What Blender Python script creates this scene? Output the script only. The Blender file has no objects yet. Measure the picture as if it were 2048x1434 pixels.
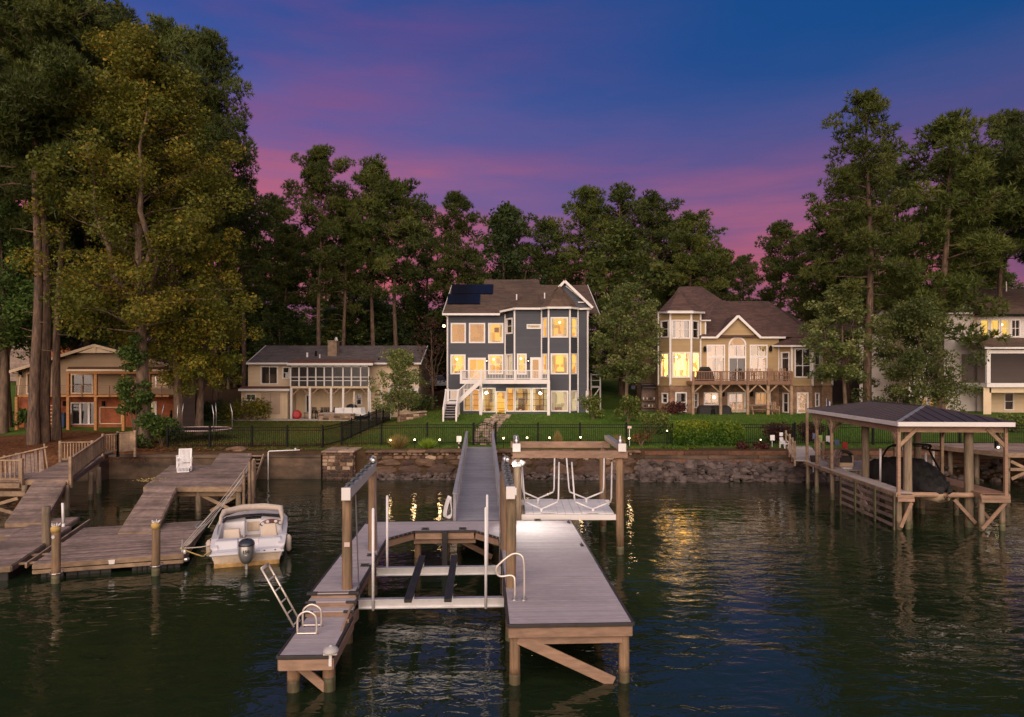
import bpy, math, random
import numpy as np
from mathutils import Vector, Matrix
random.seed(7)
R = math.radians
S = bpy.context.scene
COL = S.collection

# ---------------------------------------------------------------- camera
# level wide lens 6 m above the lake (metres; y runs away from the camera, water at z = 0)
K = 1365.0; CH = 6.04; HOR = 745.0
cam = bpy.data.cameras.new('camera'); cam_o = bpy.data.objects.new('camera', cam); COL.objects.link(cam_o)
cam.sensor_width = 36.0; cam.lens = K/2048*36.0; cam.shift_y = (HOR-717)/2048
cam.clip_start = 0.1; cam.clip_end = 3000
cam_o.location = (0, 0, CH); cam_o.rotation_euler = (R(90), 0, 0)
S.camera = cam_o
S.render.engine = 'CYCLES'
S.cycles.use_denoising = True
S.cycles.max_bounces = 6; S.cycles.diffuse_bounces = 3; S.cycles.glossy_bounces = 3
S.cycles.transmission_bounces = 3; S.cycles.transparent_max_bounces = 8
S.cycles.caustics_reflective = False; S.cycles.caustics_refractive = False
S.cycles.sample_clamp_indirect = 6.0
S.view_settings.view_transform = 'Standard'; S.view_settings.look = 'None'
S.view_settings.exposure = 0.12; S.view_settings.gamma = 1.0; S.view_settings.use_curve_mapping = False

# ---------------------------------------------------------------- dusk sky
W = bpy.data.worlds.new('World'); S.world = W; W.use_nodes = True
nt = W.node_tree; N = nt.nodes; L = nt.links
N.clear()
def nd(t, **kw):
    n = N.new(t)
    for k, v in kw.items(): setattr(n, k, v)
    return n
def mth(op, a, b=None, c=None, clamp=False):
    n = nd('ShaderNodeMath', operation=op); n.use_clamp = clamp
    for i, q in enumerate((a, b, c)):
        if q is None: continue
        if isinstance(q, (int, float)): n.inputs[i].default_value = q
        else: L.new(q, n.inputs[i])
    return n.outputs[0]
def ramp(fac, stops, interp='EASE'):
    n = nd('ShaderNodeValToRGB'); n.color_ramp.interpolation = interp
    e = n.color_ramp.elements
    while len(e) < len(stops): e.new(0.5)
    for q, (p, c) in zip(e, stops): q.position = p; q.color = (*c, 1)
    L.new(fac, n.inputs[0]); return n.outputs[0]
def mixc(f, a, b):
    n = nd('ShaderNodeMix', data_type='RGBA')
    if isinstance(f, (int, float)): n.inputs[0].default_value = f
    else: L.new(f, n.inputs[0])
    for i, q in ((6, a), (7, b)):
        if isinstance(q, tuple): n.inputs[i].default_value = (*q, 1)
        else: L.new(q, n.inputs[i])
    return n.outputs[2]
tc = nd('ShaderNodeTexCoord'); sx = nd('ShaderNodeSeparateXYZ'); L.new(tc.outputs['Generated'], sx.inputs[0])
dx, dy, dz = sx.outputs
def snoise(scale, vec_scale, detail=4, rough=.55, off=(0, 0, 0)):
    m = nd('ShaderNodeMapping'); m.inputs['Scale'].default_value = vec_scale; m.inputs['Location'].default_value = off
    L.new(tc.outputs['Generated'], m.inputs[0])
    t = nd('ShaderNodeTexNoise'); t.inputs['Scale'].default_value = scale; t.inputs['Detail'].default_value = detail
    t.inputs['Roughness'].default_value = rough
    L.new(m.outputs[0], t.inputs['Vector']); return t.outputs['Fac']
n1 = snoise(1.3, (1, 1, 2.6), 3, .45, (.3, .1, .2))
n2 = snoise(1.5, (1, 1, 4.6), 4, .5, (3.1, 1.7, .6))
n3 = snoise(5, (1, 1, 4.5), 5, .55, (1.2, 4.2, 2.6))
n4 = snoise(2.2, (1, 1, 4.0), 5, .55, (7.2, 2.2, 1.6))
el = mth('ADD', mth('ADD', dz, mth('MULTIPLY', mth('SUBTRACT', n1, .5), .12)), mth('MULTIPLY', dx, .03))
el = mth('ADD', el, mth('MULTIPLY', mth('SUBTRACT', n3, .5), .06))
clear = ramp(el, [(0, (.17, .070, .11)), (.08, (.15, .075, .165)), (.17, (.125, .080, .21)), (.25, (.135, .115, .33)),
                  (.33, (.085, .105, .34)), (.43, (.034, .076, .29)), (.55, (.014, .064, .235)), (1, (.03, .070, .20))])
# bluer towards the right-hand (east) side, pinker to the left
side = mth('MULTIPLY_ADD', dx, .9, .42, clamp=True)
east = ramp(el, [(0, (.13, .07, .13)), (.15, (.105, .068, .17)), (.26, (.095, .075, .21)), (.36, (.032, .072, .23)), (.46, (.003, .062, .22)), (.6, (.008, .064, .22)), (1, (.03, .070, .20))])
base = mixc(side, clear, east)
cloud = ramp(el, [(0, (.22, .085, .11)), (.10, (.30, .095, .14)), (.17, (.56, .12, .155)), (.25, (.44, .115, .185)), (.33, (.225, .08, .215)), (.45, (.17, .065, .225)), (.6, (.12, .06, .215)), (.8, (.02, .03, .11))])
m2 = nd('ShaderNodeMapRange'); m2.interpolation_type = 'SMOOTHSTEP'
m2.inputs[1].default_value = .31; m2.inputs[2].default_value = .52; L.new(n2, m2.inputs[0])
low = nd('ShaderNodeMapRange'); low.interpolation_type = 'SMOOTHSTEP'; low.inputs[1].default_value = .42; low.inputs[2].default_value = .20; L.new(el, low.inputs[0])
m4 = nd('ShaderNodeMapRange'); m4.interpolation_type = 'SMOOTHSTEP'
m4.inputs[1].default_value = .34; m4.inputs[2].default_value = .62; L.new(n4, m4.inputs[0])
high = mth('MULTIPLY', m4.outputs[0], mth('MULTIPLY_ADD', dx, -1.5, .42, clamp=True))
n5 = snoise(3.2, (1, 1.3, 11), 6, .6, (2.2, .2, 5.6))
wisp = mth('MULTIPLY_ADD', mth('SUBTRACT', n5, .5), 2.2, .95)
band = mth('MAXIMUM', mth('MULTIPLY', mth('MULTIPLY', m2.outputs[0], low.outputs[0], clamp=True), .85), mth('MULTIPLY', high, .7))
band = mth('MULTIPLY', band, mth('MULTIPLY_ADD', side, -.42, 1.05))
sky = mixc(mth('MULTIPLY', band, wisp, clamp=True), base, cloud)
# behind the camera the afterglow itself: peach near the horizon, as the window reflections show
glow = mth('MULTIPLY', mth('MULTIPLY_ADD', dy, -1.1, .1, clamp=True), mth('MULTIPLY_ADD', dz, -1.5, 1.0, clamp=True))
sky = mixc(glow, sky, (.80, .46, .31))
bg = nd('ShaderNodeBackground'); bg.inputs['Strength'].default_value = 1.0
L.new(sky, bg.inputs[0])
wo = nd('ShaderNodeOutputWorld'); L.new(bg.outputs[0], wo.inputs[0])

# broad warm afterglow from behind the camera (soft, no hard shadows)
sun = bpy.data.lights.new('afterglow', 'SUN'); sun_o = bpy.data.objects.new('afterglow', sun); COL.objects.link(sun_o)
sun.energy = 3.9; sun.angle = R(80); sun.color = (1.0, .81, .65)
sun_o.rotation_euler = (R(62), 0, R(-7))

# ---------------------------------------------------------------- helpers
def X(px, Y): return (px-1024)*Y/K            # photo column at distance Y -> x
def Zp(py, Y): return CH-(py-HOR)*Y/K         # photo row at distance Y -> z
def P(px, py, Y): return (X(px, Y), Y, Zp(py, Y))

MATS = {}
def mat(name, col, rough=.7, noise=None, rnd=0., col2=None, metal=0., bump=0., emit=None, estr=1., spec=.5, coat=0.):
    """noise = ((sx,sy,sz), amount); col2 = (colour, (sx,sy,sz), lo, hi) blotches; rnd = per-piece variation"""
    m = bpy.data.materials.new(name); m.use_nodes = True; MATS[name] = m
    t = m.node_tree; b = t.nodes['Principled BSDF']; ln = t.links.new
    b.inputs['Roughness'].default_value = rough; b.inputs['Metallic'].default_value = metal
    b.inputs['Specular IOR Level'].default_value = spec
    b.inputs['Coat Weight'].default_value = coat
    def new(x): return t.nodes.new(x)
    co = new('ShaderNodeTexCoord').outputs['Object']
    rgb = new('ShaderNodeRGB'); rgb.outputs[0].default_value = (*col, 1); cur = rgb.outputs[0]
    def ns(scale, detail=5):
        mp = new('ShaderNodeMapping'); mp.inputs['Scale'].default_value = scale; ln(co, mp.inputs[0])
        x = new('ShaderNodeTexNoise'); x.inputs['Scale'].default_value = 1; x.inputs['Detail'].default_value = detail
        x.inputs['Roughness'].default_value = .6; ln(mp.outputs[0], x.inputs['Vector']); return x.outputs['Fac']
    if col2:
        f = ns(col2[1]); mr = new('ShaderNodeMapRange'); mr.inputs[1].default_value = col2[2]; mr.inputs[2].default_value = col2[3]; ln(f, mr.inputs[0])
        mx = new('ShaderNodeMix'); mx.data_type = 'RGBA'; ln(mr.outputs[0], mx.inputs[0]); ln(cur, mx.inputs[6]); mx.inputs[7].default_value = (*col2[0], 1); cur = mx.outputs[2]
    fac = None
    if noise:
        f = ns(noise[0]); mr = new('ShaderNodeMapRange'); mr.inputs[1].default_value = .3; mr.inputs[2].default_value = .7
        mr.inputs[3].default_value = 1-noise[1]; mr.inputs[4].default_value = 1+noise[1]; ln(f, mr.inputs[0]); fac = mr.outputs[0]
        if bump:
            bp = new('ShaderNodeBump'); bp.inputs['Strength'].default_value = bump; bp.inputs['Distance'].default_value = .03; ln(f, bp.inputs['Height']); ln(bp.outputs[0], b.inputs['Normal'])
    if rnd:
        a = new('ShaderNodeAttribute'); a.attribute_name = 'rnd'
        mr = new('ShaderNodeMapRange'); mr.inputs[3].default_value = 1-rnd; mr.inputs[4].default_value = 1+rnd; ln(a.outputs['Fac'], mr.inputs[0])
        if fac is None: fac = mr.outputs[0]
        else:
            q = new('ShaderNodeMath'); q.operation = 'MULTIPLY'; ln(fac, q.inputs[0]); ln(mr.outputs[0], q.inputs[1]); fac = q.outputs[0]
    if fac is not None:
        v = new('ShaderNodeVectorMath'); v.operation = 'SCALE'; ln(cur, v.inputs[0]); ln(fac, v.inputs['Scale']); cur = v.outputs[0]
    ln(cur, b.inputs['Base Color'])
    if emit:
        b.inputs['Emission Color'].default_value = (*emit, 1); b.inputs['Emission Strength'].default_value = estr
    return m

class MB:
    """collects shapes, then links them as ONE mesh object"""
    def __init__(s): s.v = []; s.f = []; s.r = []
    def add(s, vs, fs, r=None):
        b = len(s.v); s.v += [tuple(p) for p in vs]; r = random.random() if r is None else r
        for f in fs: s.f.append([i+b for i in f]); s.r.append(r)
    HEX = [(0, 3, 2, 1), (4, 5, 6, 7), (0, 1, 5, 4), (1, 2, 6, 5), (2, 3, 7, 6), (3, 0, 4, 7)]
    def box(s, x0, x1, y0, y1, z0, z1, r=None):
        s.add([(x0, y0, z0), (x1, y0, z0), (x1, y1, z0), (x0, y1, z0), (x0, y0, z1), (x1, y0, z1), (x1, y1, z1), (x0, y1, z1)], MB.HEX, r)
    def hexa(s, lo, hi, r=None): s.add(list(lo)+list(hi), MB.HEX, r)
    def bar(s, p0, p1, w, h, r=None):
        p0 = Vector(p0); p1 = Vector(p1); d = (p1-p0).normalized()
        up = Vector((0, 0, 1)) if abs(d.z) < .95 else Vector((0, 1, 0))
        a = d.cross(up).normalized()*(w/2); b = a.cross(d).normalized()*(h/2)
        s.add([p0-a-b, p0+a-b, p1+a-b, p1-a-b, p0-a+b, p0+a+b, p1+a+b, p1-a+b], MB.HEX, r)
    def tube(s, p0, p1, r0, r1=None, n=8, r=None): s.path([p0, p1], [r0, r0 if r1 is None else r1], n, r)
    def path(s, pts, rad, n=6, r=None, cap=True):
        pts = [Vector(p) for p in pts]
        if not isinstance(rad, (list, tuple)): rad = [rad]*len(pts)
        vs = []; prev = None
        for i, p in enumerate(pts):
            d = (pts[min(i+1, len(pts)-1)]-pts[max(i-1, 0)]).normalized()
            if prev is None:
                a = d.cross(Vector((0, 0, 1)) if abs(d.z) < .9 else Vector((0, 1, 0))).normalized()
            else:
                a = (prev-d*prev.dot(d)).normalized()
            prev = a; b = d.cross(a)
            for k in range(n):
                t = 2*math.pi*k/n; vs.append(p+(a*math.cos(t)+b*math.sin(t))*rad[i])
        fs = []
        for i in range(len(pts)-1):
            for k in range(n):
                fs.append((i*n+k, i*n+(k+1) % n, (i+1)*n+(k+1) % n, (i+1)*n+k))
        if cap: fs.append(tuple(range(n-1, -1, -1))); fs.append(tuple((len(pts)-1)*n+k for k in range(n)))
        s.add(vs, fs, r)
    def prism(s, poly, z0, z1, r=None):
        n = len(poly)
        vs = [(p[0], p[1], z0) for p in poly]+[(p[0], p[1], z1) for p in poly]
        fs = [tuple(range(n-1, -1, -1)), tuple(range(n, 2*n))]+[(i, (i+1) % n, n+(i+1) % n, n+i) for i in range(n)]
        s.add(vs, fs, r)
    def slab(s, poly3, vec, r=None):
        n = len(poly3); v = Vector(vec); a = [Vector(p) for p in poly3]
        fs = [tuple(range(n-1, -1, -1)), tuple(range(n, 2*n))]+[(i, (i+1) % n, n+(i+1) % n, n+i) for i in range(n)]
        s.add(a+[p+v for p in a], fs, r)
    def poly(s, pts, r=None): s.add(pts, [tuple(range(len(pts)))], r)
    def lathe(s, prof, c=(0, 0, 0), n=14, r=None, axis='z'):
        vs = []
        for (rr, z) in prof:
            for k in range(n):
                t = 2*math.pi*k/n; q = (rr*math.cos(t), rr*math.sin(t), z)
                if axis == 'y': q = (q[0], q[2], q[1])
                if axis == 'x': q = (q[2], q[0], q[1])
                vs.append((c[0]+q[0], c[1]+q[1], c[2]+q[2]))
        fs = []
        for i in range(len(prof)-1):
            for k in range(n): fs.append((i*n+k, i*n+(k+1) % n, (i+1)*n+(k+1) % n, (i+1)*n+k))
        fs.append(tuple(range(n-1, -1, -1))); fs.append(tuple((len(prof)-1)*n+k for k in range(n)))
        s.add(vs, fs, r)
    def ball(s, c, rx, ry=None, rz=None, n=10, m=6, r=None):
        ry = rx if ry is None else ry; rz = rx if rz is None else rz
        vs = []
        for i in range(1, m):
            a = math.pi*i/m
            for k in range(n):
                t = 2*math.pi*k/n; vs.append((c[0]+rx*math.sin(a)*math.cos(t), c[1]+ry*math.sin(a)*math.sin(t), c[2]-rz*math.cos(a)))
        vs += [(c[0], c[1], c[2]-rz), (c[0], c[1], c[2]+rz)]; lo = (m-1)*n; fs = []
        for i in range(m-2):
            for k in range(n): fs.append((i*n+k, i*n+(k+1) % n, (i+1)*n+(k+1) % n, (i+1)*n+k))
        for k in range(n): fs.append((lo, (k+1) % n, k)); fs.append((lo+1, (m-2)*n+k, (m-2)*n+(k+1) % n))
        s.add(vs, fs, r)
    def rock(s, c, rx, ry, rz, r=None, jit=.25, n=7, m=5):
        b = len(s.v); s.ball(c, rx, ry, rz, n, m, r); C = Vector(c)
        for i in range(b, len(s.v)):
            s.v[i] = tuple(C+(Vector(s.v[i])-C)*(1+random.uniform(-jit, jit)))
    def mesh(s, name, m, smooth=False):
        me = bpy.data.meshes.new(name); me.from_pydata(s.v, [], s.f)
        a = me.attributes.new('rnd', 'FLOAT', 'FACE'); a.data.foreach_set('value', s.r)
        if m: me.materials.append(MATS[m] if isinstance(m, str) else m)
        if smooth: me.polygons.foreach_set('use_smooth', [True]*len(me.polygons))
        return me
    def build(s, name, m, parent=None, smooth=False, kind=None, bevel=0, label=None):
        me = s.mesh(name, m, smooth)
        return link(name, me, parent, kind, bevel, label)
OFF = {}
def link(name, me, parent=None, kind=None, bevel=0, label=None):
    o = bpy.data.objects.new(name, me); COL.objects.link(o)
    if parent is not None:
        o.parent = parent
        if parent.name in OFF: o.matrix_parent_inverse = Matrix.Translation(-Vector(OFF[parent.name]))
    if kind: o['kind'] = kind
    if label: o['label'] = label
    if bevel:
        b = o.modifiers.new('edge', 'BEVEL'); b.width = bevel; b.segments = 1; b.limit_method = 'ANGLE'
    return o
def tag(o, label=None, cat=None, group=None, kind=None):
    if label: o['label'] = label
    if cat: o['category'] = cat
    if group: o['group'] = group
    if kind: o['kind'] = kind
    return o
def thing(name, label, cat, loc, group=None, local=False, rz=0):
    """Empty at the base of a thing; its parts are written in world metres unless local"""
    o = bpy.data.objects.new(name, None); COL.objects.link(o); o.location = loc; o.rotation_euler = (0, 0, rz)
    o.empty_display_size = .3
    if not local: OFF[o.name] = tuple(loc)
    return tag(o, label, cat, group)
def copy_tree(o, parent=None):
    c = o.copy(); COL.objects.link(c)
    if parent is not None: c.parent = parent
    for ch in list(o.children): copy_tree(ch, c)
    return c
def lamp(name, loc, power, col=(1, .75, .4), size=.06, parent=None):
    l = bpy.data.lights.new(name, 'POINT'); l.energy = power; l.color = col; l.shadow_soft_size = size
    o = bpy.data.objects.new(name, l); COL.objects.link(o); o.location = loc
    if parent is not None:
        o.parent = parent
        if parent.name in OFF: o.matrix_parent_inverse = Matrix.Translation(-Vector(OFF[parent.name]))
    return o

# ---------------------------------------------------------------- materials
mat('composite', (.39, .34, .355), .75, ((6, 6, 6), .07), .06, ((.31, .27, .28), (.55, .9, .9), .44, .72))
mat('composite_dark', (.035, .028, .027), .6, ((5, 5, 5), .2))
mat('gangway_grey', (.27, .265, .30), .7, ((6, 6, 6), .1), .09, ((.21, .205, .23), (.6, .6, .6), .45, .7))
mat('lumber', (.31, .195, .13), .75, ((3, 3, 14), .22), .16, ((.22, .145, .10), (1.5, 1.5, 3), .45, .7))
mat('pile', (.25, .155, .09), .85, ((14, 14, 1.2), .35), .12, ((.16, .12, .07), (2, 2, .8), .45, .7), bump=.5)
mat('pile_grey', (.23, .175, .12), .85, ((14, 14, 1.2), .35), .12, ((.14, .11, .07), (2, 2, .8), .45, .7), bump=.5)
mat('pile_wet', (.095, .072, .04), .6, ((10, 10, 2), .4), .1, ((.10, .105, .05), (3, 3, 1.2), .4, .6))
mat('old_wood', (.25, .18, .15), .85, ((5, 5, 9), .28), .26, ((.15, .108, .088), (.9, .9, .9), .45, .65))
mat('old_lumber', (.33, .225, .145), .85, ((4, 4, 9), .25), .2, ((.2, .14, .09), (1.2, 1.2, 1.2), .45, .65))
mat('warm_wood', (.42, .20, .07), .75, ((4, 4, 8), .2), .15)
mat('deck_brown', (.22, .12, .075), .75, ((4, 4, 4), .2), .12)
mat('aluminium', (.62, .61, .62), .38, ((4, 4, 4), .08), .04, metal=.75)
mat('pvc', (.74, .72, .73), .4, ((3, 3, 3), .06))
mat('white_trim', (.74, .70, .68), .55, ((2, 2, 2), .05), .03)
mat('white_plastic', (.78, .76, .76), .45, ((4, 4, 4), .05))
mat('lantern_grey', (.42, .40, .39), .5)
mat('black_metal', (.008, .008, .008), .7, spec=.15)
mat('black_plastic', (.02, .018, .018), .55, ((3, 3, 3), .3))
mat('rubber', (.03, .028, .028), .7, ((8, 8, 8), .3), .2)
mat('tube_metal', (.72, .65, .57), .3, metal=.5)
mat('steel', (.5, .5, .5), .35, metal=.9)
mat('siding_blue', (.058, .063, .080), .7, ((.6, .6, .6), .10), .07)
mat('siding_tan', (.38, .265, .135), .7, ((.6, .6, .6), .08), .06)
mat('siding_cream', (.64, .50, .34), .7, ((.6, .6, .6), .08), .05)
mat('siding_beige', (.34, .245, .155), .7, ((.6, .6, .6), .1), .06)
mat('siding_white', (.62, .56, .54), .7, ((.6, .6, .6), .06), .04)
mat('shingle_brown', (.105, .066, .047), .9, ((3, 3, 3), .2), .22, ((.07, .046, .035), (.35, .35, .35), .45, .7))
mat('shingle_red', (.095, .052, .041), .9, ((3, 3, 3), .2), .22, ((.066, .038, .031), (.35, .35, .35), .45, .7))
mat('shingle_grey', (.105, .085, .085), .9, ((3, 3, 3), .2), .2, ((.07, .058, .055), (.35, .35, .35), .45, .7))
mat('roof_metal', (.06, .045, .05), .5, ((.8, .8, .8), .12), .06, metal=.2)
mat('roof_rust', (.12, .05, .035), .85, ((2, 2, 2), .3), .1)
mat('concrete', (.135, .088, .058), .9, ((1.2, 1.2, 2), .35), .15, ((.055, .04, .028), (.5, .5, 1.1), .42, .62), bump=.6)
mat('patio', (.42, .36, .33), .85, ((1, 1, 1), .12), .08)
mat('mortar', (.30, .21, .145), .95, ((4, 4, 4), .3), bump=.5)
mat('stone', (.19, .115, .075), .9, ((3, 3, 3), .35), .40, ((.12, .07, .045), (1.3, 1.3, 1.3), .4, .62), bump=.8)
mat('stone_dark', (.075, .042, .032), .9, ((3, 3, 3), .35), .4, ((.06, .04, .03), (1.3, 1.3, 1.3), .4, .62), bump=.8)
mat('stone_pale', (.33, .235, .165), .9, ((3, 3, 3), .3), .3, bump=.6)
mat('riprap', (.105, .078, .068), .9, ((4, 4, 4), .3), .5, ((.05, .036, .032), (2, 2, 2), .45, .65), bump=.6)
mat('path_stone', (.36, .26, .20), .9, ((2, 2, 2), .2), .25)
mat('bark', (.15, .092, .06), .95, ((6, 6, 1.3), .45), .0, ((.07, .05, .04), (9, 9, 1.5), .45, .6), bump=1.0)
mat('bark_grey', (.17, .115, .075), .95, ((6, 6, 1.3), .4), .0, ((.09, .065, .05), (8, 8, 1.5), .45, .6), bump=1.0)
mat('canvas', (.52, .44, .37), .9, ((9, 9, 9), .1), .08)
mat('boat_white', (.66, .64, .66), .3, ((1, 1, 1), .05), coat=.3)
mat('boat_stain', (.44, .35, .26), .6, ((3, 3, 3), .3))
mat('boat_scum', (.36, .215, .075), .6, ((5, 5, 3), .45))
mat('vinyl', (.58, .48, .38), .5, ((3, 3, 3), .08))
mat('engine', (.29, .29, .29), .28, ((2, 2, 2), .06), metal=.6, coat=.3)
mat('engine_dark', (.05, .055, .065), .35, metal=.3)
mat('burl', (.09, .012, .012), .3, coat=.5)
mat('red', (.40, .008, .012), .45)
mat('cover_black', (.010, .009, .008), .75, ((8, 8, 8), .4), bump=.3)
mat('hull_cream', (.60, .46, .32), .35)
mat('rope_white', (.66, .58, .48), .9)
mat('rope_yellow', (.50, .34, .11), .9)
mat('rope_blue', (.25, .30, .33), .9)
mat('solar', (.006, .006, .012), .35, ((.9, 12, .9), .2), .12, spec=.25)
mat('pool_tile', (.25, .22, .2), .8)
mat('pink_sign', (.62, .45, .42), .6)
mat('blue_bin', (.012, .03, .08), .5)
mat('flag_blue', (.06, .08, .2), .8)
mat('terracotta', (.05, .035, .03), .8)
mat('car_paint', (.35, .35, .37), .25, coat=.8)
mat('tan_door', (.42, .31, .235), .7, ((2, 2, 2), .06))
mat('umbrella_cloth', (.62, .52, .40), .9, ((6, 6, 6), .2))
mat('towel_white', (.7, .66, .68), .95); mat('towel_blue', (.12, .15, .25), .95); mat('towel_lime', (.30, .42, .10), .95)
mat('barkbed', (.12, .055, .03), .95, ((5, 5, 5), .4), .3)
mat('bulb', (1, .9, .7), .5, emit=(1, .66, .28), estr=9)
mat('bulb_white', (1, 1, 1), .5, emit=(1, .95, .85), estr=22)
mat('bulb_dim', (1, .9, .7), .5, emit=(1, .72, .4), estr=4)
mat('screen_mesh', (.05, .04, .035), .8)

def brick_mat(name, c1, c2, mortar, sc=1.0):
    m = mat(name, c1, .9); t = m.node_tree; b = t.nodes['Principled BSDF']; ln = t.links.new
    tcn = t.nodes.new('ShaderNodeTexCoord'); sp = t.nodes.new('ShaderNodeSeparateXYZ'); ln(tcn.outputs['Object'], sp.inputs[0])
    ad = t.nodes.new('ShaderNodeMath'); ad.operation = 'ADD'; ln(sp.outputs[0], ad.inputs[0]); ln(sp.outputs[1], ad.inputs[1])
    cb = t.nodes.new('ShaderNodeCombineXYZ'); ln(ad.outputs[0], cb.inputs[0]); ln(sp.outputs[2], cb.inputs[1])
    br = t.nodes.new('ShaderNodeTexBrick'); ln(cb.outputs[0], br.inputs['Vector'])
    br.inputs['Color1'].default_value = (*c1, 1); br.inputs['Color2'].default_value = (*c2, 1); br.inputs['Mortar'].default_value = (*mortar, 1)
    br.inputs['Scale'].default_value = 1/sc; br.inputs['Brick Width'].default_value = .26; br.inputs['Row Height'].default_value = .095; br.inputs['Mortar Size'].default_value = .012
    n = t.nodes.new('ShaderNodeTexNoise'); n.inputs['Scale'].default_value = 1.7; n.inputs['Detail'].default_value = 6; ln(tcn.outputs['Object'], n.inputs['Vector'])
    mr = t.nodes.new('ShaderNodeMapRange'); mr.inputs[1].default_value = .3; mr.inputs[2].default_value = .7; mr.inputs[3].default_value = .65; mr.inputs[4].default_value = 1.35; ln(n.outputs['Fac'], mr.inputs[0])
    v = t.nodes.new('ShaderNodeVectorMath'); v.operation = 'SCALE'; ln(br.outputs['Color'], v.inputs[0]); ln(mr.outputs[0], v.inputs['Scale'])
    ln(v.outputs[0], b.inputs['Base Color'])
    bp = t.nodes.new('ShaderNodeBump'); bp.inputs['Strength'].default_value = .6; bp.inputs['Distance'].default_value = .02; ln(br.outputs['Fac'], bp.inputs['Height']); bp.invert = True; ln(bp.outputs[0], b.inputs['Normal'])
brick_mat('brick_tan', (.30, .165, .095), (.17, .09, .055), (.33, .24, .17))
brick_mat('brick_red', (.33, .085, .03), (.26, .065, .025), (.30, .12, .06))

def leaf_mat(name, ca, cb, cc, trans=.35):
    m = bpy.data.materials.new(name); m.use_nodes = True; MATS[name] = m
    t = m.node_tree; t.nodes.clear(); ln = t.links.new
    a = t.nodes.new('ShaderNodeAttribute'); a.attribute_name = 'rnd'
    cr = t.nodes.new('ShaderNodeValToRGB'); e = cr.color_ramp.elements
    e[0].position = 0; e[0].color = (*ca, 1); e[1].position = .55; e[1].color = (*cb, 1); q = e.new(1); q.color = (*cc, 1)
    ln(a.outputs['Fac'], cr.inputs[0])
    oi = t.nodes.new('ShaderNodeObjectInfo'); mr = t.nodes.new('ShaderNodeMapRange'); mr.inputs[3].default_value = .75; mr.inputs[4].default_value = 1.25; ln(oi.outputs['Random'], mr.inputs[0])
    v = t.nodes.new('ShaderNodeVectorMath'); v.operation = 'SCALE'; ln(cr.outputs[0], v.inputs[0]); ln(mr.outputs[0], v.inputs['Scale'])
    d = t.nodes.new('ShaderNodeBsdfPrincipled'); d.inputs['Roughness'].default_value = .55; d.inputs['Specular IOR Level'].default_value = .25; ln(v.outputs[0], d.inputs['Base Color'])
    tr = t.nodes.new('ShaderNodeBsdfTranslucent'); ln(v.outputs[0], tr.inputs[0])
    mx = t.nodes.new('ShaderNodeMixShader'); mx.inputs[0].default_value = trans; ln(d.outputs[0], mx.inputs[1]); ln(tr.outputs[0], mx.inputs[2])
    o = t.nodes.new('ShaderNodeOutputMaterial'); ln(mx.outputs[0], o.inputs[0])
leaf_mat('needles', (.045, .066, .018), (.080, .108, .028), (.14, .165, .042), .3)
leaf_mat('needles_warm', (.054, .076, .018), (.096, .122, .027), (.16, .175, .040), .3)
leaf_mat('leaf_dark', (.036, .060, .018), (.070, .104, .028), (.125, .155, .04))
leaf_mat('leaf_mid', (.060, .092, .020), (.120, .155, .034), (.25, .26, .07))
leaf_mat('leaf_autumn', (.098, .124, .018), (.21, .218, .030), (.45, .31, .04))
leaf_mat('leaf_young', (.080, .115, .034), (.155, .185, .055), (.34, .34, .13), .4)
leaf_mat('leaf_green', (.040, .085, .018), (.075, .130, .026), (.12, .17, .034))
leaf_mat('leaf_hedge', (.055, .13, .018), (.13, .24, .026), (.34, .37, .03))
leaf_mat('leaf_red', (.04, .02, .02), (.09, .03, .03), (.16, .06, .03))
leaf_mat('grass_dry', (.12, .10, .03), (.22, .17, .06), (.32, .24, .10))
leaf_mat('grass', (.05, .115, .018), (.085, .175, .024), (.16, .21, .036))
leaf_mat('grass_worn', (0.070, 0.091, 0.020), (0.119, 0.133, 0.028), (0.252, 0.168, 0.042))
leaf_mat('straw', (0.120, 0.048, 0.024), (0.204, 0.084, 0.036), (0.312, 0.144, 0.060))

def glass_mat(name, tint, mixf, rough=.03):
    m = bpy.data.materials.new(name); m.use_nodes = True; MATS[name] = m
    t = m.node_tree; t.nodes.clear(); ln = t.links.new
    g = t.nodes.new('ShaderNodeBsdfGlossy'); g.inputs['Roughness'].default_value = rough; g.inputs['Color'].default_value = (.9, .9, .95, 1)
    tr = t.nodes.new('ShaderNodeBsdfTransparent'); tr.inputs[0].default_value = (*tint, 1)
    mx = t.nodes.new('ShaderNodeMixShader'); mx.inputs[0].default_value = mixf
    ln(tr.outputs[0], mx.inputs[1]); ln(g.outputs[0], mx.inputs[2])
    o = t.nodes.new('ShaderNodeOutputMaterial'); ln(mx.outputs[0], o.inputs[0])
glass_mat('glass_clear', (.95, .95, .95), .03)
glass_mat('glass_screen', (.36, .34, .33), .05, .3)
glass_mat('glass_reflect', (.7, .7, .7), .15)
glass_mat('glass_dark', (.4, .4, .4), .065)
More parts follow.
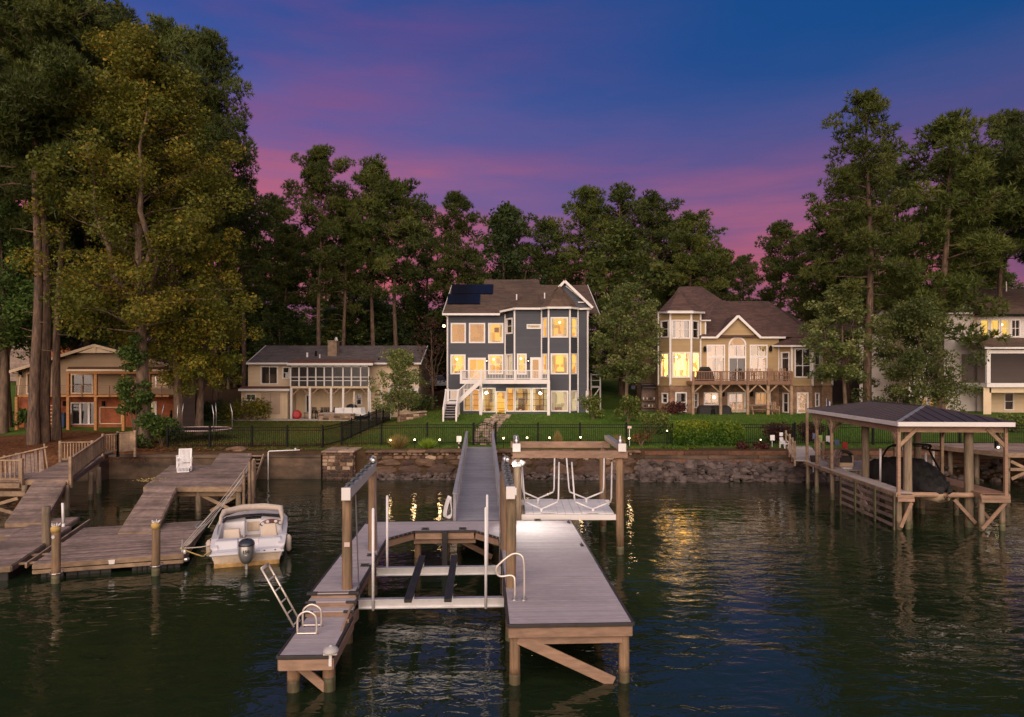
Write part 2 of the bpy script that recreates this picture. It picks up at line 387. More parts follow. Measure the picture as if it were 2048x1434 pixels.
def room_mat(name, c, s, dark, scale=1.1):
    """lit room seen through a window, or a painted sky reflection: emissive plaster with furniture-sized darker blotches"""
    m = mat(name, (.07, .045, .025), .9, spec=.1); t = m.node_tree; b = t.nodes['Principled BSDF']; ln = t.links.new
    co = t.nodes.new('ShaderNodeTexCoord'); mp = t.nodes.new('ShaderNodeMapping'); mp.inputs['Scale'].default_value = (scale*1.6, scale*1.6, scale); ln(co.outputs['Object'], mp.inputs[0])
    vo = t.nodes.new('ShaderNodeTexVoronoi'); vo.distance = 'CHEBYCHEV'; vo.inputs['Scale'].default_value = 1; ln(mp.outputs[0], vo.inputs['Vector'])
    bw = t.nodes.new('ShaderNodeRGBToBW'); ln(vo.outputs['Color'], bw.inputs[0])
    cr = t.nodes.new('ShaderNodeValToRGB'); e = cr.color_ramp.elements; e[0].position = .28; e[0].color = (*dark, 1); e[1].position = .55; e[1].color = (*c, 1)
    ln(bw.outputs[0], cr.inputs[0]); ln(cr.outputs[0], b.inputs['Emission Color']); b.inputs['Emission Strength'].default_value = s
room_mat('room_amber', (.85, .40, .065), 1.25, (.46, .19, .035))
room_mat('room_gold', (1.0, .50, .075), 1.35, (.55, .22, .03))
room_mat('room_peach', (.58, .28, .095), .95, (.50, .235, .085))
room_mat('room_cream', (.60, .46, .22), 1.05, (.20, .15, .07))
room_mat('room_dim', (.55, .28, .07), .9, (.16, .09, .035))
room_mat('room_bright', (1.0, .52, .10), 5.0, (.36, .10, .025), 2.0)
room_mat('room_dark', (.06, .04, .03), .5, (.02, .014, .01))
room_mat('room_yellow', (.85, .52, .11), 1.15, (.66, .40, .09))
room_mat('peach_reflection_glow', (.66, .36, .18), .95, (.36, .20, .12))  # peach glow painted in for the sky reflected by these panes
# ================================================================ SETTING
def ground_z(x, y):
    """terrain height: low at the sea wall, rising behind the houses"""
    yy = [30, 36.5, 39.2, 41, 50, 57, 62, 68, 80, 100, 150, 400]
    left = np.interp(y, yy, [-1.2, -.25, 1.2, 1.55, 2.05, 2.1, 2.3, 3.0, 4.6, 6.0, 7, 9])
    mid = np.interp(y, [30, 39.19, 39.2, 41, 50, 57, 66, 72, 80, 100, 150, 400], [1.2, 1.2, 1.45, 1.5, 1.8, 1.93, 2.0, 3.0, 4.7, 6.0, 7, 9])
    right = np.interp(y, [30, 39.19, 39.2, 41, 50, 53, 62, 68, 78, 100, 150, 400], [1.2, 1.2, 1.5, 1.6, 2.4, 2.70, 2.75, 3.4, 5.0, 6.2, 7, 9])
    w1 = np.clip((x+27)/4, 0, 1); w2 = np.clip((x+10.5)/4, 0, 1)
    a = left*(1-w1)+mid*w1
    return a*(1-w2)+right*w2
def gz(x, y): return float(ground_z(np.array(float(x)), np.array(float(y))))
def ground_hit(px, py):
    """where the view line through photo pixel (px, py) meets the terrain"""
    for y in np.arange(39, 110, .1):
        if Zp(py, y) <= gz(X(px, y), y): return (X(px, y), float(y), gz(X(px, y), y))
    return (X(px, 100), 100., gz(X(px, 100), 100))
rngg = np.random.default_rng(3)
def vnoise(x, y, s, seed=0):
    """cheap smooth value noise for ground-cover edges"""
    r = np.random.default_rng(seed).random((64, 64)); u = x/s; v = y/s
    i = np.floor(u).astype(int); j = np.floor(v).astype(int); f = u-i; g = v-j; f = f*f*(3-2*f); g = g*g*(3-2*g)
    q = lambda a, b: r[a % 64, b % 64]
    return (q(i, j)*(1-f)+q(i+1, j)*f)*(1-g)+(q(i, j+1)*(1-f)+q(i+1, j+1)*f)*g
def cover(x, y):
    """lawn weight, pine-straw weight (what grows or lies there)"""
    n = vnoise(x, y, 3.1, 1)-.5; n2 = vnoise(x, y, 1.1, 2)-.5
    straw = np.clip((-21.5+n*5+n2*2-x)/1.5, 0, 1)*np.clip((47.5+n*4-y)/1.5, 0, 1)
    lawn = np.clip((64+n*6-y)/3, 0, 1)
    back = np.clip((x-6.2)/1, 0, 1)*np.clip((13-x)/1, 0, 1)*np.clip((84-y)/3, 0, 1)
    lawn = np.maximum(lawn, back*.9)
    lawn = np.maximum(lawn, np.clip((-37-x)/2, 0, 1)*np.clip((y-50)/3, 0, 1)*np.clip((84-y)/3, 0, 1))
    lawn = lawn*np.clip((y-40.3+n*.8)/.5, 0, 1)
    return lawn*(1-straw), straw
def grid_mesh(xs, ys):
    gx, gy = np.meshgrid(xs, ys); z = ground_z(gx, gy)+(vnoise(gx, gy, 2.3, 5)-.5)*.10*np.clip((gy-41)/3, 0, 1)
    n = len(xs); m = len(ys); v = np.stack([gx, gy, z], -1).reshape(-1, 3)
    idx = np.arange(n*m).reshape(m, n)
    f = np.stack([idx[:-1, :-1], idx[:-1, 1:], idx[1:, 1:], idx[1:, :-1]], -1).reshape(-1, 4)
    return v, f
def np_mesh(name, v, f, m, rnd=None, smooth=False):
    me = bpy.data.meshes.new(name); k = f.shape[1]
    me.vertices.add(len(v)); me.vertices.foreach_set('co', v.astype(np.float32).ravel())
    me.loops.add(f.size); me.loops.foreach_set('vertex_index', f.astype(np.int32).ravel())
    me.polygons.add(len(f)); me.polygons.foreach_set('loop_start', np.arange(0, f.size, k, dtype=np.int32))
    if rnd is not None:
        a = me.attributes.new('rnd', 'FLOAT', 'FACE'); a.data.foreach_set('value', rnd.astype(np.float32))
    if smooth: me.polygons.foreach_set('use_smooth', np.ones(len(f), bool))
    if m: me.materials.append(MATS[m])
    me.update(calc_edges=True); me.validate(); return me
xs = np.concatenate([np.arange(-400, -60, 20), np.arange(-60, 60, .8), np.arange(60, 401, 20)])
ys = np.concatenate([np.arange(30, 39, 1.), [39.19, 39.2], np.arange(40, 70, .7), np.arange(70, 120, 3), np.arange(120, 420, 20)])
v, f = grid_mesh(xs, ys)
v[:, 2] = np.where((v[:, 1] < 39.195) & (v[:, 0] > -24.5), -1.2, v[:, 2])
me = np_mesh('ground', v, f, None, smooth=True)
lw, sw = cover(v[:, 0], v[:, 1])
a = me.attributes.new('lawn', 'FLOAT', 'POINT'); a.data.foreach_set('value', lw.astype(np.float32))
a = me.attributes.new('straw', 'FLOAT', 'POINT'); a.data.foreach_set('value', sw.astype(np.float32))
def ground_material():
    m = bpy.data.materials.new('ground'); m.use_nodes = True; t = m.node_tree; b = t.nodes['Principled BSDF']; ln = t.links.new
    b.inputs['Roughness'].default_value = .95; b.inputs['Specular IOR Level'].default_value = .1
    co = t.nodes.new('ShaderNodeTexCoord')
    def ns(s, d=6):
        x = t.nodes.new('ShaderNodeTexNoise'); x.inputs['Scale'].default_value = s; x.inputs['Detail'].default_value = d; x.inputs['Roughness'].default_value = .65; ln(co.outputs['Object'], x.inputs['Vector']); return x.outputs['Fac']
    def rp(fac, stops):
        n = t.nodes.new('ShaderNodeValToRGB'); e = n.color_ramp.elements
        while len(e) < len(stops): e.new(.5)
        for q, (p, c) in zip(e, stops): q.position = p; q.color = (*c, 1)
        ln(fac, n.inputs[0]); return n.outputs[0]
    def mx(fac, a, b_):
        n = t.nodes.new('ShaderNodeMix'); n.data_type = 'RGBA'; ln(fac, n.inputs[0]); ln(a, n.inputs[6]); ln(b_, n.inputs[7]); return n.outputs[2]
    at = lambda k: (lambda n: (setattr(n, 'attribute_name', k), n.outputs['Fac'])[1])(t.nodes.new('ShaderNodeAttribute'))
    litter = rp(ns(2.2), [(.3, (.045, .026, .015)), (.5, (.075, .043, .023)), (.7, (.035, .035, .014))])
    lawn = rp(ns(1.1), [(.3, (.045, .090, .015)), (.5, (.072, .130, .020)), (.72, (.13, .135, .034))])
    straw = rp(ns(3.5), [(.3, (.075, .032, .016)), (.5, (.125, .055, .026)), (.72, (.20, .10, .05))])
    c = mx(at('straw'), mx(at('lawn'), litter, lawn), straw); ln(c, b.inputs['Base Color'])
    bp = t.nodes.new('ShaderNodeBump'); bp.inputs['Strength'].default_value = .7; bp.inputs['Distance'].default_value = .06; ln(ns(9), bp.inputs['Height']); ln(bp.outputs[0], b.inputs['Normal'])
    return m
me.materials.append(ground_material())
link('ground', me, None, 'structure')

# ---- lake
def water_material():
    m = bpy.data.materials.new('water'); m.use_nodes = True; t = m.node_tree; b = t.nodes['Principled BSDF']; ln = t.links.new
    b.inputs['Base Color'].default_value = (.012, .021, .009, 1); b.inputs['Roughness'].default_value = .012
    b.inputs['IOR'].default_value = 1.33; b.inputs['Specular IOR Level'].default_value = .9
    co = t.nodes.new('ShaderNodeTexCoord')
    def ns(sc, d, off=0, dist=0.):
        mp = t.nodes.new('ShaderNodeMapping'); mp.inputs['Scale'].default_value = sc; mp.inputs['Location'].default_value = (off, off*.7, 0); mp.inputs['Rotation'].default_value = (0, 0, R(8)); ln(co.outputs['Object'], mp.inputs[0])
        x = t.nodes.new('ShaderNodeTexNoise'); x.inputs['Scale'].default_value = 1; x.inputs['Detail'].default_value = d; x.inputs['Distortion'].default_value = dist; ln(mp.outputs[0], x.inputs['Vector']); return x.outputs['Fac']
    def bump(h, st, dist, prev=None):
        bp = t.nodes.new('ShaderNodeBump'); bp.inputs['Strength'].default_value = st; bp.inputs['Distance'].default_value = dist; ln(h, bp.inputs['Height'])
        if prev: ln(prev, bp.inputs['Normal'])
        return bp.outputs[0]
    pat = t.nodes.new('ShaderNodeMapRange'); pat.inputs[1].default_value = .38; pat.inputs[2].default_value = .62; pat.inputs[3].default_value = .45; pat.inputs[4].default_value = 1.0; ln(ns((.09, .16, 1), 3, 21, 1.2), pat.inputs[0])
    n1 = bump(ns((.35, .6, 1), 2, 3, .6), 1, .075)
    n2 = bump(ns((1.4, 2.6, 1), 3, 9, .8), 1, .030, n1)
    n3 = bump(ns((4.5, 7.5, 1), 2, 1), 1, .0018, n2)
    for q in t.nodes:
        if q.type == 'BUMP': ln(pat.outputs[0], q.inputs['Strength'])
    ln(n3, b.inputs['Normal']); return m
MATS['water'] = water_material()
w = MB(); w.poly([(-400, -300, 0), (400, -300, 0), (400, 39.6, 0), (-400, 39.6, 0)]); w.build('water', 'water', None, kind='structure')

# ---- lawn blades and fallen straw (uncountable)
def blades(name, n, x0, x1, y0, y1, keep, m, hmin, hmax, wd, flat=0.):
    x = rngg.uniform(x0, x1, n*2); y = rngg.uniform(y0, y1, n*2); k = rngg.random(n*2) < keep(x, y); x = x[k][:n]; y = y[k][:n]; n = len(x)
    z = ground_z(x, y); h = rngg.uniform(hmin, hmax, n); a = rngg.uniform(0, 2*np.pi, n)
    ca, sa = np.cos(a)*wd, np.sin(a)*wd
    lx = rngg.normal(0, .5+flat, n)*h; ly = rngg.normal(0, .5+flat, n)*h
    v = np.empty((n, 3, 3)); v[:, 0] = np.stack([x-ca, y-sa, z], -1); v[:, 1] = np.stack([x+ca, y+sa, z], -1)
    v[:, 2] = np.stack([x+lx, y+ly, z+h*(1-.7*min(flat, 1))], -1)
    f = np.arange(n*3).reshape(-1, 3)
    r = np.clip(rngg.random(n)*.6+vnoise(x, y, 2.5, 8)*.5-.05, 0, 1)
    return link(name, np_mesh(name, v.reshape(-1, 3), f, m, r), None, 'stuff')
tag(blades('grass', 70000, -10, 24, 40.3, 60, lambda x, y: cover(x, y)[0]*(1-np.clip((-6-x)/5, 0, 1)), 'grass', .06, .13, .022), 'short green mown grass of the two middle lawns', 'grass')
tag(blades('worn_grass', 45000, -24, -5, 40.3, 57.5, lambda x, y: cover(x, y)[0]*np.clip((-4-x)/5, 0, 1), 'grass_worn', .05, .11, .022), 'patchy yellowing grass below the cream ranch house', 'grass')
tag(blades('pine_straw', 38000, -50, -19, 37, 50, lambda x, y: np.clip(cover(x, y)[1]+(y < 41)*(x < -15)*.5, 0, 1)*(ground_z(x, y) > .15), 'straw', .03, .09, .03, 1.), 'reddish pine straw and fallen leaves under the left pines', 'pine straw')

def litter(name, lab, n, x0, x1, y0, y1, m, s):
    x = rngg.uniform(x0, x1, n); y = rngg.uniform(y0, y1, n); k = vnoise(x, y, 1.7, 12) > rngg.random(n)*.9; x, y = x[k], y[k]; n = len(x); z = ground_z(x, y)+.05; a = rngg.uniform(0, 6.28, n); c, q = np.cos(a)*s, np.sin(a)*s; t = rngg.normal(0, .4, n)*s
    v = np.stack([np.stack([x-c, y-q, z], -1), np.stack([x+q*.6, y-c*.6, z+t+.02], -1), np.stack([x+c, y+q, z+.03], -1), np.stack([x-q*.6, y+c*.6, z-t*.5+.03], -1)], 1).reshape(-1, 3)
    tag(link(name, np_mesh(name, v, np.arange(4*n).reshape(-1, 4), m, rngg.random(n)), None, 'stuff'), lab, 'fallen leaves')
litter('fallen_leaves', 'orange fallen leaves scattered along the left bulkhead and fence', 2600, -25, -9, 39.4, 43, 'straw', .075)
litter('lawn_leaves', 'sparse tan leaves lying on the mown lawns', 2400, -22, 22, 41.5, 56, 'grass_dry', .05)
# ================================================================ SEA WALLS
def shared(meshes, root, name, m_of=None):
    """place copies of a few piece meshes: (mesh, loc, rotation, scale)"""
    for me, loc, rot, sc in meshes:
        o = bpy.data.objects.new(name, me); COL.objects.link(o); o.parent = root
        if root.name in OFF: o.matrix_parent_inverse = Matrix.Translation(-Vector(OFF[root.name]))
        o.location = loc; o.rotation_euler = rot; o.scale = sc
def rock_meshes(m, n, jit=.2, nn=8, mm=6):
    out = []
    for i in range(n):
        b = MB(); b.rock((0, 0, 0), 1, 1, 1, None, jit, nn, mm); out.append(b.mesh('stone', m, False))
    return out
RK = {k: rock_meshes(k, 6) for k in ('stone', 'stone_dark', 'stone_pale')}
def stone_row(x0, x1, y, zc, w0, w1, h, kinds, out, depth=.16):
    x = x0
    while x < x1:
        w_ = random.uniform(w0, w1); w_ = min(w_, max(x1-x, .12))
        k = random.choice(kinds); hh = h*random.uniform(.78, 1.02)
        out.append((random.choice(RK[k]), (x+w_/2, y+random.uniform(-.02, .03), zc+random.uniform(-.06, .06)*h), (random.uniform(-.1, .1), random.uniform(-.2, .2), random.uniform(-.12, .12)), (w_*.53, depth, hh*.53)))
        x += w_*random.uniform(.94, 1.0)
XW0, XW1 = -10.75, 7.3
wall = thing('stone_sea_wall', 'rough boulder and mortar sea wall with flat capstones below the navy house lawn', 'sea wall', (-2, 39.4, 0))
b = MB(); b.box(-8.35, XW1, 39.22, 39.9, -.8, 1.44); b.build('wall_core', 'mortar', wall)
st = []
stone_row(-8.4, XW1, 39.2, .36, .9, 1.9, .86, ['stone_dark', 'stone_dark', 'stone'], st, .2)
stone_row(-8.4, XW1, 39.22, .86, .4, 1.3, .46, ['stone_dark', 'stone'], st, .15)
stone_row(-8.4, XW1, 39.24, 1.15, .25, .8, .32, ['stone', 'stone_pale', 'stone_dark'], st, .13)
stone_row(-8.4, XW1, 39.26, 1.36, .2, .5, .18, ['stone', 'stone_pale', 'stone_pale'], st, .12)
shared(st, wall, 'stone')
x = -8.45
while x < XW1:
    w_ = random.uniform(.7, 1.5); q = MB(); q.box(x+.015, min(x+w_, XW1+.1)-.015, 39.02, 39.95, 1.45, 1.45+random.uniform(.07, .11)); q.build('capstone', 'stone', wall, bevel=.015); x += w_
# ashlar pier left of the little water stair
pier = thing('stone_pier', 'squared coursed stone pier left of the water stair', 'stone pier', (-9.8, 39, 0))
b = MB(); b.box(XW0+.05, -9.02, 38.72, 40.6, -.8, 1.5); b.build('pier_core', 'mortar', pier)
z = -.3
while z < 1.45:
    h = random.uniform(.15, .26); h = min(h, 1.5-z)
    x = XW0
    while x < -9.02:
        w_ = min(random.uniform(.22, .5), -9.0-x)
        if w_ > .08:
            q = MB(); q.box(x+.014, x+w_-.014, 38.66-random.uniform(0, .04), 38.9, z+.014, z+h-.014); q.build('stone', random.choice(['stone', 'stone', 'stone_dark', 'stone_pale']) if z > .5 else 'stone_dark', pier, bevel=.02)
        x += w_
    y = 38.9
    while y < 40.4:
        w_ = random.uniform(.25, .5); q = MB(); q.box(-9.12, -8.98+random.uniform(0, .03), y+.014, y+w_-.014, z+.014, z+h-.014); q.build('stone', random.choice(['stone', 'stone_pale', 'stone']), pier, bevel=.02); y += w_
    z += h
for (xa, xb, ya, yb) in ((XW0-.05, -9.9, 38.58, 39.6), (-9.88, -8.95, 38.6, 39.5), (XW0-.02, -9.6, 39.62, 40.7), (-9.58, -8.96, 39.52, 40.7)):
    q = MB(); q.box(xa, xb, ya, yb, 1.5, 1.6+random.uniform(-.015, .015)); q.build('capstone', 'stone_pale', pier, bevel=.02)
ws = thing('water_stair', 'dark stone steps descending to the lake through the wall gap', 'stairs', (-8.7, 39.5, 0))
for i in range(7):
    q = MB(); q.box(-8.96, -8.37, 38.95+i*.24, 40.6, -.4, .06+i*.215); q.build('step', 'stone_dark' if i < 5 else 'path_stone', ws, bevel=.02)
# concrete bulkhead in front of the ranch house
cw = thing('concrete_bulkhead', 'long stained low concrete bulkhead left of the stone pier', 'sea wall', (-17, 39, 0))
for i, (xa, xb, ya, zt) in enumerate(((-24.6, -22.9, 37.9, 1.45), (-22.88, -18.2, 38.7, 1.36), (-18.18, -14.6, 38.72, 1.34), (-14.58, -10.85, 38.76, 1.36))):
    q = MB(); q.box(xa, xb, ya, 39.6, -.8, zt-.16); q.box(xa-.02 if i == 0 else xa, xb, ya-.05, 39.65, zt-.155, zt); q.build('wall_panel', 'concrete', cw, bevel=.02)
# timber and earth retaining wall with rip-rap, right of the stone wall
tw = thing('retaining_wall', 'low reddish earth and timber retaining wall above the grey stone bank', 'retaining wall', (14, 39.6, 0))
for i in range(4):
    x = XW1+.3
    while x < 44:
        w_ = random.uniform(2.2, 4.5); q = MB(); q.box(x+.01, x+w_-.01, 39.05+i*.03, 39.4+i*.02, .62+i*.225, .62+i*.225+.215); q.build('timber', 'barkbed' if i % 2 else 'concrete', tw, bevel=.02); x += w_
q = MB(); q.box(XW1+.1, 44, 39.36, 39.8, -.8, 1.45); q.build('earth_core', 'barkbed', tw)
b = MB()
for i in range(1500):
    t = random.random(); x = random.uniform(XW1-.2, 24 if i % 4 else 40); s = random.choice([.07, .1, .12, .15, .18, .27])*random.uniform(.8, 1.15)
    b.rock((x, 37.75+t*1.35+random.uniform(-.1, .1), -.12+t*1.0+random.uniform(-.05, .1)), s*random.uniform(.9, 1.4), s, s*random.uniform(.6, .95), None, .22, 6, 4)
tag(b.build('riprap', 'riprap', None, kind='stuff'), 'bank of loose grey broken stones along the waterline', 'riprap')
b = MB()
for i in range(520):
    t = random.random(); x = random.uniform(-8.3, XW1+.3); s = random.uniform(.06, .16)
    b.rock((x, 38.35+t*.75, -.1+t*.36), s*1.3, s, s*.8, None, .22, 6, 4)
tag(b.build('rubble', 'riprap', None, kind='stuff'), 'wet dark rubble at the foot of the stone wall', 'rubble')
q = MB(); q.rock((-1.35, 38.55, .3), .34, .2, .26); tag(q.build('boulder', 'stone_pale', None), 'single pale boulder leaning against the stone wall foot', 'boulder')
q = MB(); q.rock((-16.1, 39.9, 1.55), .55, .3, .2); tag(q.build('boulder', 'stone', None), 'flat tan rock lying on the grass by the left fence', 'boulder')

# ---- flagstone path up to the house
fp = thing('garden_path', 'irregular flagstone path climbing from the gate to the house door', 'path', ground_hit(965, 885))
for i, (px, py) in enumerate([(966, 887), (967, 880), (970, 873), (972, 867), (975, 861), (979, 855), (983, 850), (987, 845), (992, 840), (998, 835.5), (1003, 832)]):
    g = ground_hit(px, py)
    for k in (-1, 0, 1):
        n = random.randint(5, 6); q = MB()
        cx, cy = g[0]+k*.5+random.uniform(-.07, .07), g[1]+random.uniform(-.15, .15)
        pts = [(cx+math.cos(2*math.pi*j/n+.3)*random.uniform(.24, .33), cy+math.sin(2*math.pi*j/n+.3)*random.uniform(.4, .6)) for j in range(n)]
        q.prism(pts, g[2]-.1, g[2]+.10); q.build('flagstone', 'path_stone', fp, bevel=.01)
wk = thing('walkway', 'pale concrete walk along the foot of the white stair', 'path', ground_hit(880, 835))
g1 = ground_hit(862, 836)
q = MB(); q.hexa([(-7.9, 54.0, 2.1), (-1.6, 54.3, 2.1), (-1.4, 55.0, 2.1), (-8.0, 54.8, 2.1)], [(-7.9, 54.0, 2.46), (-1.6, 54.3, 2.50), (-1.4, 55.0, 2.52), (-8.0, 54.8, 2.48)]); q.build('paving', 'patio', wk)

# ================================================================ FENCES
def fence(pts, label, posts=None, h=1.22, sp=2.4, gates=()):
    """black metal picket fence along ground points; posts and rails are parts, the thin pickets one part"""
    x0, y0 = pts[0]
    root = thing('picket_fence', label, 'fence', (x0, y0, gz(x0, y0)))
    pk = MB()
    for (xa, ya), (xb, yb) in zip(pts[:-1], pts[1:]):
        d = math.hypot(xb-xa, yb-ya); n = max(1, round(d/sp))
        for i in range(n):
            t0, t1 = i/n, (i+1)/n
            A = (xa+(xb-xa)*t0, ya+(yb-ya)*t0); B = (xa+(xb-xa)*t1, ya+(yb-ya)*t1)
            za, zb = gz(*A)+.05, gz(*B)+.05
            q = MB(); q.box(A[0]-.05, A[0]+.05, A[1]-.05, A[1]+.05, za-.3, za+h+.05); q.ball((A[0], A[1], za+h+.07), .05, n=6, m=4); q.build('post', 'black_metal', root)
            for hh in (.12, h-.2, h-.03):
                q = MB(); q.bar((*A, za+hh), (*B, zb+hh), .036, .036); q.build('rail', 'black_metal', root)
            m = int(d/n/.115)
            for j in range(1, m):
                t = j/m; x, y, z = A[0]+(B[0]-A[0])*t, A[1]+(B[1]-A[1])*t, za+(zb-za)*t
                pk.box(x-.0095, x+.0095, y-.0095, y+.0095, z+.02, z+h-.02)
    xe, ye = pts[-1]; q = MB(); q.box(xe-.04, xe+.04, ye-.04, ye+.04, gz(xe, ye)-.3, gz(xe, ye)+h+.1); q.build('post', 'black_metal', root)
    pk.build('picket', 'black_metal', root, kind='stuff')
    return root
YF = 41.4
fence([(X(683, 41.9), 41.9), (X(763, YF), YF), (X(946, YF), YF)], 'black metal picket fence left of the arched garden gate')
fence([(X(992, YF), YF), (X(1160, YF), YF), (X(1345, YF), YF)], 'black metal picket fence between arched gate and green hedge')
fence([(X(1470, YF), YF), (X(1586, YF), YF)], 'black metal picket fence right of the green hedge')
fence([(X(1662, YF), YF), (X(1830, YF), YF), (X(2100, 41), 41)], 'black metal picket fence behind the boathouse')
fence([(X(335, 41), 41), (X(504, 41), 41), (X(645, 41), 41)], 'black metal picket fence in front of the ranch lawn')
fence([(X(645, 41), 41.05), (X(683, 43.2), 43.2), (X(779, 57), 57)], 'black metal picket fence running back between ranch and navy house')
fence([(X(338, 44), 44), (X(345, 54), 54)], 'black metal picket fence beside the twin trunks')
def arch_gate(pa, pb, label, y=YF):
    xa, xb = X(pa, y), X(pb, y); z = gz((xa+xb)/2, y)+.05
    g = thing('garden_gate', label, 'gate', ((xa+xb)/2, y, z))
    for x in (xa+.06, xb-.06):
        q = MB(); q.box(x-.045, x+.045, y-.045, y+.045, z-.3, z+1.32); q.build('post', 'black_metal', g)
    arch = lambda t, b0, r: z+b0+r*math.sin(math.pi*t)
    for b0, r in ((1.1, .22), (.98, .22)):
        q = MB(); q.path([(xa+.06+(xb-xa-.12)*t/8, y, arch(t/8, b0, r)) for t in range(9)], .02, 5); q.build('rail', 'black_metal', g)
    q = MB(); q.bar((xa+.06, y, z+.12), (xb-.06, y, z+.12), .035, .035); q.build('rail', 'black_metal', g)
    q = MB(); n = int((xb-xa)/.115)
    for i in range(1, n):
        t = i/n; x = xa+.06+(xb-xa-.12)*t; q.box(x-.014, x+.014, y-.014, y+.014, z+.05, arch(t, 1.1, .22))
    q.build('picket', 'black_metal', g, kind='stuff')
arch_gate(946, 992, 'arched black metal gate at the head of the grey gangway')
arch_gate(1588, 1660, 'arched black metal gate at the far end of the boathouse walk')

# ================================================================ GARDEN LIGHTS
gl = [(781, 882, 'left of the ornamental grass clumps'), (829.5, 881, 'between the two ornamental grass clumps'), (879.5, 881, 'right of the second ornamental grass'),
      (931, 881, 'against the left gangway rail'), (1007, 878, 'just right of the gangway head'), (1054, 877, 'behind the lift header beam, second from the gangway'),
      (1099, 877, 'left of the dry plume grass'), (1161, 876, 'right of the dry plume grass'), (1258, 878, 'at the right end of the stone wall'),
      (1334, 863, 'small, at the left edge of the hedge'), (1521, 881, 'in the bed right of the hedge')]
for i, (px, py, where) in enumerate(gl):
    y = 40.35; x = X(px, y); zc = Zp(py, y); zb = gz(x, y)
    t = thing('garden_light', 'glowing garden stake light '+where, 'garden light', (x, y, zb), 'lit garden lights along the sea wall')
    q = MB(); q.tube((x, y, zb-.1), (x, y, zc-.06), .018, n=6); q.build('stake', 'black_metal', t)
    q = MB(); q.lathe([(.03, -.09), (.085, .0), (.075, .02), (.02, .02)], (x, y+.02, zc), 8); q.build('shade', 'black_metal', t)
    q = MB(); s = .055 if i < 9 else .045; q.ball((x, y-.03, zc+.045), s, n=8, m=6); q.build('bulb', 'bulb' if i < 9 else 'bulb_dim', t, True)
    if i < 9: lamp('garden_lamp', (x, y-.25, zc+.1), 7.5, (1, .62, .28), .08, t)
# ================================================================ MAIN DOCK (local u across, v towards shore)
DK = (-.07, 13.1, 0); DR = R(2.5); DZ = 1.2
def dw(u, v, z=0):
    c, s = math.cos(DR), math.sin(DR); return (DK[0]+u*c-v*s, DK[1]+u*s+v*c, z)
dock = thing('boat_dock', 'large grey composite dock with two fingers round an open boat slip', 'dock', DK, local=True, rz=DR)
b = MB()
def plank(mb, u0, u1, v0, v1, z): mb.box(u0, u1, v0+.004, v1-.004, z-.03, z+random.uniform(-.002, .002))
v = .03
while v < 9.2:
    v1 = min(v+.145, 9.2); vm = (v+v1)/2; rows = []
    if vm < 6.95: rows.append((0.03, 2.39))
    elif vm < 7.87: rows.append((-.73*(vm-6.95)/.92, 2.39))
    if 2.13 < vm < 6.95: rows.append((-4.24, -3.31))
    elif 6.95 <= vm < 7.87: rows.append((-4.24, -3.28+.71*(vm-6.95)/.92))
    if vm >= 7.87: rows.append((-4.24, 2.39))
    for (ua, ub) in rows:
        if ub-ua > 4.5:
            k = random.uniform(-1.5, .5); plank(b, ua, k-.003, v, v1, DZ); plank(b, k+.003, ub, v, v1, DZ)
        else: plank(b, ua, ub, v, v1, DZ)
    v = v1
b.build('decking', 'composite', dock, kind='stuff')
outl = [(-4.27, 2.1), (-3.28, 2.1), (-3.28, 6.95), (-2.57, 7.87), (-.73, 7.87), (0, 6.95), (0, 0), (2.42, 0), (2.42, 9.2), (-4.27, 9.2)]
for i in range(len(outl)):
    p, q2 = outl[i], outl[(i+1) % len(outl)]
    q = MB(); q.bar((*p, DZ-.028), (*q2, DZ-.028), .06, .068); q.build('edge_trim', 'composite_dark', dock, bevel=.008)
    q = MB(); d = Vector((q2[0]-p[0], q2[1]-p[1])).normalized(); nrm = Vector((-d.y, d.x))*.03
    q.bar((p[0]+nrm.x+d.x*.02, p[1]+nrm.y+d.y*.02, DZ-.165), (q2[0]+nrm.x-d.x*.02, q2[1]+nrm.y-d.y*.02, DZ-.165), .045, .2); q.build('rim_joist', 'lumber', dock, bevel=.006)
# second beams set back below the rim, and joists
for (a, c) in (((.1, .12), (2.34, .12)), ((.1, 3.2), (2.34, 3.2)), ((.1, 6.2), (2.34, 6.2)), ((-4.2, 8.9), (2.34, 8.9)), ((-2.6, 8.02), (-.7, 8.02)), ((-4.2, 4.5), (-3.34, 4.5))):
    q = MB(); q.bar((*a, DZ-.32), (*c, DZ-.32), .09, .2); q.build('cross_beam', 'lumber', dock, bevel=.006)
for u in (.6, 1.2, 1.8):
    q = MB(); q.bar((u, .08, DZ-.15), (u, 9.1, DZ-.15), .05, .2); q.build('joist', 'lumber', dock)
for u in (-3.8,):
    q = MB(); q.bar((u, 2.3, DZ-.15), (u, 9.1, DZ-.15), .05, .2); q.build('joist', 'lumber', dock)
def piling(root, x, y, z1, r=.11, m='pile', wet=.26, lean=(0, 0), cap=None):
    """round timber pile; the stained wet foot is a sub-part"""
    if lean == (0, 0): lean = (random.uniform(-.008, .008), random.uniform(-.008, .008))
    def at(z): return (x+lean[0]*z, y+lean[1]*z, z)
    q = MB(); n = 12; zs = [wet-.06+(z1-wet+.06)*i/6 for i in range(7)]
    q.path([at(z) for z in zs], [r*(1.04-.08*i/6)*random.uniform(.965, 1.03) for i in range(7)], n); o = q.build('piling', m, root, True)
    q = MB(); q.path([at(-1.2), at(0), at(wet*.6), at(wet)], [r*1.05, r*1.06, r*1.055, r*1.045], n); q.build('wet_foot', 'pile_wet', o, True)
    return o
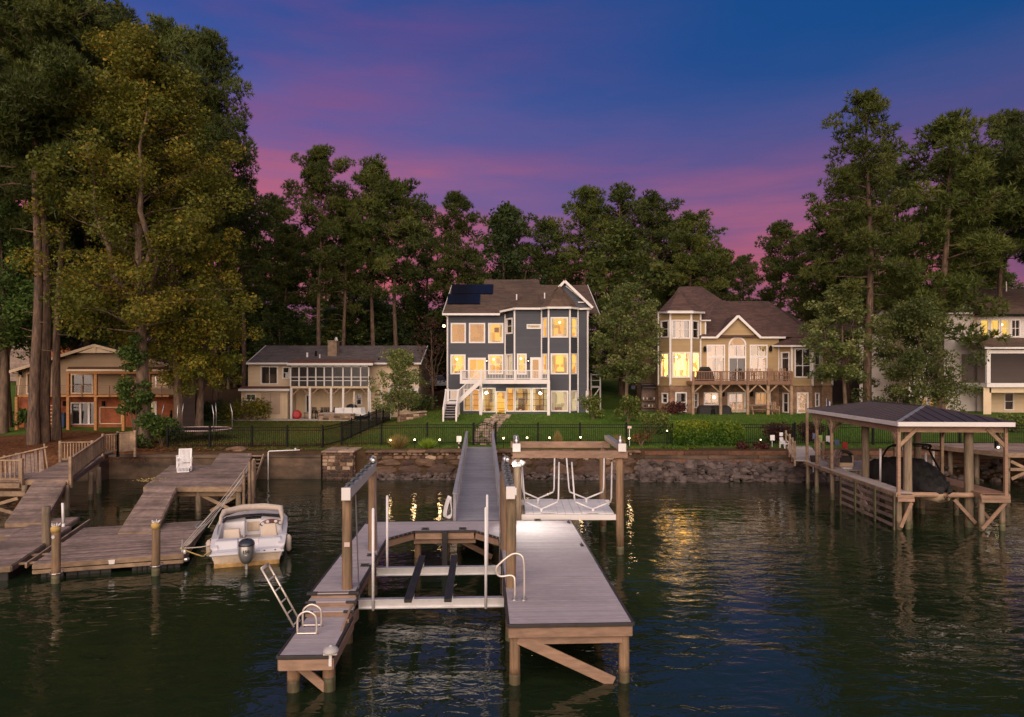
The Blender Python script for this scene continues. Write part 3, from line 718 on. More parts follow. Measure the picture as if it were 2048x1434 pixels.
for (u, v_) in ((.13, .16), (2.27, .16), (2.27, 3.2), (2.27, 6.2), (.14, 8.9), (2.27, 8.9), (-1.65, 8.9), (-4.1, 8.9), (-2.5, 8.2)):
    piling(dock, u, v_, DZ-.08, .105)
q = MB(); q.bar((.2, .09, DZ-.30), (2.05, .09, .02), .05, .21); q.build('diagonal_brace', 'lumber', dock, bevel=.006)
q = MB(); q.bar((-1.2, 8.1, DZ-.35), (-.2, 8.9, .1), .05, .16); q.build('diagonal_brace', 'lumber', dock)
q = MB(); q.bar((-4.05, 8.8, .1), (-3.4, 5, DZ-.35), .05, .16); q.build('diagonal_brace', 'lumber', dock)
q = MB(); q.box(-1.72, -1.55, 7.68, 7.83, -.6, DZ+.0); q.build('bow_stop', 'black_plastic', dock, bevel=.01)
# stair down to the low swim platform
for i, (z, va) in enumerate(((1.08, 1.85), (.96, 1.6))):
    q = MB()
    for k in range(2): q.box(-4.28, -3.27, va+k*.135, va+k*.135+.13, z-.03, z)
    q.build('step_tread', 'composite', dock, bevel=.004)
    q = MB(); q.box(-4.26, -3.29, va+.25, va+.275, z, z+.09); q.build('riser', 'lumber', dock)
    for (ua, ub) in ((-4.33, -4.10), (-3.46, -3.22)):
        q = MB(); q.box(ua, ub, va-.025, va+.03, z-.045, z+.008); q.build('corner_bumper', 'rubber', dock, bevel=.012)
q = MB(); q.box(-4.26, -3.29, 1.6, 1.625, .84, .93); q.build('riser', 'lumber', dock)
q = MB(); v = -.36
while v < 1.6: plank(q, -4.22, -3.30, v, min(v+.145, 1.6), .84); v += .145
q.build('platform_decking', 'composite', dock, kind='stuff')
pl = [(-4.25, -.4), (-3.27, -.4), (-3.27, 1.6), (-4.25, 1.6)]
for i in (0, 1, 3):
    p, q2 = pl[i], pl[(i+1) % 4]
    q = MB(); q.bar((*p, .812), (*q2, .812), .06, .068); q.build('edge_trim', 'composite_dark', dock, bevel=.008)
    q = MB(); q.bar((p[0]*.995, p[1], .67), (q2[0]*.995, q2[1], .67), .045, .2); q.build('rim_joist', 'lumber', dock, bevel=.006)
for (ua, ub) in ((-4.35, -4.12), (-3.44, -3.2)):
    q = MB(); q.box(ua, ub, 2.04, 2.15, DZ-.05, DZ+.012); q.build('corner_bumper', 'rubber', dock, bevel=.012)
for u in (-4.08, -3.42): piling(dock, u, .05, .72, .12)
q = MB(); q.bar((-4.0, -.05, .55), (-3.45, -.02, .05), .05, .16); q.build('diagonal_brace', 'lumber', dock)
q = MB(); q.bar((-3.33, -.1, .6), (-3.33, 2.3, .98), .045, .2); q.build('stringer', 'lumber', dock)
q = MB(); q.bar((-3.29, 1.2, .8), (-3.29, 2.4, .62), .045, .22); q.build('stringer', 'lumber', dock)

# ---- cleats and bumpers on the deck edge
def cleat(u, v, label, along=True):
    t = thing('dock_cleat', label, 'cleat', dw(u, v, DZ+.006), 'black cleats along the dock edge', local=True, rz=DR+(0 if along else R(90)))
    q = MB(); q.box(-.12, .12, -.05, .05, 0, .022); q.build('base_plate', 'rubber', t, bevel=.01)
    q = MB(); q.path([(-.11, 0, .055), (-.05, 0, .05), (.05, 0, .05), (.11, 0, .055)], [.012, .018, .018, .012], 6); q.tube((-.04, 0, .01), (-.04, 0, .05), .012, n=6); q.tube((.04, 0, .01), (.04, 0, .05), .012, n=6); q.build('horn', 'rubber', t)
for u, v, s in ((-4.12, 8.95, 'at the far left dock corner'), (-4.15, 5.1, 'on the outer edge of the left finger'), (-3.42, 5.05, 'beside the rear left piling'), (-3.42, 4.1, 'on the slip side of the left finger'),
                (-2.25, 8.0, 'on the slip head, left one'), (-1.1, 8.0, 'on the slip head, right one'), (1.3, 9.1, 'at the back edge under the jet lift'), (2.28, 8.8, 'at the far right dock corner'), (2.28, 5.9, 'halfway down the right finger')):
    cleat(u, v, 'small black dock cleat '+s, u not in (-4.15, 2.28))

# ---- boat lift
lift = thing('boat_lift', 'empty cradle boat lift with white guide poles between the dock fingers', 'boat lift', DK, local=True, rz=DR)
for (u, v, z) in ((-3.52, 2.34, 3.22), (-3.48, 5.65, 3.32), (.14, 2.32, 3.22), (.12, 5.6, 3.32)):
    piling(lift, u, v, z, .115 if v < 3 else .12, 'pile')
for u in (-3.5, .13):
    q = MB(); s = .09
    for (za, zb) in ((3.24, 3.27), (3.45, 3.48)): q.hexa([(u-s, 2.12, za), (u+s, 2.12, za), (u+s, 5.85, za+.1), (u-s, 5.85, za+.1)], [(u-s, 2.12, zb), (u+s, 2.12, zb), (u+s, 5.85, zb+.1), (u-s, 5.85, zb+.1)])
    for du in (-.085, .085): q.hexa([(u+du-.012, 2.14, 3.27), (u+du+.012, 2.14, 3.27), (u+du+.012, 5.83, 3.37), (u+du-.012, 5.83, 3.37)], [(u+du-.012, 2.14, 3.45), (u+du+.012, 2.14, 3.45), (u+du+.012, 5.83, 3.55), (u+du-.012, 5.83, 3.55)])
    o = q.build('top_beam', 'aluminium', lift, bevel=.005)
    q = MB(); q.box(u-.10, u+.10, 2.08, 2.115, 3.22, 3.5); q.build('end_plate', 'white_trim', o, bevel=.006)
    q = MB()
    for k in range(5):
        vv = 2.6+k*.62; zz = 3.50+(vv-2.12)*.027; q.lathe([(.05, -.06), (.05, .06)], (u, vv, zz), 10, axis='x'); q.box(u-.085, u+.085, vv-.13, vv-.1, zz-.03, zz+.03)
    q.tube((u, 2.3, 3.5), (u, 5.6, 3.6), .018, n=6); q.build('winch_drum', 'engine_dark', lift)
    q = MB(); q.lathe([(.04, -.09), (.085, -.08), (.09, .02), (.06, .05), (.03, .07), (.02, .10)], (u, 5.7, 3.67), 12); q.lathe([(.05, -.12), (.07, -.10), (.07, .08), (.04, .12)], (u+.06, 5.55, 3.66), 10, axis='y'); q.build('lift_motor', 'steel', lift, True)
    for v in (2.36, 5.1):
        for dv in (-.04, .04):
            q = MB(); q.tube((u+(.16 if u < 0 else -.16), v+dv, 3.3), (u+(.24 if u < 0 else -.17), v+dv, .95), .008, n=4); q.build('cable', 'steel', lift)
for (v, z) in ((2.36, .96), (4.95, .93)):
    q = MB(); q.box(-3.27, -.01, v-.07, v+.07, z-.02, z); q.box(-3.27, -.01, v-.07, v+.07, z-.21, z-.19); q.box(-3.27, -.01, v-.012, v+.012, z-.19, z-.02); q.build('cradle_beam', 'aluminium', lift)
for u in (-2.12, -1.25):
    q = MB()
    for k in range(3): q.box(u-.085+k*.058, u-.085+k*.058+.053, 1.85, 5.45, 1.05, 1.10)
    q.box(u-.08, u+.08, 1.87, 5.43, 1.02, 1.05); q.build('bunk', 'black_plastic', lift)
    q = MB()
    for v in (2.36, 4.95):
        q = MB(); q.box(u-.02, u+.09, v-.09, v+.09, .96, 1.03); q.build('bunk_bracket', 'aluminium', lift)
for (u, v, z0, z1) in ((-2.94, 2.3, .72, 2.98), (-3.0, 5.0, .68, 2.78), (-.42, 2.3, .72, 2.98), (-.37, 5.0, .68, 2.78)):
    q = MB(); q.tube((u, v, z0), (u, v, z1), .032, n=10); q.ball((u, v, z1), .032, n=10, m=4); q.build('guide_pole', 'pvc', lift, True)
for (u, v, z, s, lab) in ((-3.50, 2.21, 1.92+.3, .11, 'small pink notice plate nailed to the front left dock piling'),):
    q = MB(); q.box(u-.06, u+.06, v-.012, v, z-.05, z+.05); o = q.build('notice_plate', 'pink_sign', None); o.location = DK; o.rotation_euler = (0, 0, DR); tag(o, lab, 'sign')

# ---- swim rail on the right finger
sr = thing('swim_rail', 'bent tubular hand rail bolted to the slip edge of the right finger', 'hand rail', dw(.1, 1.3, DZ), local=True, rz=DR)
pts = [(.09, .1, .02), (.09, .1, .42), (.06, .12, .50), (-.02, .13, .52), (-.2, .13, .50), (-.29, .13, .56), (-.30, .13, .68), (-.22, .13, .78), (-.05, .13, .92), (.08, .12, .985), (.20, .1, .97), (.27, .08, .88), (.29, .08, .6), (.29, .08, .02)]
def smooth_pts(p, n=3):
    out = []
    p = [Vector(q) for q in p]
    for i in range(len(p)-1):
        a, b_, c, d = p[max(i-1, 0)], p[i], p[i+1], p[min(i+2, len(p)-1)]
        for k in range(n):
            t = k/n; out.append(.5*((2*b_)+(c-a)*t+(2*a-5*b_+4*c-d)*t*t+(3*b_-a-3*c+d)*t**3))
    return out+[p[-1]]
q = MB(); q.path(smooth_pts(pts), .024, 8); q.build('tube', 'tube_metal', sr, True)
for (u, v) in ((.09, .1), (.29, .08)):
    q = MB(); q.lathe([(.06, 0), (.055, .03), (.035, .04), (.034, .09)], (u, v, 0), 8); q.build('base_flange', 'steel', sr)
# ---- swim ladder, flipped up out of the water
sl = thing('swim_ladder', 'aluminium swim ladder tipped up beside the low platform', 'ladder', dw(-4.2, .75, .84))
for (px, py, py2, yy, qx, qy) in ((588, 1254, 0, 13.62, 522.5, 1136.5), (600, 1242.6, 0, 13.95, 536, 1127)):
    q = MB(); q.tube(P(px, py, yy), P(qx, qy, yy), .021, n=8); q.build('side_rail', 'tube_metal', sl, True)
for k in range(6):
    t = .03+k*.19; a = Vector(P(588, 1254, 13.62)).lerp(Vector(P(522.5, 1136.5, 13.62)), t); c = Vector(P(600, 1242.6, 13.95)).lerp(Vector(P(536, 1127, 13.95)), t)
    q = MB(); q.tube(a, c, .016 if k < 5 else .021, n=8); q.build('rung', 'tube_metal', sl, True)
a = Vector(P(522.5, 1136.5, 13.62)); c = Vector(P(536, 1127, 13.95)); q = MB(); q.tube(a, c, .021, n=8); q.build('rung', 'tube_metal', sl, True)
for (v, i) in ((.62, 0), (1.02, 1)):
    hp = [(-4.16, v, .84), (-4.16, v, 1.13), (-4.11, v, 1.24), (-3.98, v, 1.30), (-3.84, v, 1.24), (-3.79, v, 1.13), (-3.79, v, .84)]
    q = MB(); q.path([dw(*p) for p in smooth_pts(hp)], .022, 8); q.build('grab_hoop', 'tube_metal', sl, True)
q = MB(); q.tube(dw(-4.16, .6, .87), dw(-3.79, .6, .87), .014, n=6); q.tube(dw(-4.16, 1.02, .88), dw(-3.79, 1.02, .88), .014, n=6); q.build('hoop_base', 'tube_metal', sl)
# ---- ribbed white dock lantern at the platform corner
dl = thing('dock_lantern', 'white ribbed dome dock light on the low platform corner', 'dock light', dw(-3.29, -.37, .84), local=True, rz=DR)
q = MB(); q.box(-.13, .12, -.05, .05, .0, .035); q.box(-.03, .03, -.06, -.035, -.2, .03); q.build('bracket', 'white_trim', dl, bevel=.006)
q = MB(); prof = [(.09, .035), (.14, .05)]+[(.145*math.cos(t)+(.005 if i % 2 else 0), .055+.10*math.sin(t)) for i, t in enumerate(np.linspace(0, 1.35, 10))]+[(.03, .16), (.028, .18)]
q.lathe(prof, (0, 0, 0), 20); q.build('ribbed_dome', 'lantern_grey', dl, True)

# ================================================================ GANGWAY
gw = thing('gangway', 'long grey gangway with side rails from the dock up to the garden gate', 'gangway', DK, local=True, rz=DR)
GV0, GV1, GU0, GU1 = 9.22, 26.9, -1.42, .12
def gzv(v): return DZ-.01+(v-GV0)/(GV1-GV0)*.5
b = MB(); v = GV0
while v < GV1:
    z = gzv(v); v1 = v+.145
    b.hexa([(GU0, v+.004, z-.03), (GU1, v+.004, z-.03), (GU1, v1-.004, z-.026), (GU0, v1-.004, z-.026)], [(GU0, v+.004, z), (GU1, v+.004, z), (GU1, v1-.004, z+.004), (GU0, v1-.004, z+.004)]); v = v1
b.build('decking', 'gangway_grey', gw, kind='stuff')
for u in (GU0+.03, GU1-.03):
    q = MB(); q.bar((u, GV0, gzv(GV0)-.14), (u, GV1, gzv(GV1)-.14), .06, .2); q.build('side_beam', 'gangway_grey', gw)
for k in range(4):
    v = GV0+1.5+k*4.6
    for u in (GU0+.15, GU1-.15): piling(gw, u, v, gzv(v)-.1, .1)
for s, u in ((-1, GU0+.02), (1, GU1-.02)):
    for (hh, w_, t_) in ((.90, .13, .045), (.82, .05, .08), (.12, .05, .08)):
        q = MB(); q.bar((u, GV0-.02, gzv(GV0)+hh), (u, GV1+.02, gzv(GV1)+hh), w_, t_); q.build('rail', 'gangway_grey', gw, bevel=.006)
    pk = MB(); v = GV0+.05
    while v < GV1:
        pk.box(u-.02, u+.02, v-.02, v+.02, gzv(v)+.12, gzv(v)+.82); v += .145
    pk.build('baluster', 'gangway_grey', gw, kind='stuff')
    for k in range(9):
        v = GV0+.06+k*(GV1-GV0-.12)/8; q = MB(); q.box(u-.05, u+.05, v-.05, v+.05, gzv(v)-.2, gzv(v)+.92); q.build('post', 'gangway_grey', gw, bevel=.008)
hc = thing('hose_coil', 'white hose coils hung from the end of the left gangway rail', 'hose', dw(GU0-.1, 9.3, 1.25), local=True, rz=DR)
for k in range(6):
    q = MB(); q.path(smooth_pts([(-.02*k, .05*k, .72), (-.10-.02*k, .06*k, .45), (-.16-.02*k, .07*k, .12), (-.06-.03*k, .05*k, .02), (.02, .05*k, .15), (-.01*k, .05*k, .5), (-.02*k, .05*k, .72)]), .016, 6); q.build('hose_loop', 'pvc', hc, True)
bh = thing('black_hose', 'black hose looping down beside the right gangway rail', 'hose', dw(.2, 9.25, 1.2), local=True, rz=DR)
q = MB(); q.path(smooth_pts([(.03, .1, .75), (-.03, .02, .6), (-.06, -.03, .38), (.0, -.03, .16), (.10, 0, .02)]), .02, 6); q.build('hose_loop', 'rubber', bh, True)
q = MB(); q.box(-.02, .06, .05, .16, .68, .92); q.build('hose_hanger', 'pvc', bh)

# ---- jet ski lift behind the dock
jl = thing('jet_ski_lift', 'wooden four post lift with two white cradles and a hanging platform', 'jet ski lift', (2, 24, 0))
HX0, HX1, HYF, HYB = .22, 3.62, 22.75, 26.0
for (x, y, z, m) in ((.20, HYF, 3.42, 'pile_grey'), (3.60, HYF, 3.3, 'pile'), (.22, HYB, 3.4, 'pile_grey'), (3.46, HYB, 3.4, 'pile')):
    piling(jl, x, y, z, .13, m)
for (y, dz, xa, xb) in ((HYF-.15, 0, .02, 3.83), (HYB-.15, -.02, -.05, 3.7)):
    q = MB(); q.box(xa, xb, y-.045, y+.045, 3.21+dz, 3.45+dz); q.build('header_beam', 'lumber', jl, bevel=.008)
for x in (.15, 3.63):
    q = MB(); q.box(x-.09, x+.09, HYF-.25, HYB+.1, 3.45, 3.48); q.box(x-.09, x+.09, HYF-.25, HYB+.1, 3.62, 3.65)
    for dx_ in (-.085, .085): q.box(x+dx_-.01, x+dx_+.01, HYF-.25, HYB+.1, 3.48, 3.62)
    o = q.build('top_beam', 'aluminium', jl, bevel=.005)
    q = MB(); q.box(x-.13, x+.13, HYF-.29, HYF-.255, 3.43, 3.70); q.build('end_plate', 'white_trim', o, bevel=.006)
    q = MB(); q.lathe([(.06, -.1), (.085, -.06), (.085, .03), (.055, .07), (.035, .09), (.05, .12), (.035, .16), (.015, .18)], (x, HYF+.15, 3.75), 12); q.build('lift_motor', 'steel', jl, True)
PZ = 1.32
q = MB()
for i in range(11):
    x = .45+i*.272
    for y0 in (22.95, 24.2): q.box(x, x+.26, y0, y0+1.22, PZ-.04, PZ+(0.012 if i % 5 in (2, 3) else 0))
q.build('platform_panel', 'white_plastic', jl, kind='stuff')
for y in (22.8, 25.4):
    q = MB(); q.box(.28, 3.62, y-.07, y+.07, PZ-.2, PZ-.02); q.build('cradle_beam', 'white_trim', jl, bevel=.01)
for xx, w_ in ((.42, .5), (1.9, .5)):
    q = MB(); q.box(xx+.6, xx+1.0, 22.86, 25.2, PZ+.015, PZ+.03); q.build('bunk_board', 'pvc', jl)
def vframe(xc, y, w_, zt, sp, zo=0.):
    q = MB(); a = (xc-w_, y, PZ+.38+zo); m_ = (xc, y, PZ+.14+zo); c = (xc+w_, y, PZ+.38+zo)
    q.tube(a, m_, .03, n=6); q.tube(m_, c, .03, n=6); q.box(xc-.04, xc+.04, y-.04, y+.04, PZ-.02, PZ+.16+zo)
    q.path([a, (a[0]-.03, y, a[2]+.15), (a[0]-sp, y, zt)], .028, 6); q.path([c, (c[0]+.03, y, c[2]+.15), (c[0]+sp*.4, y, zt)], .028, 6)
    q.build('cradle_frame', 'pvc', jl, True)
for (xc, w_) in ((1.0, .55), (2.75, .6)):
    vframe(xc, 23.2, w_, 3.0, .12, -.06); vframe(xc-.05, 24.8, w_, 2.95, .12, .0)
for (x, y) in ((.33, HYF), (3.55, HYF), (.33, 25.4), (3.4, 25.4)):
    q = MB(); q.tube((x, y, 3.4), (x+.02, y, PZ-.05), .008, n=4); q.build('cable', 'steel', jl)
# ---- flood lights on the front left lift pile
fx = thing('flood_light', 'lit twin head flood light clamped to the jet lift piling', 'flood light', P(1035, 928, 22.58))
q = MB(); q.box(.10, .30, 22.60, 22.66, 2.93, 3.05); q.tube((.2, 22.6, 3.05), (.02, 22.5, 3.12), .02, n=6); q.tube((.2, 22.6, 3.05), (.38, 22.5, 3.12), .02, n=6); q.build('junction_box', 'white_plastic', fx)
for s, x in ((-1, .08), (1, .36)):
    q = MB(); q.lathe([(.035, .12), (.05, .1), (.075, -.02), (.08, -.06)], (0, 0, 0), 10, axis='y'); o = q.build('lamp_head', 'white_plastic', fx, True)
    o.matrix_parent_inverse = Matrix(); o.location = Vector((x, 22.44, 3.07))-Vector(OFF[fx.name]); o.rotation_euler = (R(35), 0, R(-25 if s < 0 else 60))
q = MB(); q.ball((.08, 22.36, 3.03), .07, n=8, m=6); q.build('bulb', 'bulb_white', fx, True)
sp = bpy.data.lights.new('flood_lamp', 'SPOT'); sp.energy = 560; sp.color = (1, .93, .80); sp.spot_size = R(92); sp.spot_blend = 1.0; sp.shadow_soft_size = .08
so = bpy.data.objects.new('flood_lamp', sp); COL.objects.link(so); so.location = (.10, 22.28, 3.0)
so.rotation_euler = (Vector((.95, 21.1, 1.2))-Vector((.10, 22.28, 3.0))).to_track_quat('-Z', 'Y').to_euler()
lamp('flood_glow', (.10, 22.0, 2.95), 5, (1, .93, .8), .08)
q = MB(); q.box(-.02, .15, 22.58, 22.64, 1.98, 2.22); q.build('outlet_box', 'pvc', jl)
for i, (x, z0, z1) in enumerate(((-.12, 1.2, 1.75),)):
    q = MB(); q.tube((x+.16, 22.42, z0), (x+.16, 22.42, z1), .045, n=8); o = q.build('pvc_post', 'pvc', None); tag(o, 'short white pipe standing at the foot of the lift piling', 'pipe')
# ---- post lantern box on the wall near the gangway head
q = MB(); q.box(X(812-0, 40.6)-0, X(820, 40.6), 40.5, 40.7, 1.6, 1.9)
pb = thing('power_pedestal', 'small white dock power pedestal left of the gangway head', 'power pedestal', (X(918, 40.4), 40.4, 1.5))
x = X(918, 40.4); q = MB(); q.box(x-.14, x+.14, 40.3, 40.5, Zp(884, 40.4), Zp(872, 40.4)); q.build('cabinet', 'white_plastic', pb, bevel=.02)
q = MB(); q.tube((x, 40.4, 1.4), (x, 40.4, Zp(883, 40.4)), .04, n=8); q.build('post', 'pvc', pb)
q = MB(); q.tube((x+.22, 40.35, 1.5), (x+.3, 40.3, 2.1), .03, n=6); q.tube((x+.4, 40.4, 1.5), (x+.33, 40.35, 1.95), .025, n=6); q.ball((x+.05, 40.3, 1.75), .1, n=8, m=5); q.build('hose_reel', 'black_plastic', pb)
# ================================================================ LEFT NEIGHBOURS' DOCKS
LO = (-14.0, 19.95); LR = R(17); LC, LS = math.cos(LR), math.sin(LR)
def lw(u, v, z=0): return (LO[0]+u*LC-v*LS, LO[1]+u*LS+v*LC, z)
def planks(mb, a0, a1, b0, b1, n, th=.04, gap=.006):
    """boards across a strip from edge a0-b0 to edge a1-b1 (all 3-D)"""
    a0, a1, b0, b1 = map(Vector, (a0, a1, b0, b1)); g = gap/max((a1-a0).length, .1)
    for i in range(n):
        t0, t1 = i/n+g, (i+1)/n-g
        p = [a0.lerp(a1, t0), b0.lerp(b1, t0), b0.lerp(b1, t1), a0.lerp(a1, t1)]; dz = Vector((0, 0, th)); e = Vector((0, 0, random.uniform(-.006, .006)))
        mb.hexa([q-dz for q in p], [q+e for q in p])
fd = thing('floating_dock', 'weathered floating plank dock with black floats, tied to the white boat', 'floating dock', (*LO, 0), local=False)
b = MB(); planks(b, lw(0, 0, .45), lw(0, 4.85, .45), lw(4, 0, .45), lw(4, 4.85, .45), 34); b.build('decking', 'old_wood', fd, kind='stuff')
for (p, q2) in (((0, 0), (4, 0)), ((4, 0), (4, 4.85)), ((0, 0), (0, 4.85)), ((0, 4.85), (4, 4.85))):
    for z in (.35, .20):
        q = MB(); q.bar(lw(*p, z), lw(*q2, z), .05, .135 if z > .3 else .11); q.build('rim_board', 'old_lumber', fd, bevel=.008)
for (u0, u1, v0, v1) in ((.15, .75, .12, 1.3), (.8, 2.0, .12, 1.3), (2.55, 3.1, .12, 1.3), (3.15, 3.9, .12, 1.3), (.15, 1.3, 3.4, 4.7), (2.8, 3.9, 3.4, 4.7), (3.0, 3.9, 1.7, 3.0)):
    q = MB(); q.hexa([lw(u0, v0, -.25), lw(u1, v0, -.25), lw(u1, v1, -.25), lw(u0, v1, -.25)], [lw(u0, v0, .16), lw(u1, v0, .16), lw(u1, v1, .16), lw(u0, v1, .16)])
    for k in range(1, 4):
        uu = u0+(u1-u0)*k/4; q.hexa([lw(uu-.02, v0-.03, -.2), lw(uu+.02, v0-.03, -.2), lw(uu+.02, v0, -.2), lw(uu-.02, v0, -.2)], [lw(uu-.02, v0-.03, .15), lw(uu+.02, v0-.03, .15), lw(uu+.02, v0, .15), lw(uu-.02, v0, .15)])
    q.build('float_tank', 'black_plastic', fd, bevel=.02)
q = MB(); q.hexa([lw(1.98, -.05, .28), lw(2.12, -.05, .28), lw(2.12, -.03, .28), lw(1.98, -.03, .28)], [lw(1.96, -.05, .41), lw(2.14, -.05, .41), lw(2.14, -.03, .41), lw(1.96, -.03, .41)]); q.build('name_plate', 'white_trim', fd)
# mooring piles with white spiked bird caps
def spike_cap(root, x, y, z):
    q = MB(); q.lathe([(.125, -.16), (.13, -.02), (.06, .03)], (x, y, z), 10)
    q.build('cap_band', 'rope_yellow', root, True)
    q = MB()
    for i in range(10):
        a = i*.63; q.tube((x+.05*math.cos(a), y+.05*math.sin(a), z), (x+.12*math.cos(a), y+.12*math.sin(a), z+.06+.03*(i % 2)), .022, .006, 5)
    q.build('bird_spikes', 'white_plastic', root)
for (x, y, z, lab, capd) in ((-13.1, 19.6, 1.62, 'spike capped mooring pile at the left front of the floating dock', 1), (-10.62, 20.35, 1.55, 'spike capped mooring pile at the right front of the floating dock', 1), (-15.35, 22.5, 1.62, 'plain greyish mooring pile between the two floating docks', 0)):
    t = thing('mooring_pile', lab, 'mooring pile', (x, y, 0), 'mooring piles of the floating docks'); piling(t, x, y, z, .115 if capd else .13, 'pile' if capd else 'pile_grey', .22)
    if capd:
        spike_cap(t, x, y, z)
        q = MB(); q.path([(x+.18*math.cos(a), y+.18*math.sin(a)+.05, .3+.02*math.sin(a)) for a in np.linspace(0, 6.28, 12)], .012, 5); q.build('pile_ring', 'steel', t)
    if lab.startswith('spike capped mooring pile at the left'):
        q = MB(); q.lathe([(.05, -.12), (.05, -.10)], (x, y, z-.28), 10, axis='y'); q.build('reflector', 'steel', t)
q = MB(); q.tube((-16.3, 24.8, -.5), (-16.3, 24.8, .55), .05, n=8); q.tube((-16.3, 24.8, .55), (-16.33, 24.8, 1.3), .05, .045, n=8); tag(q.build('mooring_pipe', 'pvc', None, True), 'thin kinked pale pipe beside the left floating dock', 'pipe')
# ramp up to the fixed pier
rp = thing('plank_ramp', 'narrow plank ramp from the floating dock to the fixed pier', 'ramp', lw(2, 3.5, .5))
b = MB(); planks(b, lw(1.45, 3.4, .50), lw(1.5, 7.7, 1.43), lw(2.6, 3.2, .50), lw(2.65, 7.2, 1.43), 30); b.build('decking', 'old_wood', rp, kind='stuff')
for (p, q2) in (((1.45, 3.4), (1.5, 7.7)), ((2.6, 3.2), (2.65, 7.2))):
    q = MB(); q.bar(lw(*p, .4), lw(*q2, 1.3), .06, .16); q.build('side_beam', 'old_lumber', rp)
q = MB(); q.bar(lw(1.45, 3.38, .42), lw(2.6, 3.18, .42), .05, .14); q.build('end_board', 'old_lumber', rp)
# fixed pier
pr = thing('plank_pier', 'weathered fixed plank pier running from shore with a white lounge chair on it', 'pier', (-13, 28, 0))
b = MB(); PZ1 = 1.4
def pier_x(y):
    xr = -11.06-(y-27.9)*.343
    xl = -15.04-(y-27.9)*.327 if y < 34.2 else -15.1-(y-34.2)*.338
    return xl, xr
y = 27.92
while y < 41:
    y1 = y+.15; l0, r0 = pier_x(y+.001); l1, r1 = pier_x(y1-.01); e = random.uniform(-.006, .006)
    b.hexa([(l0, y+.004, PZ1-.04), (r0, y+.004, PZ1-.04), (r1, y1-.004, PZ1-.04), (l1, y1-.004, PZ1-.04)], [(l0, y+.004, PZ1+e), (r0, y+.004, PZ1+e), (r1, y1-.004, PZ1+e), (l1, y1-.004, PZ1+e)]); y = y1
b.build('decking', 'old_wood', pr, kind='stuff')
for (p, q2) in (((-15.04, 27.9), (-11.06, 27.9)), ((-11.06, 27.9), (-15.55, 41)), ((-15.04, 27.9), (-17.1, 34.2)), ((-17.1, 34.2), (-15.1, 34.2)), ((-15.1, 34.2), (-17.4, 41))):
    q = MB(); q.bar((*p, PZ1-.14), (*q2, PZ1-.14), .06, .19); q.build('rim_board', 'old_lumber', pr, bevel=.008)
q = MB(); q.bar((-14.6, 28.2, PZ1-.36), (-11.2, 28.2, PZ1-.36), .1, .2); q.build('cross_beam', 'old_lumber', pr)
for (x, y) in ((-12.95, 28.2), (-11.25, 28.1), (-14.7, 28.4), (-11.9, 31), (-12.6, 33), (-13.6, 36), (-16.6, 33.8)): piling(pr, x, y, PZ1-.05, .11, 'pile_grey')
for (x, y, z) in ((-11.0, 28.6, 2.3), (-11.35, 29.9, 2.2), (-11.0, 28.0, 2.0), (-11.8, 31.2, 2.1)):
    q = MB(); q.box(x-.05, x+.05, y-.05, y+.05, .3, z); q.build('side_post', 'old_lumber', pr, bevel=.01)
for (a, c) in (((-12.9, 28.25, PZ1-.4), (-11.3, 28.25, .2)), ((-11.3, 28.3, PZ1-.4), (-12.5, 28.3, .3)), ((-11.3, 28.4, 1.0), (-11.6, 30.9, .1)), ((-11.3, 28.5, .2), (-12.0, 31.4, 1.0))):
    q = MB(); q.bar(a, c, .05, .13); q.build('cross_brace', 'old_lumber', pr)
q = MB(); q.bar((-17.3, 33, .15), (-15.9, 35.8, 1.0), .06, .2); tag(q.build('fallen_plank', 'old_lumber', None), 'loose weathered plank leaning from water to the pier edge', 'plank')
ds = thing('dock_stair', 'old wooden stair dropping into the water beside the pier', 'stairs', (-14.4, 38.3, 0))
for i in range(8):
    q = MB(); q.box(-14.75, -14.05, 36.9+i*.2, 37.13+i*.2, .0+i*.19, .045+i*.19); q.build('step', 'old_lumber', ds)
for x in (-14.8, -14.0):
    q = MB(); q.bar((x, 36.9, -.15), (x, 38.5, 1.4), .05, .18); q.build('stringer', 'old_lumber', ds)
q = MB(); q.path([(-13.75, 38.5, -.6), (-13.75, 38.5, 1.55), (-13.7, 38.5, 1.6), (-12.0, 38.6, 1.66)], .035, 8); q.ball((-12.25, 38.6, 1.72), .06, n=6, m=4); tag(q.build('water_pipe', 'pvc', None, True), 'white plastic pipe bent over the concrete bulkhead beside the stair', 'pipe')
# lounge chair
lc = thing('lounge_chair', 'white plastic reclining lounge chair alone on the grey plank pier', 'lounge chair', (-15.5, 32.3, PZ1), local=True, rz=R(22))
cx, cy, P0 = 0, 0, 0
q = MB()
for i in range(9): q.bar((cx-.25+i*.0625, cy+.35, P0+.38), (cx-.25+i*.0625, cy+.75, P0+1.08), .045, .02)
q.bar((cx-.30, cy+.75, P0+1.08), (cx+.30, cy+.75, P0+1.08), .06, .06); q.bar((cx-.30, cy+.34, P0+.36), (cx-.30, cy+.76, P0+1.1), .05, .05); q.bar((cx+.30, cy+.34, P0+.36), (cx+.30, cy+.76, P0+1.1), .05, .05); q.build('backrest', 'white_plastic', lc)
q = MB()
for i in range(9): q.bar((cx-.28, cy-.55+i*.1, P0+.22+.016*i), (cx+.28, cy-.55+i*.1, P0+.22+.016*i), .06, .02)
for s in (-.3, .3): q.bar((cx+s, cy-.62, P0+.2), (cx+s, cy+.36, P0+.36), .05, .06)
q.build('seat', 'white_plastic', lc)
q = MB()
for i in range(8): q.bar((cx-.24+i*.068, cy-.62, P0+.20), (cx-.24+i*.068, cy-.95, P0+.06), .04, .02)
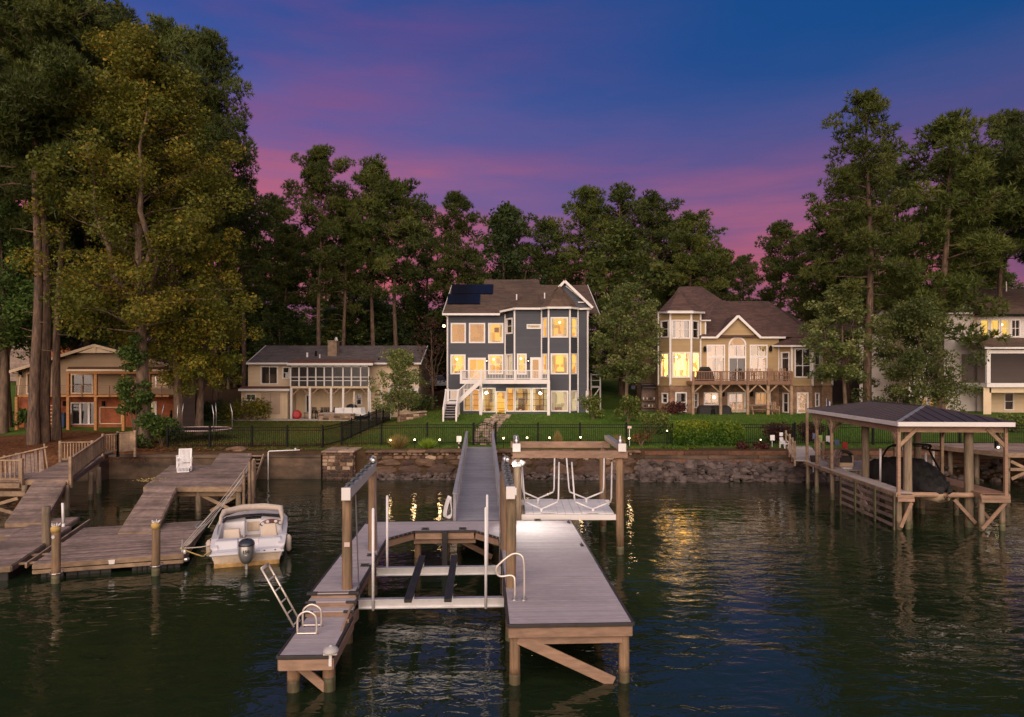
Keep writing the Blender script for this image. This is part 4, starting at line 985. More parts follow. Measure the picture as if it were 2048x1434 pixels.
q.bar((cx-.29, cy-.95, P0+.06), (cx+.29, cy-.95, P0+.06), .06, .05); q.build('footrest', 'white_plastic', lc)
for s in (-.33, .33):
    q = MB(); q.bar((cx+s, cy-.35, P0+.55), (cx+s, cy+.45, P0+.62), .08, .04); q.build('armrest', 'white_plastic', lc)
    for dy in (-.3, .35):
        q = MB(); q.bar((cx+s, cy+dy+.05, P0+.58), (cx+s, cy+dy, P0), .05, .05); q.build('leg', 'white_plastic', lc)
lc.scale = (.88, .88, .88)
q = MB(); q.box(-16.25, -15.95, 33.0, 33.25, PZ1, PZ1+.58); q.box(-16.27, -15.93, 32.98, 33.27, PZ1+.58, PZ1+.62); tag(q.build('storage_box', 'white_plastic', None, bevel=.02), 'pale upright plastic dock box behind the white lounge chair', 'box')
b = MB()
for i in range(110):
    a = random.uniform(0, 6.28); s = .05; x = -15.6+random.gauss(0, .28); y = 29.4+random.gauss(0, .3); dx_, dy_ = s*math.cos(a), s*math.sin(a)
    b.add([(x-dx_, y-dy_, PZ1+.012), (x+dy_*.7, y-dx_*.7, PZ1+.02), (x+dx_, y+dy_, PZ1+.03), (x-dy_*.7, y+dx_*.7, PZ1+.018)], [(0, 1, 2, 3)])
tag(b.build('fallen_leaves', 'rope_yellow', None, kind='stuff'), 'small drift of yellow leaves on the plank pier', 'leaves')
# ropes
def rope(pts, r, m, lab, cat='rope', grp=None):
    q = MB(); q.path(smooth_pts(pts, 4), r, 5); return tag(q.build('mooring_rope', m, None, True), lab, cat, grp)
A = lw(3.9, .1, .58)
for i, (zt, dx_, wh) in enumerate(((2.25, 0, 'topmost'), (1.98, .02, 'second'), (1.78, .06, 'third'), (1.66, .1, 'lowest'))):
    T = Vector((-11.02+dx_*-3, 28.6+i*.2, zt)); B_ = Vector(A)+Vector((.05*i, .08*i, .02*i)); m_ = T.lerp(B_, .5)-Vector((0, 0, .10))
    rope([T, m_, B_], .011, 'rope_white', wh+' of the white ropes slanting from the pier post to the floating dock')
for i, (w_, side) in enumerate((((-11.2, 24.4, .5), 'left'), ((-10.95, 24.6, .45), 'right'))):
    rope([(-11.0, 28.5, 2.1-.1*i), (-11.05, 27, 1.4), w_], .012, 'rope_white', f'thin white rope dropping steeply off the pier post, {side} of two')
rope([lw(3.9, 4.6, .5), (-11.4, 24.6, .45), (-10.9, 24.4, .62)], .02, 'rope_blue', 'dull blue bow rope from floating dock to the boat')
rope([A, Vector(lw(4.6, .5, .50)), (-9.5, 22.3, .62)], .02, 'rope_white', 'white stern rope from dock corner to the boat side')
rope([A, Vector(lw(4.5, .1, .30)), (-9.7, 21.6, .28), (-9.4, 21.9, .5)], .022, 'rope_yellow', 'sagging yellow rope from dock corner to the boat')
q = MB(); q.lathe([(.10, -.05), (.12, 0), (.1, .05)], lw(4.05, .15, .22), 8); q.ball(lw(4.02, .12, .45), .09, n=8, m=5); q.tube(lw(3.95, .1, .45), lw(3.97, .1, .85), .03, n=6); tag(q.build('dock_bracket', 'steel', None), 'grey corner bracket and chain stub where the boat ropes meet', 'bracket')

# ---- far-left neighbour: finger float, ramp and boardwalk
fb = thing('finger_float', 'narrow weathered finger float at the far left edge', 'floating dock', lw(-1, 0, 0))
b = MB(); planks(b, lw(-2.05, 0.0, .45), lw(-2.05, 5.3, .45), lw(-.55, 0.0, .45), lw(-.55, 5.3, .45), 37); planks(b, lw(-2.05, 5.3, .45), lw(-2.05, 7.0, .45), lw(-.75, 5.3, .45), lw(-.75, 7.0, .45), 12)
planks(b, lw(-8, 4.3, .45), lw(-8, 5.6, .45), lw(-2.07, 4.3, .45), lw(-2.07, 5.6, .45), 9); planks(b, lw(-7, .0, .45), lw(-7, 1.6, .45), lw(-2.07, .0, .45), lw(-2.07, 1.6, .45), 11)
b.build('decking', 'old_wood', fb, kind='stuff')
for (p, q2) in (((-.55, 0), (-.55, 5.3)), ((-7, 0), (-.55, 0)), ((-.75, 5.3), (-.75, 7)), ((-8, 4.28), (-2.07, 4.28)), ((-.28, .3), (-.28, 6.6))):
    q = MB(); q.bar(lw(*p, .34), lw(*q2, .34), .06, .16); q.build('rim_board', 'old_lumber', fb, bevel=.008)
for v in (.5, 1.5, 2.9):
    q = MB(); q.bar(lw(-.55, v, .36), lw(-.05, v+.02, .36), .12, .05); q.build('link_board', 'old_lumber', fb)
for (u0, u1, v0, v1) in ((-3.5, -2.2, .1, 1.4), (-1.9, -.65, .1, 1.4), (-1.9, -.7, 3.6, 5.0)):
    q = MB(); q.hexa([lw(u0, v0, -.25), lw(u1, v0, -.25), lw(u1, v1, -.25), lw(u0, v1, -.25)], [lw(u0, v0, .24), lw(u1, v0, .24), lw(u1, v1, .24), lw(u0, v1, .24)]); q.build('float_tank', 'black_plastic', fb, bevel=.02)
rb = thing('plank_ramp', 'weathered plank ramp from the far left boardwalk down to the finger float', 'ramp', (-18, 25, .5))
b = MB(); planks(b, (-18.55, 25.0, .52), (-20.25, 29.0, 1.5), (-17.3, 25.2, .52), (-18.95, 29.1, 1.5), 28); b.build('decking', 'old_wood', rb, kind='stuff')
for (p, q2) in (((-18.55, 25.0, .42), (-20.25, 29, 1.38)), ((-17.3, 25.2, .42), (-18.95, 29.1, 1.38))):
    q = MB(); q.bar(p, q2, .06, .18); q.build('side_beam', 'old_lumber', rb)
q = MB(); q.bar((-18.55, 24.98, .44), (-17.3, 25.18, .44), .05, .15); q.build('end_board', 'old_lumber', rb)
bw = thing('boardwalk', 'old boardwalk with plank railings at the far left shore', 'boardwalk', (-20, 31, 0))
b = MB(); planks(b, (-20.6, 28.9, 1.5), (-24.0, 37.2, 1.5), (-18.75, 28.9, 1.5), (-22.3, 37.2, 1.5), 56); planks(b, (-26, 28.6, 1.48), (-26, 31.2, 1.48), (-20.62, 28.6, 1.48), (-21.5, 31.2, 1.48), 17)
b.build('decking', 'old_wood', bw, kind='stuff')
q = MB(); q.bar((-20.6, 28.87, 1.38), (-18.75, 28.87, 1.38), .05, .18); q.build('rim_board', 'old_lumber', bw)
q = MB(); q.bar((-26, 28.57, 1.3), (-20.6, 28.57, 1.3), .06, .2); q.build('rim_board', 'old_lumber', bw)
q = MB(); q.bar((-26, 28.5, .98), (-20.3, 28.5, .98), .12, .2); q.build('cross_beam', 'old_lumber', bw)
q = MB(); q.bar((-18.75, 28.9, 1.36), (-22.3, 37.2, 1.36), .06, .22); q.build('side_beam', 'old_lumber', bw)
for (x, y) in ((-18.75, 28.75), (-18.95, 28.9), (-20.5, 28.7), (-20.0, 32.4), (-20.7, 34.2), (-22.5, 28.8)): piling(bw, x, y, 1.3, .11, 'pile_grey')
for (a, c) in (((-23, 28.5, .8), (-20.6, 28.5, .1)), ((-23, 28.45, .1), (-20.6, 28.45, .8))):
    q = MB(); q.bar(a, c, .05, .13); q.build('cross_brace', 'old_lumber', bw)
def picket_rail(root, a, c, h, n, w_, m='old_lumber', z0=.08, top=.0):
    a = Vector(a); c = Vector(c)
    for hh in (h, z0+.02):
        q = MB(); q.bar(a+Vector((0, 0, hh)), c+Vector((0, 0, hh)), .10 if hh == h else .05, .05 if hh == h else .1); q.build('rail', m, root)
    for i in range(n):
        p = a.lerp(c, (i+.5)/n); hh = h+top+random.uniform(-.02, .03)
        q = MB(); d = (c-a).normalized()*w_/2; nn = Vector((-d.y, d.x, 0)).normalized()*.012
        q.hexa([p-d-nn+Vector((0, 0, z0)), p+d-nn+Vector((0, 0, z0)), p+d+nn+Vector((0, 0, z0)), p-d+nn+Vector((0, 0, z0))], [p-d-nn+Vector((0, 0, hh)), p+d-nn+Vector((0, 0, hh)), p+d+nn+Vector((0, 0, hh)), p-d+nn+Vector((0, 0, hh))]); q.build('picket', m, root)
    for p in (a, c):
        q = MB(); q.box(p.x-.06, p.x+.06, p.y-.06, p.y+.06, p.z-.3, p.z+h+.08); q.build('post', m, root, bevel=.01)
picket_rail(bw, (-18.72, 28.95, 1.45), (-22.3, 37.2, 1.62), .95, 46, .14)
picket_rail(bw, (-26, 28.7, 1.45), (-20.62, 28.7, 1.45), .9, 28, .06)
picket_rail(bw, (-22.35, 37.3, 1.62), (-21.8, 37.75, 1.65), 1.0, 6, .06)
picket_rail(bw, (-21.8, 37.75, 1.6), (-21.1, 38.2, 1.62), 1.1, 6, .16)
picket_rail(bw, (-22.9, 34.6, 1.55), (-21.4, 34.8, 1.55), .95, 11, .05)
br = thing('broken_fence', 'collapsing grey plank fence leaning on the straw bank', 'fence', (-24, 34, 1.2))
for i in range(12):
    x = -25.2+i*.17; q = MB(); q.bar((x, 34, .9), (x-.1+random.uniform(-.1, .12), 34.1, 1.9+.03*i+random.uniform(-.12, .05)), .14, .025); q.build('plank', 'old_wood', br)
q = MB(); q.bar((-25.6, 33.95, 1.75), (-23.1, 33.95, 2.35), .05, .06); q.build('rail', 'old_lumber', br)
q = MB(); q.bar((-23.1, 34, 1.1), (-23.3, 34, 2.5), .07, .07); q.build('post', 'old_lumber', br)

# ================================================================ MOTOR BOAT (local: y towards the bow)
BR = R(17.5)
boat = thing('motor_boat', 'white motor boat with folded canvas top and silver outboard, moored at the floating dock', 'boat', (-8.28, 21.35, 0), local=True, rz=BR)
st = [(0, 1.06, .46), (.4, 1.10, .56), (.9, 1.13, .74), (2, 1.16, .80), (3.2, 1.14, .88), (4.2, .98, .84), (5.0, .68, .80), (5.5, .36, .78), (5.8, .03, .78)]
def loft(mb, rows, closed=False):
    n = len(rows[0]); vs = [p for r_ in rows for p in r_]; fs = []
    for i in range(len(rows)-1):
        for k in range(n-1): fs.append((i*n+k, i*n+k+1, (i+1)*n+k+1, (i+1)*n+k))
    mb.add(vs, fs, .5)
q = MB()
loft(q, [[(-w_*1.0, y, z), (-w_*.99, y, z*.62), (-w_*.93, y, .24), (-w_*.88, y, .12+.02*y)] for (y, w_, z) in st]); loft(q, [[(w_*.88, y, .12+.02*y), (w_*.93, y, .24), (w_*.99, y, z*.62), (w_*1.0, y, z)] for (y, w_, z) in st])
q.add([(-1.06, 0, .46), (-.98, 0, .24), (.98, 0, .24), (1.06, 0, .46)], [(0, 1, 2, 3)], .5)
hull = q.build('hull', 'boat_white', boat, True)
q = MB(); q.bar((-1.09, .0, .43), (1.09, .0, .43), .1, .07); q.build('stern_rim', 'boat_white', hull, bevel=.02)
q = MB()
loft(q, [[(-w_*.94, y, .25), (-w_*.90, y, .1+.02*y), (-w_*.5, y, -.2)] for (y, w_, z) in st]); loft(q, [[(w_*.5, y, -.2), (w_*.90, y, .1+.02*y), (w_*.94, y, .25)] for (y, w_, z) in st])
q.add([(-1.0, -.01, .38), (-.955, -.01, .13), (.955, -.01, .13), (1.0, -.01, .38)], [(0, 1, 2, 3)], .5); q.build('lower_hull', 'boat_stain', boat, True)
q = MB(); q.bar((-.96, -.03, .06), (.96, -.03, .06), .06, .17); q.build('waterline_scum', 'boat_scum', boat, bevel=.03)
# stern deck sloping up to the seats
q = MB(); q.hexa([(-1.06, .04, .40), (1.06, .04, .40), (1.1, .75, .40), (-1.1, .75, .40)], [(-1.06, .04, .47), (1.06, .04, .47), (1.1, .75, .52), (-1.1, .75, .52)])
for s in (-1, 1):
    q.hexa([(s*.30, .38, .46), (s*1.06, .38, .46), (s*1.08, .95, .46), (s*.30, .95, .46)], [(s*.32, .62, .73), (s*.98, .62, .73), (s*1.02, .95, .75), (s*.32, .95, .75)])
q.box(-.32, .32, .7, .95, .46, .72); q.build('stern_deck', 'boat_white', boat, bevel=.03)
q = MB(); q.box(.34, 1.02, -.02, .12, .42, .52); q.build('boarding_step', 'boat_white', boat, bevel=.03)
q = MB(); q.box(.48, .53, -.035, -.02, .43, .5); q.build('latch', 'engine_dark', boat); q = MB(); q.box(.8, .85, -.035, -.02, .43, .5); q.build('latch', 'engine_dark', boat)
# side decks, cockpit floor, fore deck
for s in (-1, 1):
    q = MB()
    for i in range(1, 5):
        (y0, w0, z0), (y1, w1, z1) = st[i], st[i+1]
        q.hexa([(s*w0*.84, y0, .2), (s*(w0-.01), y0, z0-.06), (s*(w1-.01), y1, z1-.06), (s*w1*.84, y1, .2)], [(s*w0*.82, y0, z0+.03), (s*w0*1.01, y0, z0+.01), (s*w1*1.01, y1, z1+.01), (s*w1*.82, y1, z1+.03)])
    q.build('side_deck', 'boat_white', boat)
q = MB(); q.box(-.95, .95, .9, 3.5, .2, .27); q.build('cockpit_floor', 'patio', boat)
q = MB(); q.box(-.25, .25, 1.1, 2.1, .27, .285); q.build('floor_hatch', 'deck_brown', boat)
q = MB(); loft(q, [[(-w_, y, z), (-w_*.5, y, z+.07*min(1, w_)), (0, y, z+.10*min(1, w_)), (w_*.5, y, z+.10*min(1, w_)), (w_, y, z)] for (y, w_, z) in st[4:]]); q.build('fore_deck', 'boat_white', boat, True)
q = MB()
for x0, x1 in ((-.98, -.26), (.26, .98)): q.hexa([(x0, 2.75, .27), (x1, 2.75, .27), (x1, 3.3, .27), (x0, 3.3, .27)], [(x0, 2.85, .88), (x1, 2.85, .88), (x1, 3.3, .95), (x0, 3.3, .95)])
q.build('dashboard', 'boat_white', boat, bevel=.03)
q = MB(); q.box(-.27, .27, 3.16, 3.2, .27, .88); q.build('cabin_door', 'boat_white', boat, bevel=.01); q = MB(); q.box(-.2, .2, 3.14, 3.16, .42, .78); q.build('cabin_door_panel', 'boat_stain', boat, bevel=.02)
q = MB(); q.add([(.62+.40*math.cos(a), 2.74+.10*math.sin(a)*0, .72+.22*math.sin(a)) for a in np.linspace(0, math.pi, 9)]+[(.62+.28*math.cos(a), 2.72, .68+.10*math.sin(a)) for a in np.linspace(math.pi, 0, 9)], [(i, i+1, 16-i, 17-i) for i in range(8)]); q.build('burl_dash_panel', 'burl', boat)
q = MB()
for i, a in enumerate((.5, 1.15, 1.95, 2.6)): q.lathe([(.055, -.015), (.055, 0)], (.62+.34*math.cos(a), 2.715, .70+.16*math.sin(a)), 10, axis='y')
q.build('gauge', 'boat_white', boat)
for i in range(1): pass
q = MB(); q.path([(.62+.15*math.cos(a), 2.52, .62+.15*math.sin(a)) for a in np.linspace(0, 6.28, 13)], .018, 6); q.build('steering_wheel', 'engine_dark', boat, True)
# seats
q = MB(); q.hexa([(-.92, .98, .27), (-.28, .98, .27), (-.28, 2.3, .27), (-.92, 2.3, .27)], [(-.92, .98, .50), (-.28, .98, .50), (-.28, 2.3, .52), (-.92, 2.3, .52)]); q.hexa([(-.88, 1.55, .52), (-.32, 1.55, .52), (-.32, 1.95, .52), (-.88, 1.95, .52)], [(-.84, 1.78, .86), (-.36, 1.78, .86), (-.36, 1.92, .86), (-.84, 1.92, .86)]); q.hexa([(-.86, 1.0, .50), (-.34, 1.0, .50), (-.34, 1.6, .50), (-.86, 1.6, .50)], [(-.84, 1.0, .57), (-.36, 1.0, .57), (-.36, 1.55, .6), (-.84, 1.55, .6)]); q.build('passenger_seat', 'vinyl', boat, bevel=.03)
q = MB(); q.hexa([(.34, 1.55, .50), (.86, 1.55, .50), (.86, 2.0, .50), (.34, 2.0, .50)], [(.34, 1.55, .60), (.86, 1.55, .60), (.86, 2.05, .60), (.34, 2.05, .60)]); q.hexa([(.33, 1.38, .50), (.87, 1.38, .50), (.87, 1.55, .50), (.33, 1.55, .50)], [(.38, 1.46, 1.04), (.82, 1.46, 1.04), (.80, 1.58, 1.04), (.40, 1.58, 1.04)]); q.box(.52, .68, 1.6, 1.8, .27, .5); q.build('helm_seat', 'vinyl', boat, bevel=.04)
q = MB(); q.bar((.42, 1.34, .52), (.80, 1.34, .52), .05, .16); q.build('seat_handle', 'boat_white', boat, bevel=.02)
q = MB(); q.box(.50, .82, .90, .97, .62, .74); q.build('stern_locker', 'red', boat, bevel=.01)
boat.scale = (1, 1, .92)
# windshield and folded canvas
q = MB(); fr = [(-.98, 2.75), (-.9, 3.05), (-.3, 3.35), (.3, 3.35), (.9, 3.05), (.98, 2.75)]
ob = MB()
for (x0, y0), (x1, y1) in zip(fr[:-1], fr[1:]):
    g_ = MB(); g_.hexa([(x0, y0, .90), (x1, y1, .90), (x1, y1+.01, .90), (x0, y0+.01, .90)], [(x0*.95, y0-.25, 1.10), (x1*.95, y1-.25, 1.10), (x1*.95, y1-.24, 1.10), (x0*.95, y0-.24, 1.10)]); g_.build('windshield_pane', 'glass_screen', boat)
    ob.bar((x0, y0, .90), (x1, y1, .90), .03, .03); ob.bar((x0, y0, .90), (x0*.95, y0-.25, 1.10), .025, .025)
ob.bar((.98, 2.75, .90), (.93, 2.5, 1.10), .025, .025); ob.build('windshield_frame', 'engine_dark', boat)
q = MB(); q.path([(-1.0, 2.0, 1.0), (-.99, 2.35, 1.2), (-.93, 2.75, 1.3), (-.35, 3.08, 1.36), (.35, 3.08, 1.36), (.93, 2.75, 1.33), (.99, 2.35, 1.05), (1.0, 2.0, .9)], [.03, .06, .12, .135, .135, .12, .06, .03], 8); q.build('folded_canvas', 'canvas', boat, True)
for s in (-1, 1):
    q = MB(); q.path([(s*1.0, 1.3, .82), (s*1.02, 1.8, .92), (s*1.0, 2.5, 1.08)], .016, 6); q.build('canvas_bow', 'steel', boat, True)
    q = MB(); q.lathe([(.03, -.30), (.085, -.24), (.09, .2), (.05, .27), (.02, .3)], (s*1.22, 1.0, .42), 10); q.tube((s*1.22, 1.0, .7), (s*1.1, 1.05, .8), .01, n=4); q.build('fender', 'canvas', boat, True)
# outboard
q = MB(); rows = []
for (z, rx, ry, oy) in ((.18, .07, .10, 0), (.24, .14, .2, 0), (.36, .20, .27, 0), (.52, .245, .31, 0), (.70, .245, .31, .0), (.80, .24, .30, .01)):
    rows.append([(rx*math.copysign(abs(math.cos(a))**.75, math.cos(a)), -.36+oy+ry*math.copysign(abs(math.sin(a))**.75, math.sin(a)), z) for a in np.linspace(0, 2*math.pi, 21)])
loft(q, rows); q.build('engine_cowl', 'engine', boat, True)
q = MB(); rows = []
for (z, rx, ry, oy) in ((.80, .238, .298, .01), (.82, .245, .305, .01), (.90, .22, .28, .02), (.96, .15, .2, .04), (.985, .05, .08, .05)):
    rows.append([(rx*math.copysign(abs(math.cos(a))**.75, math.cos(a)), -.36+oy+ry*math.copysign(abs(math.sin(a))**.75, math.sin(a)), z) for a in np.linspace(0, 2*math.pi, 21)])
loft(q, rows); q.build('engine_cap', 'engine_dark', boat, True)
q = MB(); q.path([(-.20, -.56, .845), (-.1, -.66, .825), (-.03, -.675, .82)], .013, 5); q.path([(.20, -.56, .845), (.1, -.66, .825), (.03, -.675, .82)], .013, 5); q.build('cowl_stripe', 'black_plastic', boat)
q = MB(); q.box(-.05, .05, -.42, -.28, -.5, .2); q.box(-.06, .06, -.28, .1, .25, .45); q.build('engine_leg', 'engine', boat, bevel=.02)
tx = bpy.data.curves.new('engine_number', 'FONT'); tx.body = '150'; tx.size = .135; tx.align_x = 'CENTER'; tx.extrude = .004; tx.offset = .003
to = bpy.data.objects.new('tmp_text', tx); COL.objects.link(to)
me = bpy.data.meshes.new_from_object(to); bpy.data.objects.remove(to); me.materials.clear(); me.materials.append(MATS['cover_black'])
o = link('engine_number', me, boat); o.location = (0, -.676, .60); o.rotation_euler = (R(90), 0, 0)
q = MB(); q.box(-.035, .035, -.677, -.668, .52, .535); q.build('engine_badge', 'boat_white', boat)
# ================================================================ HOUSES
class Face:
    """a vertical wall plane: a along the wall, z up, d outward"""
    def __init__(s, p, q):
        s.x, s.y = p; d = Vector((q[0]-p[0], q[1]-p[1])); s.len = d.length; d.normalize(); s.dx, s.dy = d; s.nx, s.ny = d.y, -d.x
    def p(s, a, z, d=0): return (s.x+s.dx*a+s.nx*d, s.y+s.dy*a+s.ny*d, z)
    def a(s, x): return (x-s.x)/s.dx
    def box(s, mb, a0, a1, z0, z1, d0, d1, r=None):
        mb.hexa([s.p(a0, z0, d1), s.p(a1, z0, d1), s.p(a1, z0, d0), s.p(a0, z0, d0)], [s.p(a0, z1, d1), s.p(a1, z1, d1), s.p(a1, z1, d0), s.p(a0, z1, d0)], r)
def siding(root, F, z0, z1, m, holes=(), h=.2, a0=0., a1=None, lim=None, name='wall', lap=.022, vertical=False):
    """lapped boards, each lap real relief, with openings left out"""
    mb = MB(); a1 = F.len if a1 is None else a1
    if vertical:
        F.box(mb, a0, a1, z0, z1, -.1, 0); a = a0+.2
        while a < a1: F.box(mb, a-.02, a+.02, z0, z1, 0, .018); a += .4
        return mb.build(name, m, root)
    zs = sorted(set([z0, z1]+[z0+i*h for i in range(1, int((z1-z0)/h)+1)]+[q for H in holes for q in H[2:4] if z0 < q < z1]))
    for za, zb in zip(zs[:-1], zs[1:]):
        if zb-za < 1e-4: continue
        zm = (za+zb)/2; lo, hi = (a0, a1) if lim is None else lim(zm)
        lo = max(lo, a0); hi = min(hi, a1); segs = [(lo, hi)]
        for (ha, hb, hz, hw) in holes:
            if hz < zm < hw:
                ns = []
                for (p, q) in segs:
                    if hb <= p or ha >= q: ns.append((p, q)); continue
                    if ha > p: ns.append((p, ha))
                    if hb < q: ns.append((hb, q))
                segs = ns
        k = math.floor((za-z0)/h+1e-6); ta, tb = (za-z0-k*h)/h, (zb-z0-k*h)/h; rr = random.random()
        for (p, q) in segs:
            if q-p < .01: continue
            mb.add([F.p(p, za, lap*(1-ta)), F.p(q, za, lap*(1-ta)), F.p(q, zb, lap*(1-tb)), F.p(p, zb, lap*(1-tb))], [(0, 1, 2, 3)], rr)
            if ta < .01: mb.add([F.p(p, za, 0), F.p(q, za, 0), F.p(q, za, lap), F.p(p, za, lap)], [(0, 1, 2, 3)], rr)
    return mb.build(name, m, root)
KIND = {'amber': ('glass_clear', 'room_amber'), 'gold': ('glass_clear', 'room_gold'), 'peach': ('glass_clear', 'room_peach'), 'cream': ('glass_clear', 'room_cream'), 'dim': ('glass_clear', 'room_dim'),
        'bright': ('glass_clear', 'room_bright'), 'dark': ('glass_dark', 'room_dark'), 'yellow': ('glass_clear', 'room_yellow'), 'blush': ('glass_reflect', 'peach_reflection_glow'), 'sun': ('glass_reflect', 'room_dim')}
def window(root, F, a0, a1, z0, z1, kind, cols=1, rows=1, fw=.11, name='window', depth=.7, trim='white_trim', split=None, door=False, mw=.045):
    q = MB()
    F.box(q, a0, a0+fw, z0, z1, -.08, .055); F.box(q, a1-fw, a1, z0, z1, -.08, .055); F.box(q, a0+fw, a1-fw, z1-fw, z1, -.08, .055); F.box(q, a0+fw, a1-fw, z0, z0+fw*(1.0 if not door else .6), -.08, .06)
    o = q.build(name, trim, root)
    b0, b1, y0, y1 = a0+fw, a1-fw, z0+fw*(1 if not door else .6), z1-fw
    q = MB()
    for i in range(1, cols): c = b0+(b1-b0)*i/cols; F.box(q, c-mw/2, c+mw/2, y0, y1, -.05, .02)
    for j in range(1, rows): c = y0+(y1-y0)*(j/rows if split is None else split); F.box(q, b0, b1, c-mw/2, c+mw/2, -.048, .018)
    if q.v: q.build('muntin', trim, o)
    pane, room = KIND[kind]
    q = MB(); q.poly([F.p(b0, y0, -.06), F.p(b1, y0, -.06), F.p(b1, y1, -.06), F.p(b0, y1, -.06)]); q.build('pane', pane, o)
    q = MB(); d = -depth; e = .02
    c = [(a0+e, z0+e), (a1-e, z0+e), (a1-e, z1-e), (a0+e, z1-e)]
    q.poly([F.p(*k, d) for k in c])
    for i in range(4): q.poly([F.p(*c[i], -.085), F.p(*c[(i+1) % 4], -.085), F.p(*c[(i+1) % 4], d), F.p(*c[i], d)])
    q.build('room', room, o)
    if kind in ('gold', 'amber', 'cream', 'bright', 'yellow', 'dim', 'peach') and a1-a0 > .8 and not door:
        q = MB(); f = random.uniform(.1, .5); F.box(q, a0+.1+f*(a1-a0)*.5, a0+.1+min(.9, f+.45)*(a1-a0)*.9, z0+.05, z0+random.uniform(.2, .42)*(1 if kind != 'peach' else .1), d+.05, d+.3)
        if random.random() < .35 and kind != 'peach': c_ = a0+(a1-a0)*random.uniform(.3, .7); F.box(q, c_-.2, c_+.2, z0+(z1-z0)*.55, z0+(z1-z0)*.8, d+.01, d+.03)
        q.build('furniture', random.choice(['deck_brown', 'vinyl', 'old_lumber']), o)
        if random.random() < .65 and kind != 'peach':
            q = MB(); w_ = .16*(a1-a0)
            for u in (a0+fw, a1-fw-w_):
                for j in range(4): F.box(q, u+w_*j/4, u+w_*(j+.7)/4, y0, y1, -.14-.03*(j % 2), -.11-.03*(j % 2))
            q.build('curtain', 'room_cream' if kind != 'cream' else 'vinyl', o)  # glowing material stands in for room light on the cloth, except in cream rooms
        if random.random() < .6 and kind not in ('peach', 'dim'): q = MB(); q.ball(F.p(a0+(a1-a0)*random.uniform(.3, .75), z1-.4, -.45), .085, n=8, m=5); q.build('ceiling_lamp', 'bulb', o, True)
    return o
def lamp_shade(o, F, a, z, d, s=.14, m='bulb'):
    q = MB(); c = F.p(a, z, d); q.lathe([(s*.9, -s), (s*.5, s)], c, 10); q.build('lamp_shade', m, o)
def inside(o, F, boxes, m):
    q = MB()
    for (a0, a1, z0, z1, d0, d1) in boxes: F.box(q, a0, a1, z0, z1, d0, d1)
    q.build('furniture', m, o)
def roof(root, quads, m, name='roof', h=.24, lift=.02):
    """shingled roof planes: (eave_left, eave_right, ridge_right, ridge_left), rows of tabs with a raised lower edge"""
    mb = MB()
    for (A, B_, C, D) in quads:
        A, B_, C, D = map(Vector, (A, B_, C, D)); n = max(2, int(((D-A).length+(C-B_).length)/2/h))
        nn = (B_-A).cross(D-A); nn = nn.normalized() if nn.length > 1e-6 else (B_-A).cross(C-A).normalized(); nn = nn if nn.z > 0 else -nn
        for i in range(n):
            t0, t1 = i/n, (i+1)/n; a, b_ = A.lerp(D, t0), B_.lerp(C, t0); d, c = A.lerp(D, t1), B_.lerp(C, t1); w_ = (b_-a).length
            k = max(1, int(w_/.55)); cuts = sorted([0, 1]+[(j+random.uniform(-.3, .3))/k for j in range(1, k)])
            for s0, s1 in zip(cuts[:-1], cuts[1:]):
                l = lift*random.uniform(.7, 1.2)
                p = [a.lerp(b_, s0)+nn*l, a.lerp(b_, s1)+nn*l, d.lerp(c, s1)+nn*.002, d.lerp(c, s0)+nn*.002]
                mb.add(p+[a.lerp(b_, s0), a.lerp(b_, s1)], [(0, 1, 2, 3), (4, 5, 1, 0)])
    return mb.build(name, m, root)
def trim(root, a, b_, w_, h, name='trim', m='white_trim', bevel=0):
    q = MB(); q.bar(a, b_, w_, h); return q.build(name, m, root, bevel=bevel)
def corner(root, x, y, z0, z1, w_=.13, m='white_trim'):
    q = MB(); q.box(x-w_/2, x+w_/2, y-.045, y+.05, z0, z1); return q.build('corner_board', m, root)
def baluster_rail(root, a, b_, z, h, m, sp=.13, w_=.035, topw=.1, post=None):
    """a rail between two 3-D points at deck height: top and bottom rail, balusters as one part"""
    a = Vector(a); b_ = Vector(b_); up = Vector((0, 0, 1))
    for hh, ww, th in ((h, topw, .07), (.1, .05, .06)):
        q = MB(); q.bar(a+up*hh, b_+up*hh, ww, th); q.build('rail', m, root)
    n = int((b_-a).length/sp); q = MB()
    for i in range(1, n):
        p = a.lerp(b_, i/n); q.box(p.x-w_/2, p.x+w_/2, p.y-w_/2, p.y+w_/2, p.z+.1, p.z+h-.03)
    q.build('baluster', m, root, kind='stuff')

# ---------------------------------------------------------------- navy house
Y0, YB, YT, YD, YG = 57.4, 56.2, 55.4, 53.2, 54.6
nx = lambda zx, Y: X(860+zx/4.218, Y)
nz = lambda zy, Y: Zp(540+zy/4.218, Y)
nh = thing('navy_house', 'three storey navy blue house with white trim, lit windows and solar panels', 'house', (0, 57, 2.7))
gb = 2.35
FL = Face((nx(148, Y0), Y0), (nx(635, Y0), Y0)); FA = Face((nx(635, Y0), Y0), (nx(713, YB), YB)); FM = Face((nx(713, YB), YB), (nx(942, YB), YB))
FT1 = Face((nx(942, YB), YB), (nx(1000, YT), YT)); FT2 = Face((nx(1000, YT), YT), (nx(1180, YT), YT)); FT3 = Face((nx(1180, YT), YT), (nx(1247, YB), YB)); FR = Face((nx(1247, YB), YB), (nx(1330, YB), YB))
def NW(F, Y, z, kind, cols=1, rows=1, fw=.12, **kw):
    zx0, zx1, zy0, zy1 = z
    if F in (FL, FM, FT2, FR): a0, a1 = F.a(nx(zx0, Y)), F.a(nx(zx1, Y))
    else: a0, a1 = zx0*F.len, zx1*F.len
    H = (a0, a1, nz(zy1, Y), nz(zy0, Y)); o = window(nh, F, *H, kind, cols, rows, fw, **kw); return H, o
